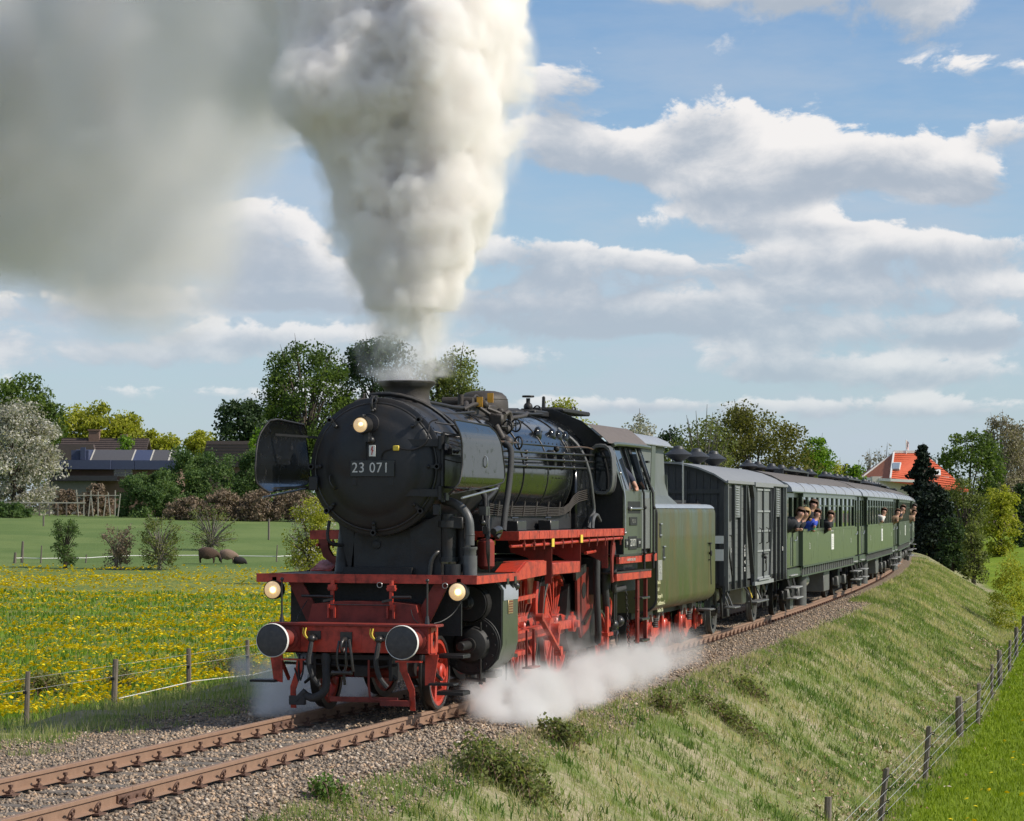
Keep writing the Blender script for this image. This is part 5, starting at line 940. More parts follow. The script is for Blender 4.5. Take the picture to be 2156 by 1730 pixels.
# end wall facing the tender, boarded upright, with frame and tread rails
ew = part('end_wall', MB().prism([(-1.40, 1.12)] + [(max(-1.4, min(1.4, y)), z - .02) for y, z in rr_] + [(1.40, 1.12)], 'x', .0, .04), mat('end_wall_dark', (.035, .037, .042), .6, var=.1), WG)
for k in range(19):
    y = -1.33 + k * .147; zt_ = 3.68 - .42 * (abs(y) / 1.4) ** 2.2
    part('end_board', MB().box(-.012, -.002, y - .066, y + .066, 1.14, zt_ - .08), MATS['end_wall_dark'], ew)
part('end_frame', MB().box(-.05, -.012, -1.40, -1.30, 1.1, 3.26).box(-.05, -.012, 1.30, 1.40, 1.1, 3.26).box(-.045, -.012, -1.3, 1.3, 3.02, 3.12).box(-.06, -.012, -.62, -.52, 1.1, 3.5).box(-.06, -.012, .52, .62, 1.1, 3.5).box(-.012, .0, -1.42, -1.36, .75, 1.3), WAGD, ew)
part('end_handrail', MB().tube([(-.05, -.85, 2.9), (-.12, -.85, 2.86), (-.12, -.85, 1.6), (-.05, -.85, 1.55)], .014, 6).tube([(-.05, .45, 3.3), (-.1, .45, 3.2), (-.1, .5, 2.2)], .012, 6), WAGD, ew)
for z0, z1 in ((1.98, 2.14), (1.62, 1.86)): part('white_end_mark', MB().box(-.056, -.05, -1.39, -1.13, z0, z1), WHT, ew)
part('van_roof', MB().prism(rr_ + [(y, z - .04) for y, z in rr_[::-1]], 'x', -.12, B + .12), mat('van_roof_grey', (.22, .225, .23), .6, var=.1), WG, 20)
part('roof_drip_strip', MB().box(-.12, B + .12, -1.50, -1.47, 3.24, 3.30).box(3.85, 6.9, -1.53, -1.49, 3.20, 3.30), MATS['van_roof_grey'], WG)
post = lambda u, w=.10, d=.07, z0=1.0, z1=3.22: MB().prism([(u - w / 2, z0 + .18), (u - w * .2, z0), (u + w * .2, z0), (u + w / 2, z0 + .18), (u + w / 2, z1), (u - w / 2, z1)], 'y', -1.41 - d, -1.41)
for u in (.05, 1.0, 1.9, 2.75, 7.75, 8.5, 9.2, B - .05): part('stanchion', post(u), WAGD if .2 < u < 9.5 else WAGG, WG)
for a, c_ in (((3.95, 1.15), (2.85, 3.2)), ((6.55, 1.15), (7.4, 3.2))): part('diagonal_brace', MB().bar((a[0], -1.45, a[1]), (c_[0], -1.45, c_[1]), .07, .09, (0, 1, 0)), WAGD, WG)
part('door_post', MB().prism([(3.85, 1.0), (4.25, 1.0), (4.25, 3.05), (4.1, 3.22), (3.6, 3.22), (3.85, 2.95)], 'y', -1.50, -1.42), WAGD, WG)
dr = part('sliding_door', MB().box(4.3, 6.7, -1.46, -1.42, 1.12, 3.18), WAGG, WG)
for u in (4.32, 5.45, 6.68): part('door_stile', MB().box(u - .04, u + .04, -1.50, -1.46, 1.12, 3.18), WAGD, dr)
for z in (1.15, 1.75, 2.2, 2.65, 3.14): part('door_rail', MB().box(4.36, 6.64, -1.485, -1.462, z - .02, z + .02), mat('light_iron', (.27, .28, .28), .5), dr)
for u, z in ((4.7, 2.1), (5.9, 2.1), (5.45, 1.45)): part('door_handle', MB().tube([(u, -1.49, z + .18), (u, -1.55, z + .15), (u, -1.55, z - .15), (u, -1.49, z - .18)], .014, 6), BLKM, dr)
part('door_latch', MB().box(5.3, 5.9, -1.54, -1.5, 1.66, 1.69).ball((5.5, -1.53, 1.6), .04, 8, 6).torus((5.5, -1.53, 1.5), (0, 1, 0), .035, .01, 10, 5), BLKM, dr)
part('door_track', MB().box(3.8, 7.0, -1.52, -1.46, 1.0, 1.08).box(4.2, 6.2, -1.56, -1.5, 1.10, 1.13), mat('light_iron', (.27, .28, .28), .5), WG)
for u in (1.35, 8.15):
    vt = part('louvre_vent', MB().box(u - .38, u + .52, -1.47, -1.42, 2.52, 3.20), WAGG, WG)
    for k in range(12): part('louvre', MB().bar((u - .30, -1.48, 2.58 + k * .052), (u + .18, -1.48, 2.58 + k * .052), .035, .008, (0, .6, 1)), mat('light_grey_louvre', (.42, .44, .44), .5), vt)
part('open_hatch', MB().box(.35, .85, -1.425, -1.418, 2.45, 3.15), BLKM, WG)
part('grab_iron', MB().tube([(.15, -1.43, 2.15), (.45, -1.49, 2.15), (.5, -1.49, 2.0), (.5, -1.49, 1.4)], .014, 6, sm=1), BLKM, WG)
part('hand_lever', MB().bar((.1, -1.47, 1.9), (.65, -1.47, 1.3), .05, .03, (0, 1, 0)), BLKM, WG)
for t_, u, z, s_ in (('3 7 0', 2.35, 1.55, .20), ('VSM', 2.35, 1.8, .14), ('12 t', 8.85, 1.75, .14), ('D', .85, 1.82, .12)):
    text('van_lettering', t_, WHT, WG, (u, -1.495 if u > 1 else -1.42, z), s_, (pi / 2, pi / 2 if u == 2.35 else 0, 0), .002)
for k in range(3):
    vt = part('roof_ventilator', MB().lathe([(0, .09), (.08, .07), (.11, .14), (.23, .31), (.35, .13), (.41, .10), (.43, 0)], (2.55 + 2.55 * k, 0, 3.66), (0, 0, 1), 20), WAGD, WG, 25)
wheel_y = .70
for u in (2.22, 8.65):
    for s in (-1, 1): wheel('wheel', u, .5, s, 9, .12, None, UNDG, WG)
    part('axle', MB().cyl((u, -.75, .5), (u, .75, .5), .07, n=10), UNDR, WG)
    part('axle_guard', MB().prism([(u - .5, 1.0), (u - .3, 1.0), (u - .14, .62), (u + .14, .62), (u + .3, 1.0), (u + .5, 1.0), (u + .2, .34), (u - .2, .34)], 'y', -1.06, -1.02).box(u - .13, u + .13, -1.16, -1.0, .36, .64, .02), UNDR, WG)
    part('leaf_spring', (lambda mb: [mb.tube([(u - .6 + .07 * k, -1.1, .92), (u, -1.1, .70 + .022 * k), (u + .6 - .07 * k, -1.1, .92)], .014, 4) for k in range(5)] and mb)(MB()), UNDG, WG)
part('foot_board', MB().box(3.5, 5.4, -1.62, -1.38, .62, .66, .01).tube([(3.6, -1.3, 1.0), (3.75, -1.45, .66)], .02, 6).tube([(5.3, -1.3, 1.0), (5.3, -1.45, .66)], .02, 6), UNDG, WG)
part('foot_board', MB().box(.2, 1.0, -1.60, -1.35, .62, .655, .01).tube([(.3, -1.3, 1.0), (.25, -1.4, .8), (.3, -1.45, .64)], .018, 6).tube([(.8, -1.3, 1.0), (.75, -1.4, .8), (.8, -1.45, .64)], .018, 6), UNDG, WG)
part('shunter_step', MB().tube([(3.0, -1.38, 1.0), (3.1, -1.5, .85), (3.4, -1.5, .5)], .016, 6), GREASE, WG)
part('brake_cylinder', MB().lathe([(0, 0), (.01, .18), (.5, .18), (.52, 0)], (4.4, -.4, .75), (1, 0, 0), 16).box(6.2, 6.8, -.9, -.5, .5, .9, .03).prism([(6.3, 1.0), (7.0, 1.0), (6.75, .6), (6.55, .6)], 'y', -1.2, -1.16), mat('pale_tank', (.35, .33, .28), .5), WG)
part('brake_lever', MB().bar((4.55, -1.25, 1.0), (4.9, -1.3, .7), .02, .03), YEL, WG)
bufs(WG, 0, -1, UNDR); bufs(WG, B, 1, UNDR)

# ---- green open platform coaches
def ridge_vent(par, u, z=3.72): return part('roof_ventilator', MB().lathe([(0, .09), (.10, .07), (.12, .14), (.20, .26), (.29, .12), (.36, .08), (.37, 0)], (u, 0, z), (0, 0, 1), 16), WAGD, par, 25)
def coach(xa, xb, label, name='passenger_coach'):
    C, ln = veh(name, xa, xb, label=label, cat='coach', group='green passenger coaches of the train')
    v0, v1 = 2.95, ln - 2.4       # main body between the entrance vestibules
    w = 1.49
    part('floor', MB().box(.15, ln - .15, -1.35, 1.35, 1.1, 1.22), UNDR, C)
    for s in (-1, 1):
        n = 3 + int((v1 - v0) / 6)
        bw = (v1 - v0) / 4
        for k in range(4): part('side_panel', MB().box(v0 + k * bw + .012, v0 + (k + 1) * bw - .012, s * w, s * (w - .03), 1.24, 2.12, .004), COAG, C)
        part('belt_rail', MB().box(v0, v1, s * (w + .012), s * (w - .02), 2.12, 2.19), COAG, C)
        part('cant_rail', MB().box(v0, v1, s * (w + .01), s * (w - .03), 3.02, 3.13), COAG, C)
        part('sole_bar', MB().box(.1, ln - .1, s * 1.40, s * 1.36, .98, 1.2), COAD, C)
        # windows: a frame part with its pane
        nw = 11; pw = (v1 - v0) / nw
        for k in range(nw):
            a = v0 + k * pw; b_ = a + pw
            part('window_pillar', MB().box(a - .16, a + .16, s * w, s * (w - .04), 2.19, 3.02), COAG, C)
            wf = part('window', MB().box(a + .16, b_ - .16, s * (w - .02), s * (w - .045), 2.78, 2.82).box(a + .16, a + .19, s * (w - .02), s * (w - .045), 2.19, 3.02).box(b_ - .19, b_ - .16, s * (w - .02), s * (w - .045), 2.19, 3.02), COAD, C)
            part('pane', MB().box(a + .19, b_ - .19, s * (w - .035), s * (w - .04), 2.82, 3.02) if (k * 7 + int(xa)) % 3 == 0 else MB().box(a + .19, b_ - .19, s * (w - .035), s * (w - .04), 2.19, 3.02), GLASSC, wf)
        part('window_pillar', MB().box(v1 - .16, v1, s * w, s * (w - .04), 2.19, 3.02), COAG, C)
        # recessed vestibules with doors
        for (a, b_) in ((.2, v0), (v1, ln - .2)):
            part('vestibule_side', MB().box(a, b_, s * 1.38, s * 1.34, 1.24, 2.15).box(a, b_, s * 1.38, s * 1.34, 3.0, 3.15).box(a, a + .35, s * 1.38, s * 1.34, 2.15, 3.0).box(b_ - .25, b_, s * 1.38, s * 1.34, 2.15, 3.0).box((a + b_) / 2 - .12, (a + b_) / 2 + .12, s * 1.38, s * 1.34, 2.15, 3.0), COAG, C)
            dd = part('entrance_door', MB().box((a + b_) / 2 - .1, b_ - .3, s * 1.40, s * 1.385, 1.26, 2.15, .003), COAG, C)
            part('door_handle', MB().tube([((a + b_) / 2, s * 1.42, 1.9), ((a + b_) / 2 + .3, s * 1.45, 1.92), ((a + b_) / 2 + .35, s * 1.45, 2.0)], .014, 6).cyl((a + .25, s * 1.45, 1.3), (a + .25, s * 1.45, 2.0), .014, n=6), STEEL, dd)
        for zz, y in ((1.06, 1.46), (.76, 1.58), (.50, 1.60)):
            for a in ((.55, v1 + .2) if s < 0 else ()): part('entrance_step', MB().box(a, a + 1.5, s * y, s * (y - .27), zz - .035, zz, .008), mat('step_board', (.27, .27, .26), .6), C)
        if s < 0:
            for a in (.7, 1.9, v1 + .35, v1 + 1.55): part('step_hanger', MB().bar((a, -1.33, 1.0), (a + .1, -1.45, .5), .04, .05), UNDR, C)
    for a in (v0, v1): part('end_bulkhead', MB().box(a - .02, a + .02, -w, w, 1.24, 3.14), COAD, C)
    part('truss_brackets', (lambda mb: [mb.prism([(v0 + .3 + k * .62, 1.0), (v0 + .50 + k * .62, 1.0), (v0 + .44 + k * .62, 1.2), (v0 + .40 + k * .62, 1.2)], 'y', -1.46, -1.42) for k in range(int((v1 - v0) / .62))] and mb)(MB()), UNDG, C, 0, kind='stuff')
    part('lower_edge', MB().box(v0, v1, -1.47, -1.42, .96, 1.0).box(v0, v1, -1.50, -1.44, 1.2, 1.24), COAD, C)
    # partitions and seats seen through the windows
    part('seat_backs', (lambda mb: [mb.box(v0 + 1.0 + k * 1.45, v0 + 1.08 + k * 1.45, -1.3, 1.3, 1.22, 2.35) for k in range(int((v1 - v0) / 1.45) - 1)] and mb)(MB()), mat('brown_interior', (.06, .035, .02), .6), C)
    # roof: pale curved eaves then a brown deck
    ev = [(-1.53, 3.13), (-1.50, 3.24), (-1.40, 3.34), (-1.25, 3.40)]
    for s in (-1, 1):
        P = [[(u, -s * y * -1 if False else s * abs(y), z) for y, z in ev] for u in (.15, ln - .15)]
        part('curved_eave', MB().grid(P), ROOFG, C, 60)
        for k in range(1, 7): u = .15 + (ln - .3) * k / 7; part('eave_seam', MB().tube([(u, s * abs(y), z + .004) for y, z in ev], .010, 5), UNDG, C)
    dk = [(-1.27, 3.40), (-1.0, 3.54), (-.6, 3.66), (0, 3.72), (.6, 3.66), (1.0, 3.54), (1.27, 3.40)]
    part('roof_deck', MB().prism(dk + [(1.27, 3.36), (-1.27, 3.36)], 'x', .15, ln - .15), mat('brown_coach_roof', (.125, .108, .095), .75, var=.12, bump=.2), C, 30)
    part('eave_end', MB().prism([(-1.53, 3.13)] + ev[1:] + [(1.25, 3.40), (1.40, 3.34), (1.5, 3.24), (1.53, 3.13)], 'x', .12, .15).prism([(-1.53, 3.13)] + ev[1:] + [(1.25, 3.40), (1.40, 3.34), (1.5, 3.24), (1.53, 3.13)], 'x', ln - .15, ln - .12), ROOFG, C)
    part('gutter', MB().box(.15, ln - .15, -1.54, -1.5, 3.115, 3.145).box(.15, ln - .15, 1.5, 1.54, 3.115, 3.145), COAD, C)
    for u_ in (3.6, 5.6, 8.8, 11.2, 14.2, 16.2, 19.2): ridge_vent(C, u_, 3.62)
    part('roof_walk_board', MB().box(ln * .30, ln * .62, -.62, -.32, 3.76, 3.80).box(ln * .30, ln * .30 + .1, -.6, -.35, 3.6, 3.76).box(ln * .61, ln * .62, -.6, -.35, 3.6, 3.76), WAGD, C)
    # bogies and tanks
    for ub in (3.6, ln - 3.6):
        bg_ = part('bogie', MB().box(ub - 1.6, ub + 1.6, -1.08, -1.0, .38, .62, .02).box(ub - .3, ub + .3, -1.1, -.9, .25, .9, .02).box(ub - 1.6, ub + 1.6, 1.0, 1.08, .38, .62, .02), UNDR, C)
        for k in (-1.25, 1.25):
            part('wheel', MB().lathe([(0, .5), (.13, .5), (.13, .40), (.06, .38), (.06, .12), (.16, .10), (.16, 0)], (ub + k, -.70, .5), (0, -1, 0), 28).cyl((ub + k, -.7, .5), (ub + k, .7, .5), .07, n=8).lathe([(0, .5), (.13, .5), (.13, 0)], (ub + k, .70, .5), (0, 1, 0), 24), UNDR, bg_)
            part('axle_box', MB().box(ub + k - .15, ub + k + .15, -1.2, -1.05, .36, .66, .03), UNDG, bg_)
    part('underfloor_tank', MB().cyl((5.6, -.9, .72), (6.5, -.9, .72), .22, n=16).cyl((7.1, -.95, .75), (7.9, -.95, .75), .20, n=16), mat('pale_tank', (.35, .33, .28), .5), C)
    part('battery_box', MB().box(ln * .5, ln * .5 + 1.6, -1.3, -.8, .35, .95, .02), UNDG, C); part('air_cylinder', MB().cyl((5.05, -1.2, .15), (5.05, -1.2, 1.0), .16, n=14), UNDG, C)
    part('step_box', MB().box(1.2, 1.9, -1.35, -1.25, .18, .48, .01), UNDG, C)
    mid = (v0 + v1) / 2
    sg_ = part('notice_board', MB().box(mid - .1, mid + .62, -w - .012, -w, 1.55, 2.0, .002), WHT, C)
    part('notice_print', (lambda mb: [mb.box(mid, mid + .5, -w - .0135, -w - .0125, 1.62 + .055 * k, 1.635 + .055 * k) for k in range(6)] and mb)(MB()), mat('print_grey', (.25, .25, .22), .7), sg_)
    text('class_number', '3', WHT, C, (v0 + 1.7, -w - .004, 1.72), .24, rot_s, .003); text('class_number', '3', WHT, C, (v1 - 1.4, -w - .004, 1.74), .2, rot_s, .003)
    text('coach_lettering', 'V S M', WHT, C, (mid + .3, -w - .004, 2.07), .09, rot_s, .003, sp=2.)
    bufs(C, .1, -1, UNDR); bufs(C, ln - .1, 1, UNDR)
    return C, ln
GLASSC = bpy.data.materials.new('coach_window_glass'); GLASSC.use_nodes = True; T = NT(GLASSC.node_tree); T.n.clear()
g1 = T.put('ShaderNodeBsdfGlossy'); g1.inputs['Roughness'].default_value = .03; t1 = T.put('ShaderNodeBsdfTransparent'); t1.inputs[0].default_value = (.75, .8, .76, 1)
fr = T.put('ShaderNodeFresnel'); fr.inputs[0].default_value = 1.5; mx = T.put('ShaderNodeMixShader'); T.lk(T.m('MULTIPLY', fr.outputs[0], 1.6, clamp=True), mx.inputs[0]); T.lk(t1.outputs[0], mx.inputs[1]); T.lk(g1.outputs[0], mx.inputs[2])
oo = T.put('ShaderNodeOutputMaterial'); T.lk(mx.outputs[0], oo.inputs[0])
C1, l1 = coach(32.45, 53.3, 'green passenger coach next to the grey goods van, children leaning from its front windows')
C2, l2 = coach(53.6, 75.2, 'second green passenger coach with a white shirted passenger at a middle window')
C3, l3 = coach(75.5, 97.3, 'third green passenger coach at the bend, people leaning out near its front end')
C4, l4 = coach(97.6, 119.4, 'last green passenger coach, seen almost edge-on beside the dark fir')

# ------------------------------------------------------------------ passengers leaning out of the coach windows
HAIRB = mat('brown_hair', (.09, .045, .022), .7, bump=.3); HAIRL = mat('blond_hair', (.40, .25, .10), .65, bump=.3); HAIRD = mat('dark_hair', (.03, .02, .014), .7)
def person(x, z, out, hair, cloth, label, sc=1., lean=.0, arm=1, long=False):
    y = yc(x) - 1.49; a = atan2(slope(x), 1)
    e = empty('person', (x, y, z), a, label=label, cat='person', group='passengers leaning out of the coach windows'); e.scale = (sc,) * 3; e.rotation_euler = (.12 + .28 * ((x * 7.3) % 1), -.10 + .25 * ((x * 3.1) % 1), a + .5 * ((x * 5.7) % 1) - .1)
    o = -out; fx = -.06 - lean
    # the trunk comes out over the sill, the head turned towards the engine
    vs = [(.06, .30, -.55), (.04, o * .2 + .08, -.40), (.0, o * .75, -.25), (fx * .6, o * .95, -.13), (fx, o, -.03), (fx - .01, o - .005, .05)]
    ed = [(0, 1), (1, 2), (2, 3), (3, 4), (4, 5)]; rd = [.10, .11, .10, .06, .105, .11]
    if arm:
        vs += [(-.13, o * .7 - .03, -.30), (-.17, o * .6 - .08, -.43), (-.24, o * .6 - .08, -.40), (-.28, o * .6 - .08, -.39), (-.275, o * .6 - .10, -.37), (-.28, o * .6 - .06, -.41)]
        ed += [(2, 6), (6, 7), (7, 8), (8, 9), (8, 10), (8, 11)]; rd += [.065, .052, .036, .016, .014, .014]
    skinmesh('body', vs, ed, rd, SKINP, e, 1)
    vs2 = vs[:3] + [tuple((vs[3][i] * .92 + vs[2][i] * .08) for i in range(3))] + ([vs[6], vs[7]] if arm else [])
    skinmesh('jacket', vs2, [(0, 1), (1, 2), (2, 3)] + ([(2, 4), (4, 5)] if arm else []), [.17, .21, .21, .125] + ([.095, .075] if arm else []), cloth, e, 1)
    hb = MB().ball((fx + .022, o + .012, .03), .132, 14, 9, (1., .98, 1.02))
    hb.v = [(vx, vy, vz) for vx, vy, vz in hb.v]; hb2 = MB(); hb2.v = hb.v
    hb2.f = [q for q in hb.f if not (np.mean([hb.v[i][0] for i in q]) < fx - .035 and np.mean([hb.v[i][2] for i in q]) < .085)]
    if long: hb2.tube([(fx + .08, o, .05), (fx + .1, o + .02, -.1), (fx + .08, o + .0, -.28)], [.06, .07, .03], 8)
    part('hair', hb2, hair, e)
    part('face_features', MB().ball((fx - .10, o - .02, .025), .014, 6, 5, (1, .8, 1.4)).ball((fx + .01, o - .095, .01), .018, 6, 5, (1, .5, 1.4)), SKINP, e)
    part('eye', MB().ball((fx - .083, o - .055, .045), .010, 6, 4), BLKM, e); part('eye', MB().ball((fx - .088, o + .018, .045), .010, 6, 4), BLKM, e)
    part('mouth', MB().ball((fx - .088, o - .02, -.03), .012, 6, 4, (.5, 1.8, .5)), mat('lips', (.35, .09, .07), .5), e)
    return e
GREY = mat('charcoal_jacket', (.035, .037, .042), .85); BLUE = mat('bright_blue_jacket', (.02, .06, .45), .7); GREEN = mat('bright_green_sleeve', (.01, .30, .12), .7); CREAM = mat('white_shirt', (.62, .60, .56), .8); BLACKC = mat('black_coat', (.015, .015, .02), .85); TAN = mat('tan_jumper', (.25, .16, .1), .85)
person(32.95, 2.66, 0.21, HAIRB, GREY, 'brown haired child leaning from the first vestibule, nearest the goods van', 1.01)
person(33.9, 2.66, 0.24, HAIRL, BLACKC, 'blond child in a black coat leaning from the first coach vestibule', 1.01)
person(36.25, 2.87, 0.18, HAIRB, BLACKC, 'adult woman with brown hair leaning above the child in blue, first coach window', 0.99, long=True)
person(36.75, 2.62, 0.24, HAIRB, BLUE, 'child in a bright blue jacket leaning from the first coach with an arm hanging out', 0.92)
person(37.5, 2.50, 0.13, HAIRB, GREEN, 'small child with a bright green sleeve over the window edge of the first coach', 0.84)
person(37.3, 2.84, 0.10, HAIRB, TAN, 'person in a tan jumper looking out behind the child in blue', 0.88, arm=0)
person(41.1, 2.55, 0.16, HAIRB, BLACKC, 'long haired girl resting her chin on her hand at a first coach window', 0.95, long=True)
person(63.2, 2.66, 0.16, HAIRB, CREAM, 'passenger in a white shirt leaning out of the second coach window', 0.97)
person(72.9, 2.62, 0.18, HAIRB, TAN, 'tan clothed passenger low at the rear window of the second coach', 0.97)
person(76.3, 2.85, 0.24, HAIRB, BLACKC, 'tall dark coated passenger leaning from the third coach vestibule', 1.06)
person(78.2, 2.68, 0.18, HAIRB, TAN, 'smaller passenger just behind the dark coated one, third coach', 0.92, arm=0)
person(95.2, 2.92, 0.20, HAIRD, TAN, 'upper of two passengers leaning out at the far end of the third coach', 1.06)
person(94.0, 2.62, 0.22, HAIRB, TAN, 'lower of two passengers at the far end of the third coach, arms on the sill', 1.01)
# ------------------------------------------------------------------ helpers for placing things on the land
def hit(px, py):
    r = ray(px, py); t = 12.
    while t < 1500:
        p = CAMP + r * t
        if p[2] < zt1(p[0], p[1]): return p
        t += max(.05, t * .003)
    return CAMP + r * 300
def ground_at(px, py, dist):
    p = at_d(px, py, dist); return p
# ------------------------------------------------------------------ trees
BARK = mat('tree_bark', (.075, .06, .045), .9, var=.3); BARKL = mat('pale_bark', (.17, .15, .125), .9, var=.25)
LV = {
 'green': attr_mat('leaves_green', [(0.036, 0.056, 0.017), (0.087, 0.139, 0.029), (0.176, 0.237, 0.041)], .6, 0.45),
 'dark': attr_mat('leaves_dark', [(0.017, 0.031, 0.015), (0.037, 0.068, 0.023), (0.084, 0.128, 0.038)], .6, 0.3),
 'fir': attr_mat('needles_dark', [(0.007, 0.012, 0.009), (0.013, 0.023, 0.014), (0.026, 0.044, 0.023)], .7, 0.1),
 'yellow': attr_mat('leaves_yellow_green', [(0.161, 0.19, 0.02), (0.322, 0.335, 0.035), (0.506, 0.479, 0.083)], .6, 0.45),
 'bright': attr_mat('leaves_bright_green', [(0.059, 0.113, 0.014), (0.135, 0.249, 0.021), (0.236, 0.34, 0.035)], .6, 0.45),
 'olive': attr_mat('leaves_olive', [(0.07, 0.088, 0.028), (0.149, 0.175, 0.049), (0.263, 0.289, 0.079)], .65, 0.4),
 'bronze': attr_mat('leaves_bronze', [(0.063, 0.072, 0.018), (0.135, 0.135, 0.029), (0.234, 0.216, 0.045)], .65, 0.4),
 'blossom': attr_mat('white_blossom', [(0.115, 0.138, 0.081), (0.391, 0.368, 0.322), (0.713, 0.69, 0.644)], .7, 0.35),
 'pale': attr_mat('pale_buds', [(.14, .12, .085), (.23, .20, .14), (.32, .29, .19)], .7, .3),
 'hedge': attr_mat('hedge_leaves', [(0.04, 0.076, 0.028), (0.09, 0.15, 0.048), (0.18, 0.25, 0.08)], .65, 0.4),
 'heath': attr_mat('dry_bramble', [(0.112, 0.08, 0.058), (0.208, 0.152, 0.104), (0.32, 0.248, 0.176)], .8, 0.15),
}
def tree(name, label, cx, top, base, wpx, Z, leaf, n=9000, ls=.32, bark=BARK, shape='round', crown0=.25, clumps=70, seed=0, cat='tree', group=None, limbs=22, fill=.55, trunk=True):
    R = np.random.default_rng(100 + seed)
    wpx = wpx * 1.12; pt = at_d(cx, top, Z); pb = at_d(cx, base, Z); gz = min(zt1(pb[0], pb[1]), pb[2] + .25); H = pt[2] - gz; Wd = wpx * Z / FPX / 2
    e = empty(name, (pb[0], pb[1], gz), R.uniform(0, 6), label=label, cat=cat, group=group)
    # clump centres in a unit crown
    C = []
    prof = {'round': lambda t: sqrt(max(0, 1 - (1.9 * t - .9) ** 2)) * .95 + .08, 'tall': lambda t: (sin(pi * (.14 + .82 * t))) ** .65, 'fir': lambda t: (1.01 - t) ** 1.05 * (.7 + .42 * abs(sin(t * 17 + seed))),
            'cone': lambda t: 1.0 - .75 * t, 'mound': lambda t: sqrt(max(0, 1 - (t * .97) ** 2.4)), 'vase': lambda t: .42 + .62 * sin(pi * min(1, .12 + t * .62))}[shape]
    while len(C) < clumps:
        t = R.uniform(0, 1); q_ = R.uniform(fill, 1) ** .5 if R.uniform() > .25 else R.uniform(0, 1) ** .5; a = R.uniform(0, 2 * pi)
        if R.uniform() > prof(t) + .15: continue
        k = prof(t) * q_; C.append([cos(a) * k * Wd * .88, sin(a) * k * Wd * .88, H * (crown0 + (1 - crown0) * (t * .93 + .01))])
    C = np.array(C); k = R.integers(0, clumps, n)
    cr = (Wd + H * (1 - crown0) / 2) / 2 * (.30 if shape not in ('fir',) else .11) * R.uniform(.55, 1.25, clumps)
    D_ = R.normal(0, 1, (n, 3)); D_ /= np.linalg.norm(D_, axis=1)[:, None]; rad = R.uniform(0, 1, n) ** .45
    P0 = C[k] + D_ * (cr[k] * rad)[:, None] * np.array([1, 1, .75 if shape != 'fir' else .35])
    P0[:, 2] = np.maximum(P0[:, 2], .05)
    nr = R.normal(0, 1, (n, 3)); nr += D_ * .6; nr /= np.linalg.norm(nr, axis=1)[:, None]
    a = np.cross(nr, R.normal(0, 1, (n, 3))); a /= np.linalg.norm(a, axis=1)[:, None]; b_ = np.cross(nr, a)
    s = (ls * R.uniform(.45, 1.1, n))[:, None]
    Q = np.stack([P0 - a * s * .5, P0 + b_ * s * .32, P0 + a * s * .5, P0 - b_ * s * .32], 1)
    tone = R.uniform(.15, .85, clumps)
    col = np.clip(tone[k] * .55 + R.normal(.22, .16, n), 0, 1)
    if n: np_mesh('crown' if cat == 'tree' else 'foliage', Q.reshape(-1, 3), np.arange(4 * n).reshape(n, 4), LV[leaf], e, col=np.repeat(col, 4))
    if trunk:
        mb = MB(); tr_ = H * .022 + .05; ht = H * (crown0 + .35 * (1 - crown0)) if shape not in ('fir', 'cone') else H * .93
        mb.tube([(0, 0, -.3), (tr_ * .3, 0, ht * .4), (0, tr_ * .5, ht)], [tr_ * 1.25, tr_, tr_ * .45], 7)
        for i in range(limbs):
            c = C[i % clumps]; z0 = ht * R.uniform(.35, .98) if shape != 'mound' else ht * .1
            mid = np.array([c[0] * .45, c[1] * .45, z0 + (c[2] - z0) * .6])
            mb.tube([(0, 0, z0), mid, c, c + (c - mid) * .35], [tr_ * .42, tr_ * .26, tr_ * .13, .012], 4)
        part('trunk' if cat == 'tree' else 'stems', mb, bark, e, 60)
    return e
TB = 'trees behind the left meadow'
tree('deciduous_tree', 'tall green tree behind the white blossoming one at the left edge', 45, 790, 1068, 160, 300, 'green', 13000, .5, seed=1, crown0=.2)
tree('blossoming_tree', 'large white blossoming tree beside the blue trimmed house', 30, 846, 1082, 185, 230, 'blossom', 17000, .34, seed=2, crown0=.02, clumps=120, fill=.3)
for i, (cx, top, w, k, lb) in enumerate(((150, 852, 100, 'yellow', 'yellow green poplar, leftmost behind the dark tiled roof'), (208, 843, 110, 'yellow', 'tallest yellow green poplar above the chimney of the tiled roof'), (265, 868, 90, 'yellow', 'yellow green poplar right of the chimney'),
        (335, 900, 90, 'yellow', 'pale yellow poplar beyond the right end of the tiled roof'), (420, 902, 80, 'yellow', 'pale poplar left of the dark pine'))):
    tree('poplar_tree', lb, cx, top, 1060, w * 1.15, 380, k, 9500, .6, seed=10 + i, crown0=.05, group=TB, shape='tall', fill=.3)
tree('garden_tree', 'small bright green tree in front of the tiled roof', 263, 909, 1000, 46, 262, 'bright', 3500, .35, seed=20, crown0=.05, shape='cone')
tree('dark_pine', 'dark green pine left of the tall oaks', 507, 838, 1050, 130, 300, 'dark', 14000, .5, seed=21, crown0=.1, fill=.35)
tree('oak_tree', 'broad round oak left of the smoke column', 645, 712, 1060, 184, 320, 'green', 27000, .45, seed=22, crown0=.22, clumps=110, limbs=60, fill=.62)
tree('oak_tree', 'taller oak half hidden behind the smoke column', 800, 698, 1060, 160, 325, 'dark', 22000, .48, seed=23, crown0=.2, clumps=100, limbs=50, fill=.6)
tree('oak_tree', 'oak right of the chimney behind the steam dome', 945, 730, 1060, 150, 330, 'olive', 20000, .45, seed=24, crown0=.2, clumps=90, limbs=50, fill=.6)
tree('young_tree', 'yellow green young tree beside the far smoke deflector', 552, 890, 1050, 60, 250, 'bright', 4000, .35, seed=25, crown0=.1)
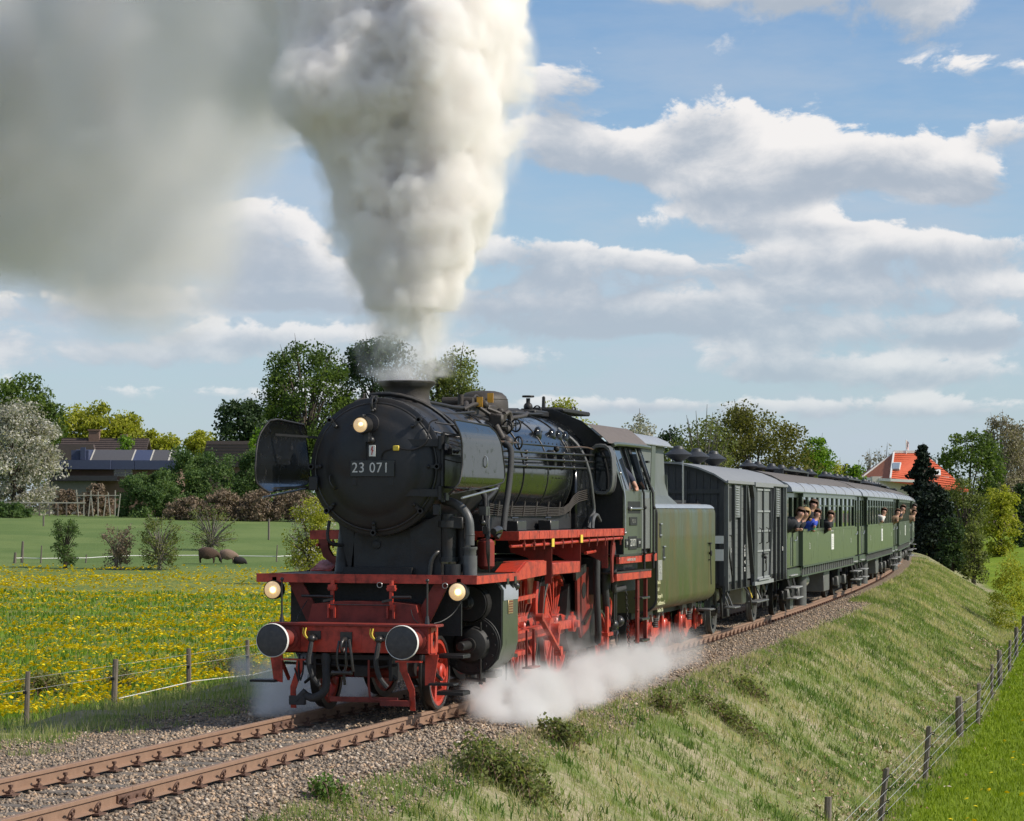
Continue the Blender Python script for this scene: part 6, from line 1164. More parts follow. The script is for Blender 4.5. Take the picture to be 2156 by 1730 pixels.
tree('pale_tree', 'pale yellow green tree above the driver cab', 1190, 838, 1050, 120, 300, 'yellow', 6500, .4, seed=26, crown0=.1, fill=.5)
tree('blossoming_tree', 'greyish blossoming tree above the tender bunker', 1352, 868, 1060, 95, 230, 'blossom', 6500, .32, seed=27, crown0=.05)
tree('dark_shrub', 'dark evergreen right of the grey blossoming tree', 1412, 892, 1060, 60, 225, 'dark', 4000, .35, seed=28, crown0=.05, cat='shrub')
tree('sparse_tree', 'sparse twiggy tree reaching above the goods van', 1480, 868, 1050, 150, 160, 'olive', 3800, .22, seed=29, crown0=.1, limbs=60, fill=.4, bark=BARKL)
tree('hedgerow_tree', 'wide bronze green tree behind the goods van roof', 1585, 848, 1080, 250, 170, 'bronze', 34000, .24, seed=30, crown0=.02, clumps=150, fill=.25, limbs=50)
tree('hedgerow_tree', 'low olive tree between the bronze green tree and the bunker', 1470, 915, 1080, 140, 172, 'olive', 9000, .25, seed=31, crown0=.02, fill=.25)
tree('bright_tree', 'bright green tree right of the bronze green hedgerow tree', 1716, 916, 1060, 68, 230, 'bright', 6000, .3, seed=32, crown0=.3)
for i, (cx, top, w, k, lb) in enumerate(((1765, 966, 70, 'yellow', 'low yellow green bush behind the first coach roof'), (1650, 960, 90, 'olive', 'olive bush behind the ventilators of the goods van'), (1800, 978, 60, 'bright', 'low bright bush behind the second coach'))):
    tree('bush', lb, cx, top, 1060, w, 240, k, 3500, .35, seed=40 + i, crown0=.02, cat='bush', shape='mound', fill=.2)
for i, (cx, lb) in enumerate(((1775, 'distant dark tree on the horizon beside the low yellow green bush'), (1790, 'low distant trees on the horizon above the second coach roof'), (1808, 'distant dark tree on the horizon left of the small bare tree'), (1822, 'distant dark tree on the horizon touching the left eave of the orange roof'))):
    tree('distant_tree', lb, cx, 972 + (i * 7) % 13, 1062, 30, 620, 'dark', 1000, .9, seed=50 + i, crown0=.05, clumps=16, limbs=4, group='trees on the horizon')
for cx, top, w, lb in ((1862, 935, 60, 'bare pale tree left of the orange roof ridge'), (1830, 948, 40, 'small bare tree left of the orange roof')):
    tree('bare_tree', lb, cx, top, 1060, w, 380, 'pale', 700, .4, seed=int(cx), crown0=.1, limbs=50, bark=BARKL)
tree('fir_tree', 'very dark fir standing where the train leaves the bend', 1942, 924, 1130, 170, 185, 'fir', 30000, .3, seed=61, crown0=.0, clumps=420, shape='fir', fill=.0, limbs=60)
tree('dark_conifer', 'low black green conifer at the foot of the tall fir', 1970, 1020, 1128, 80, 180, 'fir', 12000, .34, seed=62, crown0=.0, clumps=90, shape='mound', fill=.0)
tree('chestnut_tree', 'round green chestnut right of the orange roof', 2040, 902, 1090, 150, 330, 'green', 11000, .5, seed=63, crown0=.12, clumps=100)
tree('poplar_tree', 'tall pale poplar at the right edge', 2108, 860, 1080, 100, 420, 'pale', 8000, .5, seed=64, crown0=.08, shape='tall', limbs=70, fill=.4, bark=BARKL)
tree('poplar_tree', 'second pale poplar cut by the right picture edge', 2152, 880, 1080, 60, 425, 'pale', 5000, .5, seed=65, crown0=.08, shape='tall', limbs=60, fill=.4, bark=BARKL)
tree('willow_bush', 'olive willow in front of the orange roof', 2035, 1000, 1125, 90, 190, 'olive', 3800, .24, seed=66, crown0=.02, fill=.2, limbs=50)
tree('round_bush', 'yellow olive round bush at the edge of the ploughed field', 2105, 1006, 1085, 76, 260, 'yellow', 6000, .35, seed=67, crown0=.02, cat='bush', fill=.2)
tree('bush', 'dark bush right of the yellow olive one', 2150, 1015, 1080, 40, 300, 'dark', 3000, .4, seed=68, crown0=.02, cat='bush', fill=.2)
tree('bush', 'dark green bush on the bank below the fir', 2005, 1085, 1135, 60, 170, 'dark', 5000, .22, seed=69, crown0=.02, cat='bush', shape='mound', fill=.1)
tree('bush', 'bushy yellow olive shrub on the bank left of the pasture fence', 2128, 1160, 1228, 80, 105, 'yellow', 4500, .11, seed=70, crown0=-.05, cat='bush', shape='mound', fill=.1, trunk=False)
tree('bush', 'low twiggy shrub beside the ditch near the fir', 2050, 1098, 1135, 50, 160, 'olive', 3500, .2, seed=71, crown0=.02, cat='bush', shape='mound', fill=.1)
# hedges and bushes below the houses
for i, (cx, top, base, w, Z, k, n, lb, fl) in enumerate((
    (315, 988, 1082, 140, 215, 'hedge', 15000, 'big grey green round bush in front of the blue trimmed house', .1),
    (385, 940, 1075, 90, 225, 'hedge', 9000, 'dark bush at the right end of the blue trimmed house', .15),
    (450, 950, 1062, 140, 228, 'hedge', 13000, 'hedge bush right of the blue trimmed house', .15), (545, 945, 1062, 130, 230, 'hedge', 12000, 'hedge bush below the second brown roof', .15),
    (640, 960, 1075, 130, 225, 'hedge', 9000, 'hedge bush just behind the far smoke deflector', .15), (140, 1030, 1078, 60, 226, 'heath', 3500, 'bare brown hedge below the balcony', .15), (200, 1020, 1080, 70, 222, 'heath', 5000, 'bare brown hedge behind the garden trellis', .15),
    (20, 1060, 1085, 90, 210, 'hedge', 4000, 'low dark hedge at the left edge of the field', .15))):
    tree('bush', lb, cx, top, base, w, Z, k, n, .26, seed=80 + i, crown0=.0, cat='bush', shape='mound', fill=fl, trunk=False, group='hedge bushes below the houses')
for i, cx in enumerate((395, 470, 545, 620, 700)):
    tree('bramble_mound', ['dry bramble mound, leftmost behind the field', 'dry bramble mound right of the leftmost', 'middle dry bramble mound under the hedge', 'dry bramble mound below the far deflector', 'dry bramble mound behind the buffer beam'][i], cx, 1034 + (i == 0) * 14, 1088, 110, 205, 'heath', 7000, .22, seed=95 + i, crown0=.0, cat='bramble', shape='mound', fill=.1, trunk=False, group='dry brambles behind the field')
# small shrubs standing in the field
for i, (cx, top, base, w, Z, k, n, lb) in enumerate((
    (137, 1093, 1187, 52, 138, 'hedge', 3200, 'narrow dark shrub in the field, leftmost of four'), (246, 1105, 1187, 64, 138, 'heath', 2200, 'bare grey brown shrub in the field, second from the left'),
    (336, 1088, 1184, 82, 138, 'olive', 3600, 'light green shrub in the field left of the sheep'), (445, 1068, 1178, 100, 158, 'olive', 1900, 'tall twiggy shrub just behind the sheep'))):
    tree('field_shrub', lb, cx, top, base, w, Z, k, n, .12, seed=110 + i, crown0=.02, cat='shrub', limbs=60, fill=.15, bark=BARKL if i else BARK, shape='vase')
tree('blossoming_shrub', 'white flowering light green shrub behind the far buffer', 655, 1040, 1190, 92, 120, 'yellow', 7500, .13, seed=116, crown0=.0, cat='shrub', limbs=40, fill=.1)
tree('blossoms', 'sprays of white blossom on the shrub behind the far buffer', 655, 1045, 1185, 88, 119.8, 'blossom', 1500, .12, seed=117, crown0=.05, cat='blossom', trunk=False, fill=.5)

# ------------------------------------------------------------------ houses
def house_frame(name, cx, base, Z, **tg):
    p = at_d(cx, base, Z); a = atan2(_R[1], _R[0]); e = empty(name, (p[0], p[1], p[2]), a, **tg); return e, Z / FPX
TILE = mat('brown_roof_tiles', (.085, .062, .055), .7, var=.2, scale=3); BRICKM = mat('brown_brick', (.17, .105, .075), .85, var=.2, scale=2); BLUEM = mat('blue_cladding', (.05, .062, .115), .55, var=.1)
GREYR = mat('grey_roofing', (.075, .072, .076), .7); DARKW = mat('dark_balcony', (.03, .03, .035), .6); OCH = mat('pale_frame', (.5, .47, .4), .6)
HA, q = house_frame('tiled_house', 210, 1070, 275, label='house with a dark pantiled roof and brick chimney behind the blue trimmed house', cat='house')
# tile rows as ridged geometry
rl = 186 * q; rh = 7.4; re = 5.0
part('wall', MB().box(-rl / 2 + .6, rl / 2 - .6, .3, 8, -1, re), BRICKM, HA)
part('gable', MB().prism([(-rl / 2 - 1.2, re - .6), (-rl / 2 + 1.6, re - .6), (-rl / 2 + .1, rh - .9)], 'y', -.6, .4), BRICKM, HA)
gw = part('window', MB().box(-rl / 2 + .2, -rl / 2 + 1.1, -.64, -.6, re - .55, re + .25), WHT, HA); part('pane', MB().box(-rl / 2 + .28, -rl / 2 + 1.02, -.66, -.64, re - .47, re + .17), GLASS, gw)
part('roof', MB().prism([(-.4, re - .2), (3.6, rh), (7.6, re - .2), (3.6, rh - .25)], 'x', -rl / 2, rl / 2), TILE, HA)
tm_ = mesh_of(MB().box(-rl / 2, rl / 2, -.05, .05, -.04, .05), 'tile_course', TILE, 0)
for k in range(12): o_ = bpy.data.objects.new('tile_course', tm_); COL.objects.link(o_); o_.parent = HA; t = (k + .5) / 12; o_.location = (0, -.4 + 4 * t, re - .2 + (rh - re + .2) * t + .05)
part('side_roof', MB().prism([(-rl / 2 - 1.5, re - .9), (-rl / 2 + .1, rh - .75), (-rl / 2 + 4.0, rh - .8), (-rl / 2 + 2.4, re - .9)], 'y', -.75, -.55).prism([(-rl / 2 + 2.0, re - .9), (-rl / 2 + .1, rh - .8), (-rl / 2 + 4, rh - .8), (-rl / 2 + 4.6, re - .9)], 'y', -.8, .2), TILE, HA)
ch = part('chimney', MB().box(-rl / 2 + 2.9, -rl / 2 + 4.0, 3, 3.9, rh - .5, rh + .75).box(-rl / 2 + 2.8, -rl / 2 + 4.1, 2.9, 4.0, rh + .75, rh + .9), BRICKM, HA)
part('chimney', MB().box(rl / 2 - 3, rl / 2 - 2.3, 3, 3.9, rh - .5, rh + .4), BRICKM, HA)
HB, q = house_frame('blue_trimmed_house', 220, 1078, 240, label='low brick house with blue fascia and a grey sloped roof behind the bare hedge', cat='house')
X = lambda lx: (lx * .2905 - 220) * q
Zz = lambda ly: (1078 - (745.5 + ly * .2905)) * q
part('wall', MB().box(X(350), X(1270), .2, 7, -1.5, Zz(830)), BRICKM, HB)
for a, b_ in ((320, 500), (502, 808), (810, 975), (978, 1270)): part('fascia', MB().box(X(a), X(b_), -.5 if a != 502 else -.9, .2, Zz(838), Zz(772)), BLUEM, HB)
for a, b_, s_ in ((515, 655, BLUEM), (655, 955, GREYR), (955, 1090, BLUEM), (1090, 1220, GREYR)):
    part('roof_panel', MB().prism([(-.3, Zz(775)), (2.2, Zz(692)), (6.5, Zz(692)), (6.5, Zz(775))], 'x', X(a) + .03, X(b_) - .03), s_, HB)
    part('roof_rib', MB().prism([(-.34, Zz(775)), (2.16, Zz(690)), (2.3, Zz(690)), (-.1, Zz(775))], 'x', X(b_) - .06, X(b_) + .06), OCH, HB)
part('side_wing', MB().box(X(515), X(640), -.2, 2.5, Zz(775), Zz(700)).box(X(585), X(620), -.5, -.2, Zz(770), Zz(680)), BLUEM, HB)
part('balcony', MB().box(X(365), X(860), -1.3, -1.2, Zz(915), Zz(885)).box(X(365), X(860), -1.3, .2, Zz(922), Zz(915)), DARKW, HB)
part('ground_floor', MB().box(X(340), X(700), -.6, .2, -1.5, Zz(925)), mat('grey_render', (.2, .19, .18), .8), HB)
for a, b_ in ((360, 482), (822, 955)):
    wf = part('window', MB().box(X(a), X(b_), .12, .2, Zz(888), Zz(828)), OCH, HB)
    m_ = X(a) + (X(b_) - X(a)) * .62
    for (c0, c1, d0, d1) in ((X(a) + .08, m_ - .05, 860, 834), (X(a) + .08, m_ - .05, 884, 866), (m_ + .05, X(b_) - .08, 860, 834), (m_ + .05, X(b_) - .08, 884, 866)): part('pane', MB().box(c0, c1, .1, .12, Zz(d0), Zz(d1)), GLASS, wf)
HC, q = house_frame('brown_roofed_house', 475, 1060, 262, label='house of which only the long brown roof shows above the hedge', cat='house')
part('roof', MB().prism([(-2.6, 3.6), (-1.9, 6.2), (2.4, 6.2), (3.2, 3.6)], 'y', 0, 6), TILE, HC); part('wall', MB().box(-2.2, 2.8, .5, 5.5, -1, 3.7), BRICKM, HC)
for k in range(8): part('tile_course', MB().box(-2.5 + k * .07, 3.1 - k * .07, -.06, .02, 3.75 + k * .3, 3.82 + k * .3), TILE, HC)
HD, q = house_frame('orange_roofed_house', 1935, 1075, 300, label='white house with a steep orange hipped roof and a flag behind the fir', cat='house')
OR = mat('orange_roof_tiles', (.62, .12, .05), .6, var=.12, scale=2); ORD = mat('darker_orange_tiles', (.36, .13, .07), .7, var=.12, scale=2)  # left hip takes a darker orange than the front slope
x_ = lambda px: (px - 1935) * q; z_ = lambda py: (1075 - py) * q
part('wall', MB().box(x_(1838), x_(2000), .5, 9, -1, z_(1004)), mat('cream_wall', (.55, .52, .46), .8), HD)
L0, L1, T0, T1, E = x_(1823), x_(2040), x_(1893), x_(1955), z_(1006)
hv = [(L0, 3.0, E), (x_(1872), -1.0, z_(1010)), (x_(2036), -1.0, z_(1032)), (L1, 9, z_(1032)), (L0, 9, E), (T0, 4, z_(952)), (T1, 4, z_(952))]
part('left_hip', MB().add([hv[0], hv[1], hv[5], (hv[0][0], 3.0, E - .25), (hv[1][0], -1., hv[1][2] - .25), hv[4]], [(0, 1, 2), (0, 1, 4, 3), (0, 2, 5)]), ORD, HD, 0)
part('front_roof', MB().add([hv[1], hv[2], hv[6], hv[5], (hv[1][0], -1, hv[1][2] - .3), (hv[2][0], -1, hv[2][2] - .3)], [(0, 1, 2, 3), (0, 1, 5, 4)]), OR, HD, 0)
part('back_roof', MB().add([hv[3], hv[4], hv[5], hv[6], hv[2]], [(0, 1, 2, 3), (0, 3, 4)]), OR, HD, 0)
for k in range(14):
    t = (k + .5) / 14; a_ = np.array(hv[1]) * (1 - t) + np.array(hv[5]) * t; b2 = np.array(hv[2]) * (1 - t) + np.array(hv[6]) * t
    part('tile_course', MB().bar(a_ + np.array([0, -.03, .05]), b2 + np.array([0, -.03, .05]), .1, .05), OR, HD, 0)
part('fascia', MB().bar((L0, 2.9, E - .1), (hv[1][0], -1.05, hv[1][2] - .1), .1, .3).bar((hv[1][0], -1.05, hv[1][2] - .1), (x_(1925), -1.05, z_(1014)), .1, .3).bar((hv[5][0], 3.9, z_(951)), (hv[6][0], 3.9, z_(951)), .25, .35).bar(np.array(hv[1]) + np.array([0, -.05, .1]), np.array(hv[5]) + np.array([0, -.05, .1]), .18, .18).bar((L0, 3, E + .1), (T0, 4, z_(952)), .15, .15), WHT, HD)
sk = part('roof_window', MB().bar((x_(1886), .62, z_(990)), (x_(1892), 1.6, z_(975)), 1.1, .2), WHT, HD); part('pane', MB().bar((x_(1887), .5, z_(989)), (x_(1891.5), 1.45, z_(976)), .8, .2), mat('sky_pane', (.25, .3, .36), .2), sk)
sk = part('roof_window', MB().bar((x_(1972), .4, z_(1002)), (x_(1974), 1.3, z_(990)), 1.1, .2), WHT, HD)

fp = at_d(1908, 951, 304); FL = empty('flag', (fp[0], fp[1], fp[2]), atan2(_R[1], _R[0]), label='limp white and red flag on the ridge of the orange roof', cat='flag')
part('pole', MB().cyl((0, 0, -.5), (0, 0, 1.35), .05, n=6), WHT, FL)
part('flag_cloth', MB().grid([[(.03 + .28 * u, .08 * sin(u * 5 + v * 3), 1.3 - v * 1.0 - u * .25) for u in (0, .35, .7, 1.)] for v in (0, .25, .5, .75, 1.)]), mat('flag_pink_white', (.7, .55, .56), .7), FL)

# ------------------------------------------------------------------ fences
fe = empty('wire_fence', label='line of weathered posts with four wires between bank and pasture, right foreground', cat='fence')
PB = [((1852, 1737), (1868, 1607), 14), ((1947, 1642), (1957, 1523), 12), ((2021, 1557), (2019, 1469), 17), ((2058, 1528), (2062, 1437), 9), ((2088, 1477), (2089, 1399), 7), ((2106, 1448), (2104, 1371), 11), ((2125, 1418), (2127, 1348), 7), ((2140, 1386), (2140, 1322), 9), ((2156, 1358), (2157, 1297), 11), ((2172, 1335), (2173, 1278), 8)]
posts = []
for i, (b0, t0, wpx) in enumerate(PB):
    g_ = hit(*b0); z1 = at_y(t0[0], t0[1], g_[1])[2]; dist = (g_ - CAMP) @ _F; w = wpx * dist / FPX
    tx = (t0[0] - b0[0]) * dist / FPX * .9
    mb = MB(); n = 7; P = []
    for k in range(5):
        t = k / 4; rr2 = w / 2 * (1.02 + .1 * sin(i * 2 + k * 1.7)); P.append([(g_[0] + tx * .1 * t + rr2 * cos(2 * pi * j / n + i), g_[1] - tx * t + rr2 * .95 * sin(2 * pi * j / n + i), g_[2] - .1 + (z1 - g_[2] + .1) * t + (.02 * cos(j * 2 + i) if k == 4 else 0)) for j in range(n)])
    mb.v = [p for r_ in P for p in r_]; mb.f = [(k * n + j, k * n + (j + 1) % n, (k + 1) * n + (j + 1) % n, (k + 1) * n + j) for k in range(4) for j in range(n)] + [tuple(range(4 * n, 5 * n))]
    po = part('post', mb, WOODG, fe, 30); hh = z1 - g_[2]
    pos = [(g_[0] - w * .2, g_[1] - tx * f_ - w * .62, g_[2] + hh * f_) for f_ in (.22, .42, .64, .88)]; posts.append(pos)
    for p in pos: part('insulator', MB().torus((p[0], p[1] - .02, p[2]), (1, 0, .1), .022, .009, 10, 5).cyl((p[0], p[1] + .05, p[2]), (p[0], p[1] - .0, p[2]), .008, n=5), RUBB, po)
WIRE = mat('galvanised_wire', (.42, .42, .40), .5, metal=.3)
p0 = [np.array(p) + (np.array(p) - np.array(q_)) * 1.1 for p, q_ in zip(posts[0], posts[1])]
for k in range(4): part('wire', MB().tube([tuple(p0[k])] + [p[k] for p in posts], .0042, 4), WIRE, fe)
fb = hit(1742, 1727); sp_ = empty('broken_post', tuple(fb), 0, label='short weathered post stump left of the nearest pasture fence post', cat='post')
part('post', MB().cyl((0, 0, -.1), (.02, -.01, .34), .06, .055, n=7), WOODG, sp_)

fe2 = empty('wire_fence', label='post and rope fence between railway verge and yellow flowering meadow', cat='fence')
lp_ = []
for i, x in enumerate((-1.0, 3.0, 6.75, 10.35, 14.0, 17.3, 21, 25, 29, 33, 38, 43, 48)):
    y = 7.45 + (yc(x)); z = zt1(x, y); ztop = .06 if i < 6 else .08
    po = part('post', MB().cyl((x, y, z - .1), (x + .03 * sin(i * 3), y + .03 * cos(i * 5), ztop), .058 - .006 * (i % 3), .052 - .005 * (i % 3), n=8), WOODG, fe2)
    part('insulator', MB().box(x - .07, x - .05, y - .03, y + .03, -.30, -.25), RUBB, po); lp_.append((x - .06, y, ztop))
part('wire', MB().tube([(x, y, -.24) for x, y, z in lp_], .0035, 4), WIRE, fe2); part('wire', MB().tube([(x, y, -.05) for x, y, z in lp_], .0032, 4), WIRE, fe2)
part('white_rope', MB().tube([(x, y - .12, -.58 + .04 * sin(x)) for x, y, z in lp_ if x > 7], .008, 5), WHT, fe2)

FZ = -.55
fe3 = empty('field_fence', label='old leaning posts and white cord across the field behind the dandelions', cat='fence'); lp_ = []
for lx, t_, b_, w in ((105, 1440, 1522, 26), (158, 1360, 1520, 24), (295, 1390, 1524, 13), (620, 1455, 1520, 14), (882, 1385, 1503, 9), (1460, 1385, 1500, 10), (2003, 1385, 1508, 11), (2125, 1367, 1502, 11)):
    cx, b1, t1 = lx * .2905, 745.5 + b_ * .2905, 745.5 + t_ * .2905; g_ = hit(cx, b1); d_ = (g_ - CAMP) @ _F; h = (b1 - t1) * d_ / FPX; gz = zt1(g_[0], g_[1])
    part('post', MB().cyl((g_[0], g_[1], gz - .2), (g_[0], g_[1] - .05, g_[2] + h), w * .2905 * d_ / FPX / 2, w * .2905 * d_ / FPX / 2 * .7, n=7), WOODG, fe3); lp_.append((g_[0], g_[1] - .06, g_[2] + .30))
part('cord', MB().tube(lp_, .022, 4), WHT, fe3)
fe4 = empty('far_field_posts', label='two thin grey posts in the middle of the far field', cat='fence')
for lx, t_, b_ in ((315, 1172, 1252), (1948, 1198, 1350)):
    g_ = hit(lx * .2905, 745.5 + b_ * .2905); d_ = (g_ - CAMP) @ _F; part('post', MB().cyl((g_[0], g_[1], g_[2] - .2), (g_[0], g_[1], g_[2] + (b_ - t_) * .2905 * d_ / FPX), .07, n=6), WOODG, fe4)
tz = 212; g0 = at_d(0, 1079, tz); ax_ = np.array([_R[0], _R[1], 0]); tr0 = empty('garden_fence', tuple(g0), atan2(_R[1], _R[0]), label='pale rail fence and leaning trellis poles below the blue trimmed house', cat='fence'); q = tz / FPX
for px_ in (5, 25, 42, 63, 83, 104, 122, 140): part('post', MB().box(px_ * q - .05, px_ * q + .05, -.05, .05, -.3, 19 * q), WOODG, tr0)
part('rail', MB().box(10 * q, 180 * q, -.04, .04, 19 * q, 21.5 * q), mat('pale_rail', (.4, .37, .3), .7), tr0); part('rail', MB().box(20 * q, 130 * q, -.03, .03, 8 * q, 9.5 * q), WOODG, tr0)
for k, px_ in enumerate((165, 176, 186, 196, 206, 218, 232, 242, 248)): part('trellis_pole', MB().bar((px_ * q, .1, -.3), ((px_ + (k % 3 - 1) * 5) * q, .1, (48 - (k * 7) % 12) * q), .07, .07, (0, 1, 0)), MATS['pale_rail'], tr0)
part('trellis_rail', MB().bar((163 * q, .05, 36 * q), (250 * q, .05, 36 * q), .06, .06), MATS['pale_rail'], tr0)

# ------------------------------------------------------------------ sheep
def sheep(cx, base, Z, wool, face, label, flip=1, sc=1., lying=False, rz=0.):
    p = hit(cx, base); e = empty('sheep', tuple(p), atan2(_R[1], _R[0]) + rz, label=label, cat='sheep', group='sheep grazing behind the flower meadow'); e.scale = (sc * flip, sc, sc)
    z0 = .5 if not lying else .22
    V_ = [(-.45, 0, z0 + .02), (-.25, 0, z0 + .04), (.05, 0, z0 + .03), (.32, 0, z0 + .02), (.50, 0, z0 - .04), (.58, 0, z0 - .16), (.62, 0, z0 - .30)]
    E_ = [(i, i + 1) for i in range(6)]; R_ = [.24, .35, .37, .30, .15, .09, .06]
    if not lying:
        for sx, kn in ((-.38, -.03), (.28, .02)):
            for sy in (-.13, .13):
                b = len(V_); V_ += [(sx, sy, .32), (sx + kn, sy, .18), (sx, sy, .02)]; E_ += [(1 if sx < 0 else 3, b), (b, b + 1), (b + 1, b + 2)]; R_ += [.08, .035, .032]
    skinmesh('body', V_, E_, R_, wool, e, 2)
    part('face', MB().ball((.62, 0, z0 - .28), .10, 10, 8, (.8, .75, 1.35)), face, e)
    for sy in (-.1, .1): part('ear', MB().ball((.60, sy, z0 - .22), .05, 8, 6, (.5, 1.1, .5)), face, e)
WB = mat('brown_wool', (.075, .045, .03), .95, var=.3, scale=14, bump=1., bscale=25); WT = mat('tan_wool', (.22, .15, .11), .95, var=.3, scale=14, bump=1., bscale=25); WD = mat('black_wool', (.025, .02, .02), .95, bump=1.)
sheep(438, 1187, 133, WB, WD, 'dark brown sheep with its head behind the tan one', 1, 1.08)
sheep(480, 1187, 132, WT, WHT, 'tan backed sheep with a white striped face, head down', 1, .95)
sheep(503, 1188, 131, WD, WD, 'small black lamb lying in front of the tan sheep', 1, .7, True)

# ------------------------------------------------------------------ brambles and weeds on the banks
BRL = attr_mat('bramble_leaves', [(.09, .09, .035), (.14, .17, .05), (.21, .26, .08), (.30, .27, .12)], .6, .5)
CANE = mat('bramble_cane', (.17, .10, .07), .8)
def bramble(cx, base, wpx, h, n, label, seed, leaf=BRL, group='brambles on the grassy bank', cat='bramble'):
    R = np.random.default_rng(300 + seed); g_ = hit(cx, base); d_ = (g_ - CAMP) @ _F; w = wpx * d_ / FPX / 2
    e = empty('bramble_bush', tuple(g_), 0, label=label, cat=cat, group=group); mb = MB(); pts = []
    for i in range(int(14 + n / 160)):
        a = R.uniform(0, 2 * pi); r0 = R.uniform(0, w * .7); bx, by = r0 * cos(a), r0 * sin(a); a2 = R.uniform(0, 2 * pi); ln = R.uniform(.35, 1.) * w * .9; hh = h * R.uniform(.5, 1.15)
        P = []
        for t in np.linspace(0, 1, 7):
            x, y = bx + ln * t * cos(a2 + t * .4), by + ln * t * sin(a2 + t * .4); P.append((x, y, zt1(g_[0] + x, g_[1] + y) - g_[2] + hh * sin(pi * min(1, t * 1.05)) ** .8 + .02))
        mb.tube(P, [.008, .007, .006, .005, .005, .004, .003], 4); pts += P[1:]
    pts = np.array(pts); k = R.integers(0, len(pts), n); P0 = pts[k] + R.normal(0, .045, (n, 3)); s = R.uniform(.014, .034, n)[:, None]
    a = R.normal(0, 1, (n, 3)); a /= np.linalg.norm(a, axis=1)[:, None]; b_ = np.cross(a, R.normal(0, 1, (n, 3))); b_ /= np.linalg.norm(b_, axis=1)[:, None]
    np_mesh('leaves', np.stack([P0 - a * s, P0 + b_ * s * .7, P0 + a * s, P0 - b_ * s * .7], 1).reshape(-1, 3), np.arange(4 * n).reshape(n, 4), leaf, e, col=np.repeat(R.uniform(0, 1, n), 4), kind='stuff')
    part('canes', mb, CANE, e, 60)
bramble(1075, 1655, 250, .30, 4300, 'largest bramble, in the foreground below the steam cloud', 1)
bramble(1180, 1570, 120, .24, 1300, 'small bramble up the bank from the largest one', 2)
bramble(1530, 1520, 210, .20, 1900, 'wide low bramble in the middle of the right bank', 3)
bramble(1575, 1465, 130, .26, 1100, 'sparse bramble above the wide low one', 4)
bramble(1400, 1500, 70, .22, 600, 'tiny bramble left of the wide low one', 5)
WEED = attr_mat('weed_leaves', [(.06, .11, .02), (.10, .18, .03), (.15, .24, .05)], .6, .3)
bramble(690, 1690, 85, .17, 520, 'pale green weed at the ballast edge, bottom middle', 6, WEED, None, 'weed')
bramble(490, 1420, 120, .35, 1500, 'thorny dark growth along the rope fence in the train shadow', 7, BRL, 'growth along the meadow fence')
bramble(90, 1465, 150, .35, 1900, 'thorny growth round the leftmost meadow fence post', 8, BRL, 'growth along the meadow fence')
bramble(250, 1450, 90, .3, 900, 'thin thorny growth at the second meadow fence post', 9, BRL, 'growth along the meadow fence')

n = 16000; cx = RG.uniform(-6, 60, 900); cd = RG.uniform(-6.2, -2.4, 900); cs = RG.uniform(.05, .22, 900); k = RG.integers(0, 900, n)
xx = cx[k] + RG.normal(0, 1, n) * cs[k]; yy = YC(xx) + cd[k] + RG.normal(0, 1, n) * cs[k]
blades('broad_leaved_weeds', xx, yy, RG.uniform(.04, .16, n), .022, attr_mat('weed_blades', [(.05, .10, .02), (.10, .18, .035), (.17, .26, .06)], .6, .3), np.clip(RG.uniform(0, 1, 900)[k] + RG.normal(0, .12, n), 0, 1), 1.1, kind='stuff')
# ------------------------------------------------------------------ smoke and steam: voxel volumes computed here
def fbm(shape, cell, octv=4, gain=.55, seed=0):
    r = np.random.default_rng(seed); out = np.zeros(shape, np.float32); amp = 1.; tot = 0.
    for o in range(octv):
        c = cell / 2 ** o
        if c < 1.2: break
        n = [int(np.ceil(s / c)) + 3 for s in shape]; g = r.random(n).astype(np.float32)
        for ax in range(3):
            t = np.arange(shape[ax]) / c; i = t.astype(int); f = (t - i).astype(np.float32); f = f * f * (3 - 2 * f)
            sh = [1, 1, 1]; sh[ax] = -1; f = f.reshape(sh); g = np.take(g, i, ax) * (1 - f) + np.take(g, i + 1, ax) * f
        out += amp * g; tot += amp; amp *= gain
    return out / tot
def axes(lo, hi, vx):
    n = [int(round((b - a) / vx)) + 1 for a, b in zip(lo, hi)]; hi = [a + (k - 1) * vx for a, k in zip(lo, n)]
    return n, hi, [np.linspace(a, b, k).astype(np.float32) for a, b, k in zip(lo, hi, n)]
def union(sdf, ax, vx, lo, C, R, k=0.):
    """lower the signed distance with spheres"""
    for c, r in zip(C, R):
        m = r + 3 * vx; s = []
        for a in range(3):
            i0 = max(0, int((c[a] - m - lo[a]) / vx)); i1 = min(len(ax[a]), int((c[a] + m - lo[a]) / vx) + 2); s.append((i0, i1))
        if any(b <= a for a, b in s): continue
        X_, Y_, Z_ = [ax[a][s[a][0]:s[a][1]] for a in range(3)]
        d = np.sqrt((X_[:, None, None] - c[0]) ** 2 + (Y_[None, :, None] - c[1]) ** 2 + (Z_[None, None, :] - c[2]) ** 2) - r
        v = sdf[s[0][0]:s[0][1], s[1][0]:s[1][1], s[2][0]:s[2][1]]; np.minimum(v, d, out=v)
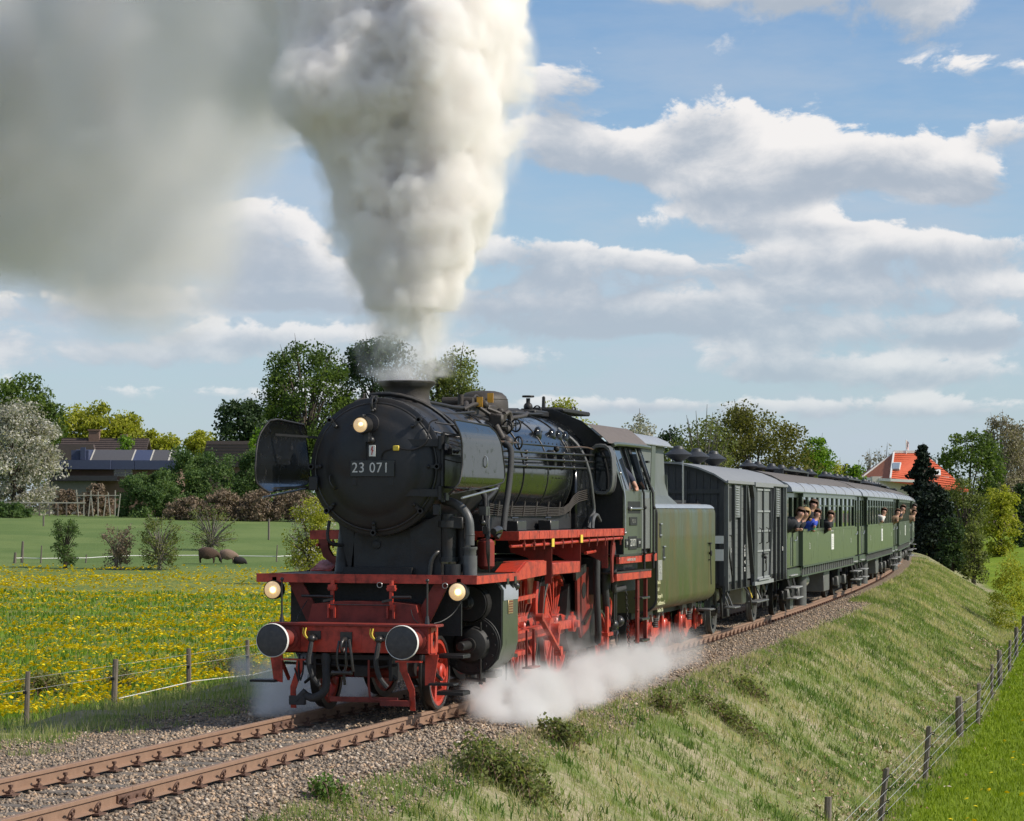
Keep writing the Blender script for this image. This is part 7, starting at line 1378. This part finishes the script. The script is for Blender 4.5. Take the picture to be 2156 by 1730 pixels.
def volume(name, lo, hi, n, dens, colr, aniso, label, absn=None):
    N = int(np.prod(n)); me = bpy.data.meshes.new(name); me.vertices.add(N)
    at_ = me.attributes.new('dens', 'FLOAT', 'POINT'); at_.data.foreach_set('value', np.ascontiguousarray(dens.transpose(2, 1, 0).ravel(), dtype=np.float32))
    o = bpy.data.objects.new(name, me); COL.objects.link(o); tags(o, label=label, cat='smoke' if 'smoke' in name else 'steam', kind='stuff')
    m = bpy.data.materials.new(name + '_volume'); m.use_nodes = True; T = NT(m.node_tree); T.n.clear()
    oo = T.put('ShaderNodeOutputMaterial'); pv = T.put('ShaderNodeVolumePrincipled'); T.lk(pv.outputs[0], oo.inputs['Volume'])
    pv.inputs['Color'].default_value = (*colr, 1); pv.inputs['Density'].default_value = 1.; pv.inputs['Anisotropy'].default_value = aniso
    pv.inputs['Density Attribute'].default_value = 'density'
    ng = bpy.data.node_groups.new(name, 'GeometryNodeTree'); ng.interface.new_socket('Geometry', in_out='INPUT', socket_type='NodeSocketGeometry'); ng.interface.new_socket('Geometry', in_out='OUTPUT', socket_type='NodeSocketGeometry')
    G = NT(ng); gi = G.put('NodeGroupInput'); go = G.put('NodeGroupOutput'); ps_ = G.put('GeometryNodeInputPosition'); sx = G.put('ShaderNodeSeparateXYZ'); G.lk(ps_.outputs[0], sx.inputs[0])
    ix = [G.m('FLOOR', G.m('ADD', G.m('MULTIPLY', G.m('SUBTRACT', sx.outputs[a], float(lo[a])), (n[a] - 1) / (hi[a] - lo[a])), .5)) for a in range(3)]
    id_ = G.m('ADD', G.m('ADD', ix[0], G.m('MULTIPLY', ix[1], float(n[0]))), G.m('ADD', G.m('MULTIPLY', ix[2], float(n[0] * n[1])), .25))
    na = G.put('GeometryNodeInputNamedAttribute', data_type='FLOAT'); na.inputs[0].default_value = 'dens'
    si = G.put('GeometryNodeSampleIndex', data_type='FLOAT', domain='POINT', clamp=True); G.lk(gi.outputs[0], si.inputs[0]); G.lk(na.outputs[0], si.inputs['Value']); G.lk(id_, si.inputs['Index'])
    vc = G.put('GeometryNodeVolumeCube'); G.lk(si.outputs[0], vc.inputs['Density']); vc.inputs['Background'].default_value = 0
    vc.inputs['Min'].default_value = tuple(map(float, lo)); vc.inputs['Max'].default_value = tuple(map(float, hi))
    for a, k in zip('XYZ', n): vc.inputs['Resolution ' + a].default_value = k
    sm_ = G.put('GeometryNodeSetMaterial'); G.lk(vc.outputs[0], sm_.inputs[0]); sm_.inputs['Material'].default_value = m; G.lk(sm_.outputs[0], go.inputs[0])
    md = o.modifiers.new('voxels', 'NODES'); md.node_group = ng; return o
R6 = np.random.default_rng(66)

# column above the chimney
lo, vx = (.6, -2.9, 4.42), .045; n, hi, ax = axes(lo, (6.6, 3.2, 11.2), vx)
zk = [4.40, 4.8, 5.16, 5.83, 6.5, 7.18, 7.85, 8.3, 8.6, 9.2, 9.92, 11.4]; rk = [.33, .40, .47, .64, .85, .98, 1.08, 1.26, 1.42, 1.46, 1.50, 1.8]; yk = [0, 0, .02, 0.02, 0.04, .14, .05, .16, .28, .30, .50, .9]
rz = lambda z: np.interp(z, zk, rk); cyz = lambda z: np.interp(z, zk, yk); cxz = lambda z: 3.0 + .10 * np.maximum(z - 4.5, 0) ** 1.25
Z3 = ax[2][None, None, :]; sdf = np.sqrt((ax[0][:, None, None] - cxz(Z3)) ** 2 + (ax[1][None, :, None] - cyz(Z3)) ** 2) - .74 * rz(Z3)
sdf = sdf.astype(np.float32); C, Rr = [], []
for i in range(2400):
    z = 4.45 + 7 * R6.random() ** .95; r = rz(z); a = R6.uniform(0, 2 * pi); pr = r * R6.choice([.12, .2, .32, .5], p=[.3, .3, .22, .18]) * R6.uniform(.8, 1.2)
    q = r - pr * R6.uniform(.55, .95); C.append((cxz(z) + q * cos(a), cyz(z) + q * sin(a), z)); Rr.append(pr)
union(sdf, ax, vx, lo, C, Rr)
f1 = fbm(n, 22, 5, .6, 1); f2 = fbm(n, 8, 3, .6, 2)
f0 = fbm(n, 44, 2, .6, 3); sdf += (f0 - .5) * 1.3 * np.clip(rz(Z3) - .35, 0, 1.2) + (f1 - .5) * 1.05 * np.clip(rz(Z3), .25, 1.5) + (f2 - .5) * .22 - .04
th = np.interp(ax[2], [4.4, 4.7, 5.3, 6.0, 7.0], [.55, .40, .50, .9, 1.])[None, None, :]
dn_ = np.clip(-sdf / .075, 0, 1) ** 1.2 * th * np.clip(.6 + (f1 - .5) * 2.6, .06, 1.2)
dn_ *= np.where(Z3 < 5.5, np.clip((f2 - .42) * 8, .12, 1), 1.); halo = np.clip(1 - np.clip(sdf, 0, 9) / .28, 0, 1) * (sdf > 0) * np.clip((f2 - .45) * 5, 0, 1); dn_ = dn_ + halo * .09 * (Z3 > 4.55); dn_[..., -1] = 0; dn_[..., 0] *= .6; dn_[0] = 0; dn_[-1] = 0; dn_[:, 0] = 0; dn_[:, -1] = 0
volume('smoke_column', lo, hi, n, dn_ * 17.0, (.997, .981, .970), .0, 'dense white smoke column boiling up from the locomotive chimney')

# older smoke drifting away to the far side and back over the train
vx = .18; lo = (3.4, -1.6, 5.0); n, hi, ax = axes(lo, (42., 25., 18.), vx); sdf = np.full(n, 9., np.float32); C, Rr = [], []
bx, by = [-400, 0, 100, 200, 300, 360, 400, 440, 500, 560, 640, 720], [600, 600, 620, 640, 705, 680, 560, 430, 330, 275, 280, 240]
while len(C) < 620:
    px = R6.uniform(-420, 730); rr = R6.uniform(60, 150) * (1 if px < 480 else .55); lim = np.interp(px, bx, by) - rr * .78
    py = R6.uniform(-330, 700)
    if py > lim: continue
    if px > 480 and py + rr > 330: continue
    dpt = np.interp(px, [-400, 300, 560, 730], [66, 52, 44, 39]) + R6.normal(0, 2.2) + (3 if px < 400 else .5)
    p = at_d(px, py, dpt); C.append(p); Rr.append(rr * dpt / FPX)
for i in range(260):
    px = R6.uniform(470, 730); rr = R6.uniform(90, 150); py = R6.uniform(-260, np.interp(px, [470, 560, 640, 730], [350, 300, 310, 280]) - rr * .75); dpt = np.interp(px, [500, 760], [45.5, 38.5]) + R6.normal(0, .8)
    C.append(at_d(px, py, dpt)); Rr.append(rr * dpt / FPX)
union(sdf, ax, vx, lo, C, Rr); f1 = fbm(n, 20, 5, .62, 5)
sdf += (f1 - .5) * 5.5 - .3; d_ = np.clip(-sdf / .8, 0, 1) * np.clip(.55 + (f1 - .5) * 5.0, .05, 1.5)
for a in range(3):
    s_ = [slice(None)] * 3; s_[a] = 0; d_[tuple(s_)] = 0; s_[a] = -1; d_[tuple(s_)] = 0
volume('smoke_drift', lo, hi, n, d_ * np.interp(ax[2], [5, 7.5, 10, 12], [.4, 1.1, 1.7, 2.1])[None, None, :], (.87, .865, .86), .0, 'broad grey smoke bank drifting left behind the white column')

# steam blown along the rails on the near side
vx = .075; lo = (.9, -4.2, -1.1); n, hi, ax = axes(lo, (21., -.35, 1.9), vx); sdf = np.full(n, 9., np.float32); C, Rr = [], []
for i in range(900):
    x = 1.9 + 15.5 * R6.random() ** 1.1; k = (x - 1.9) / 15.5; y = -1.15 - 1.05 * R6.random() * (1 - .5 * k); g0_ = zt1(x, y + yc(x)); hgt = .60 * (1 - .1 * k); z = g0_ + R6.uniform(0, hgt) * R6.uniform(.4, 1.)
    C.append((x, y + yc(x), z)); Rr.append(R6.uniform(.12, .30))
for i in range(60): t = R6.random(); C.append((2.75 + .25 * t + R6.normal(0, .05), -1.15 - .15 * t, .35 - .65 * t)); Rr.append(.05 + .1 * t)
for i in range(70): t = R6.random(); C.append((3.75 + .7 * t, -1.12 + R6.normal(0, .10), 1.05 + .55 * R6.random() * (.3 + t))); Rr.append(R6.uniform(.05, .13))
for i in range(45): C.append((R6.uniform(4.6, 8.5), -1.2 + R6.normal(0, .12), R6.uniform(.35, 1.0))); Rr.append(R6.uniform(.05, .14))
union(sdf, ax, vx, lo, C, Rr); f1 = fbm(n, 12, 4, .6, 8); sdf += (f1 - .5) * .8
x3 = ax[0][:, None, None]; fall = np.interp(x3, [1.6, 2.4, 5, 9, 14, 19], [1., 1., .8, .5, .25, .05])
f2 = fbm(n, 5, 2, .6, 12); d_ = np.clip(-sdf / .16, 0, 1) * np.clip(.5 + (f1 - .5) * 3. + (f2 - .5) * 1.5, .04, 1.2) * fall
volume('steam_along_rails', lo, hi, n, d_ * 6.5, (1., .995, .99), .0, 'low white steam blowing along the ballast from the cylinder cocks')
# steam puff on the far side by the front step
vx = .08; lo = (.4, .8, -.6); n, hi, ax = axes(lo, (7.4, 3.6, 1.3), vx); sdf = np.full(n, 9., np.float32); C, Rr = [], []
for i in range(150): t = R6.random(); C.append((1.9 + 4.5 * t, 1.25 + .9 * R6.random(), -.15 + .65 * R6.random())); Rr.append(R6.uniform(.14, .3))
union(sdf, ax, vx, lo, C, Rr); f1 = fbm(n, 10, 4, .6, 9); sdf += (f1 - .5) * .45
volume('steam_puff', lo, hi, n, np.clip(-sdf / .25, 0, 1) * np.clip(.5 + (f1 - .5) * 2., .1, 1) * 7.0, (1., .995, 1.), .0, 'bluish white steam puff behind the far front step')
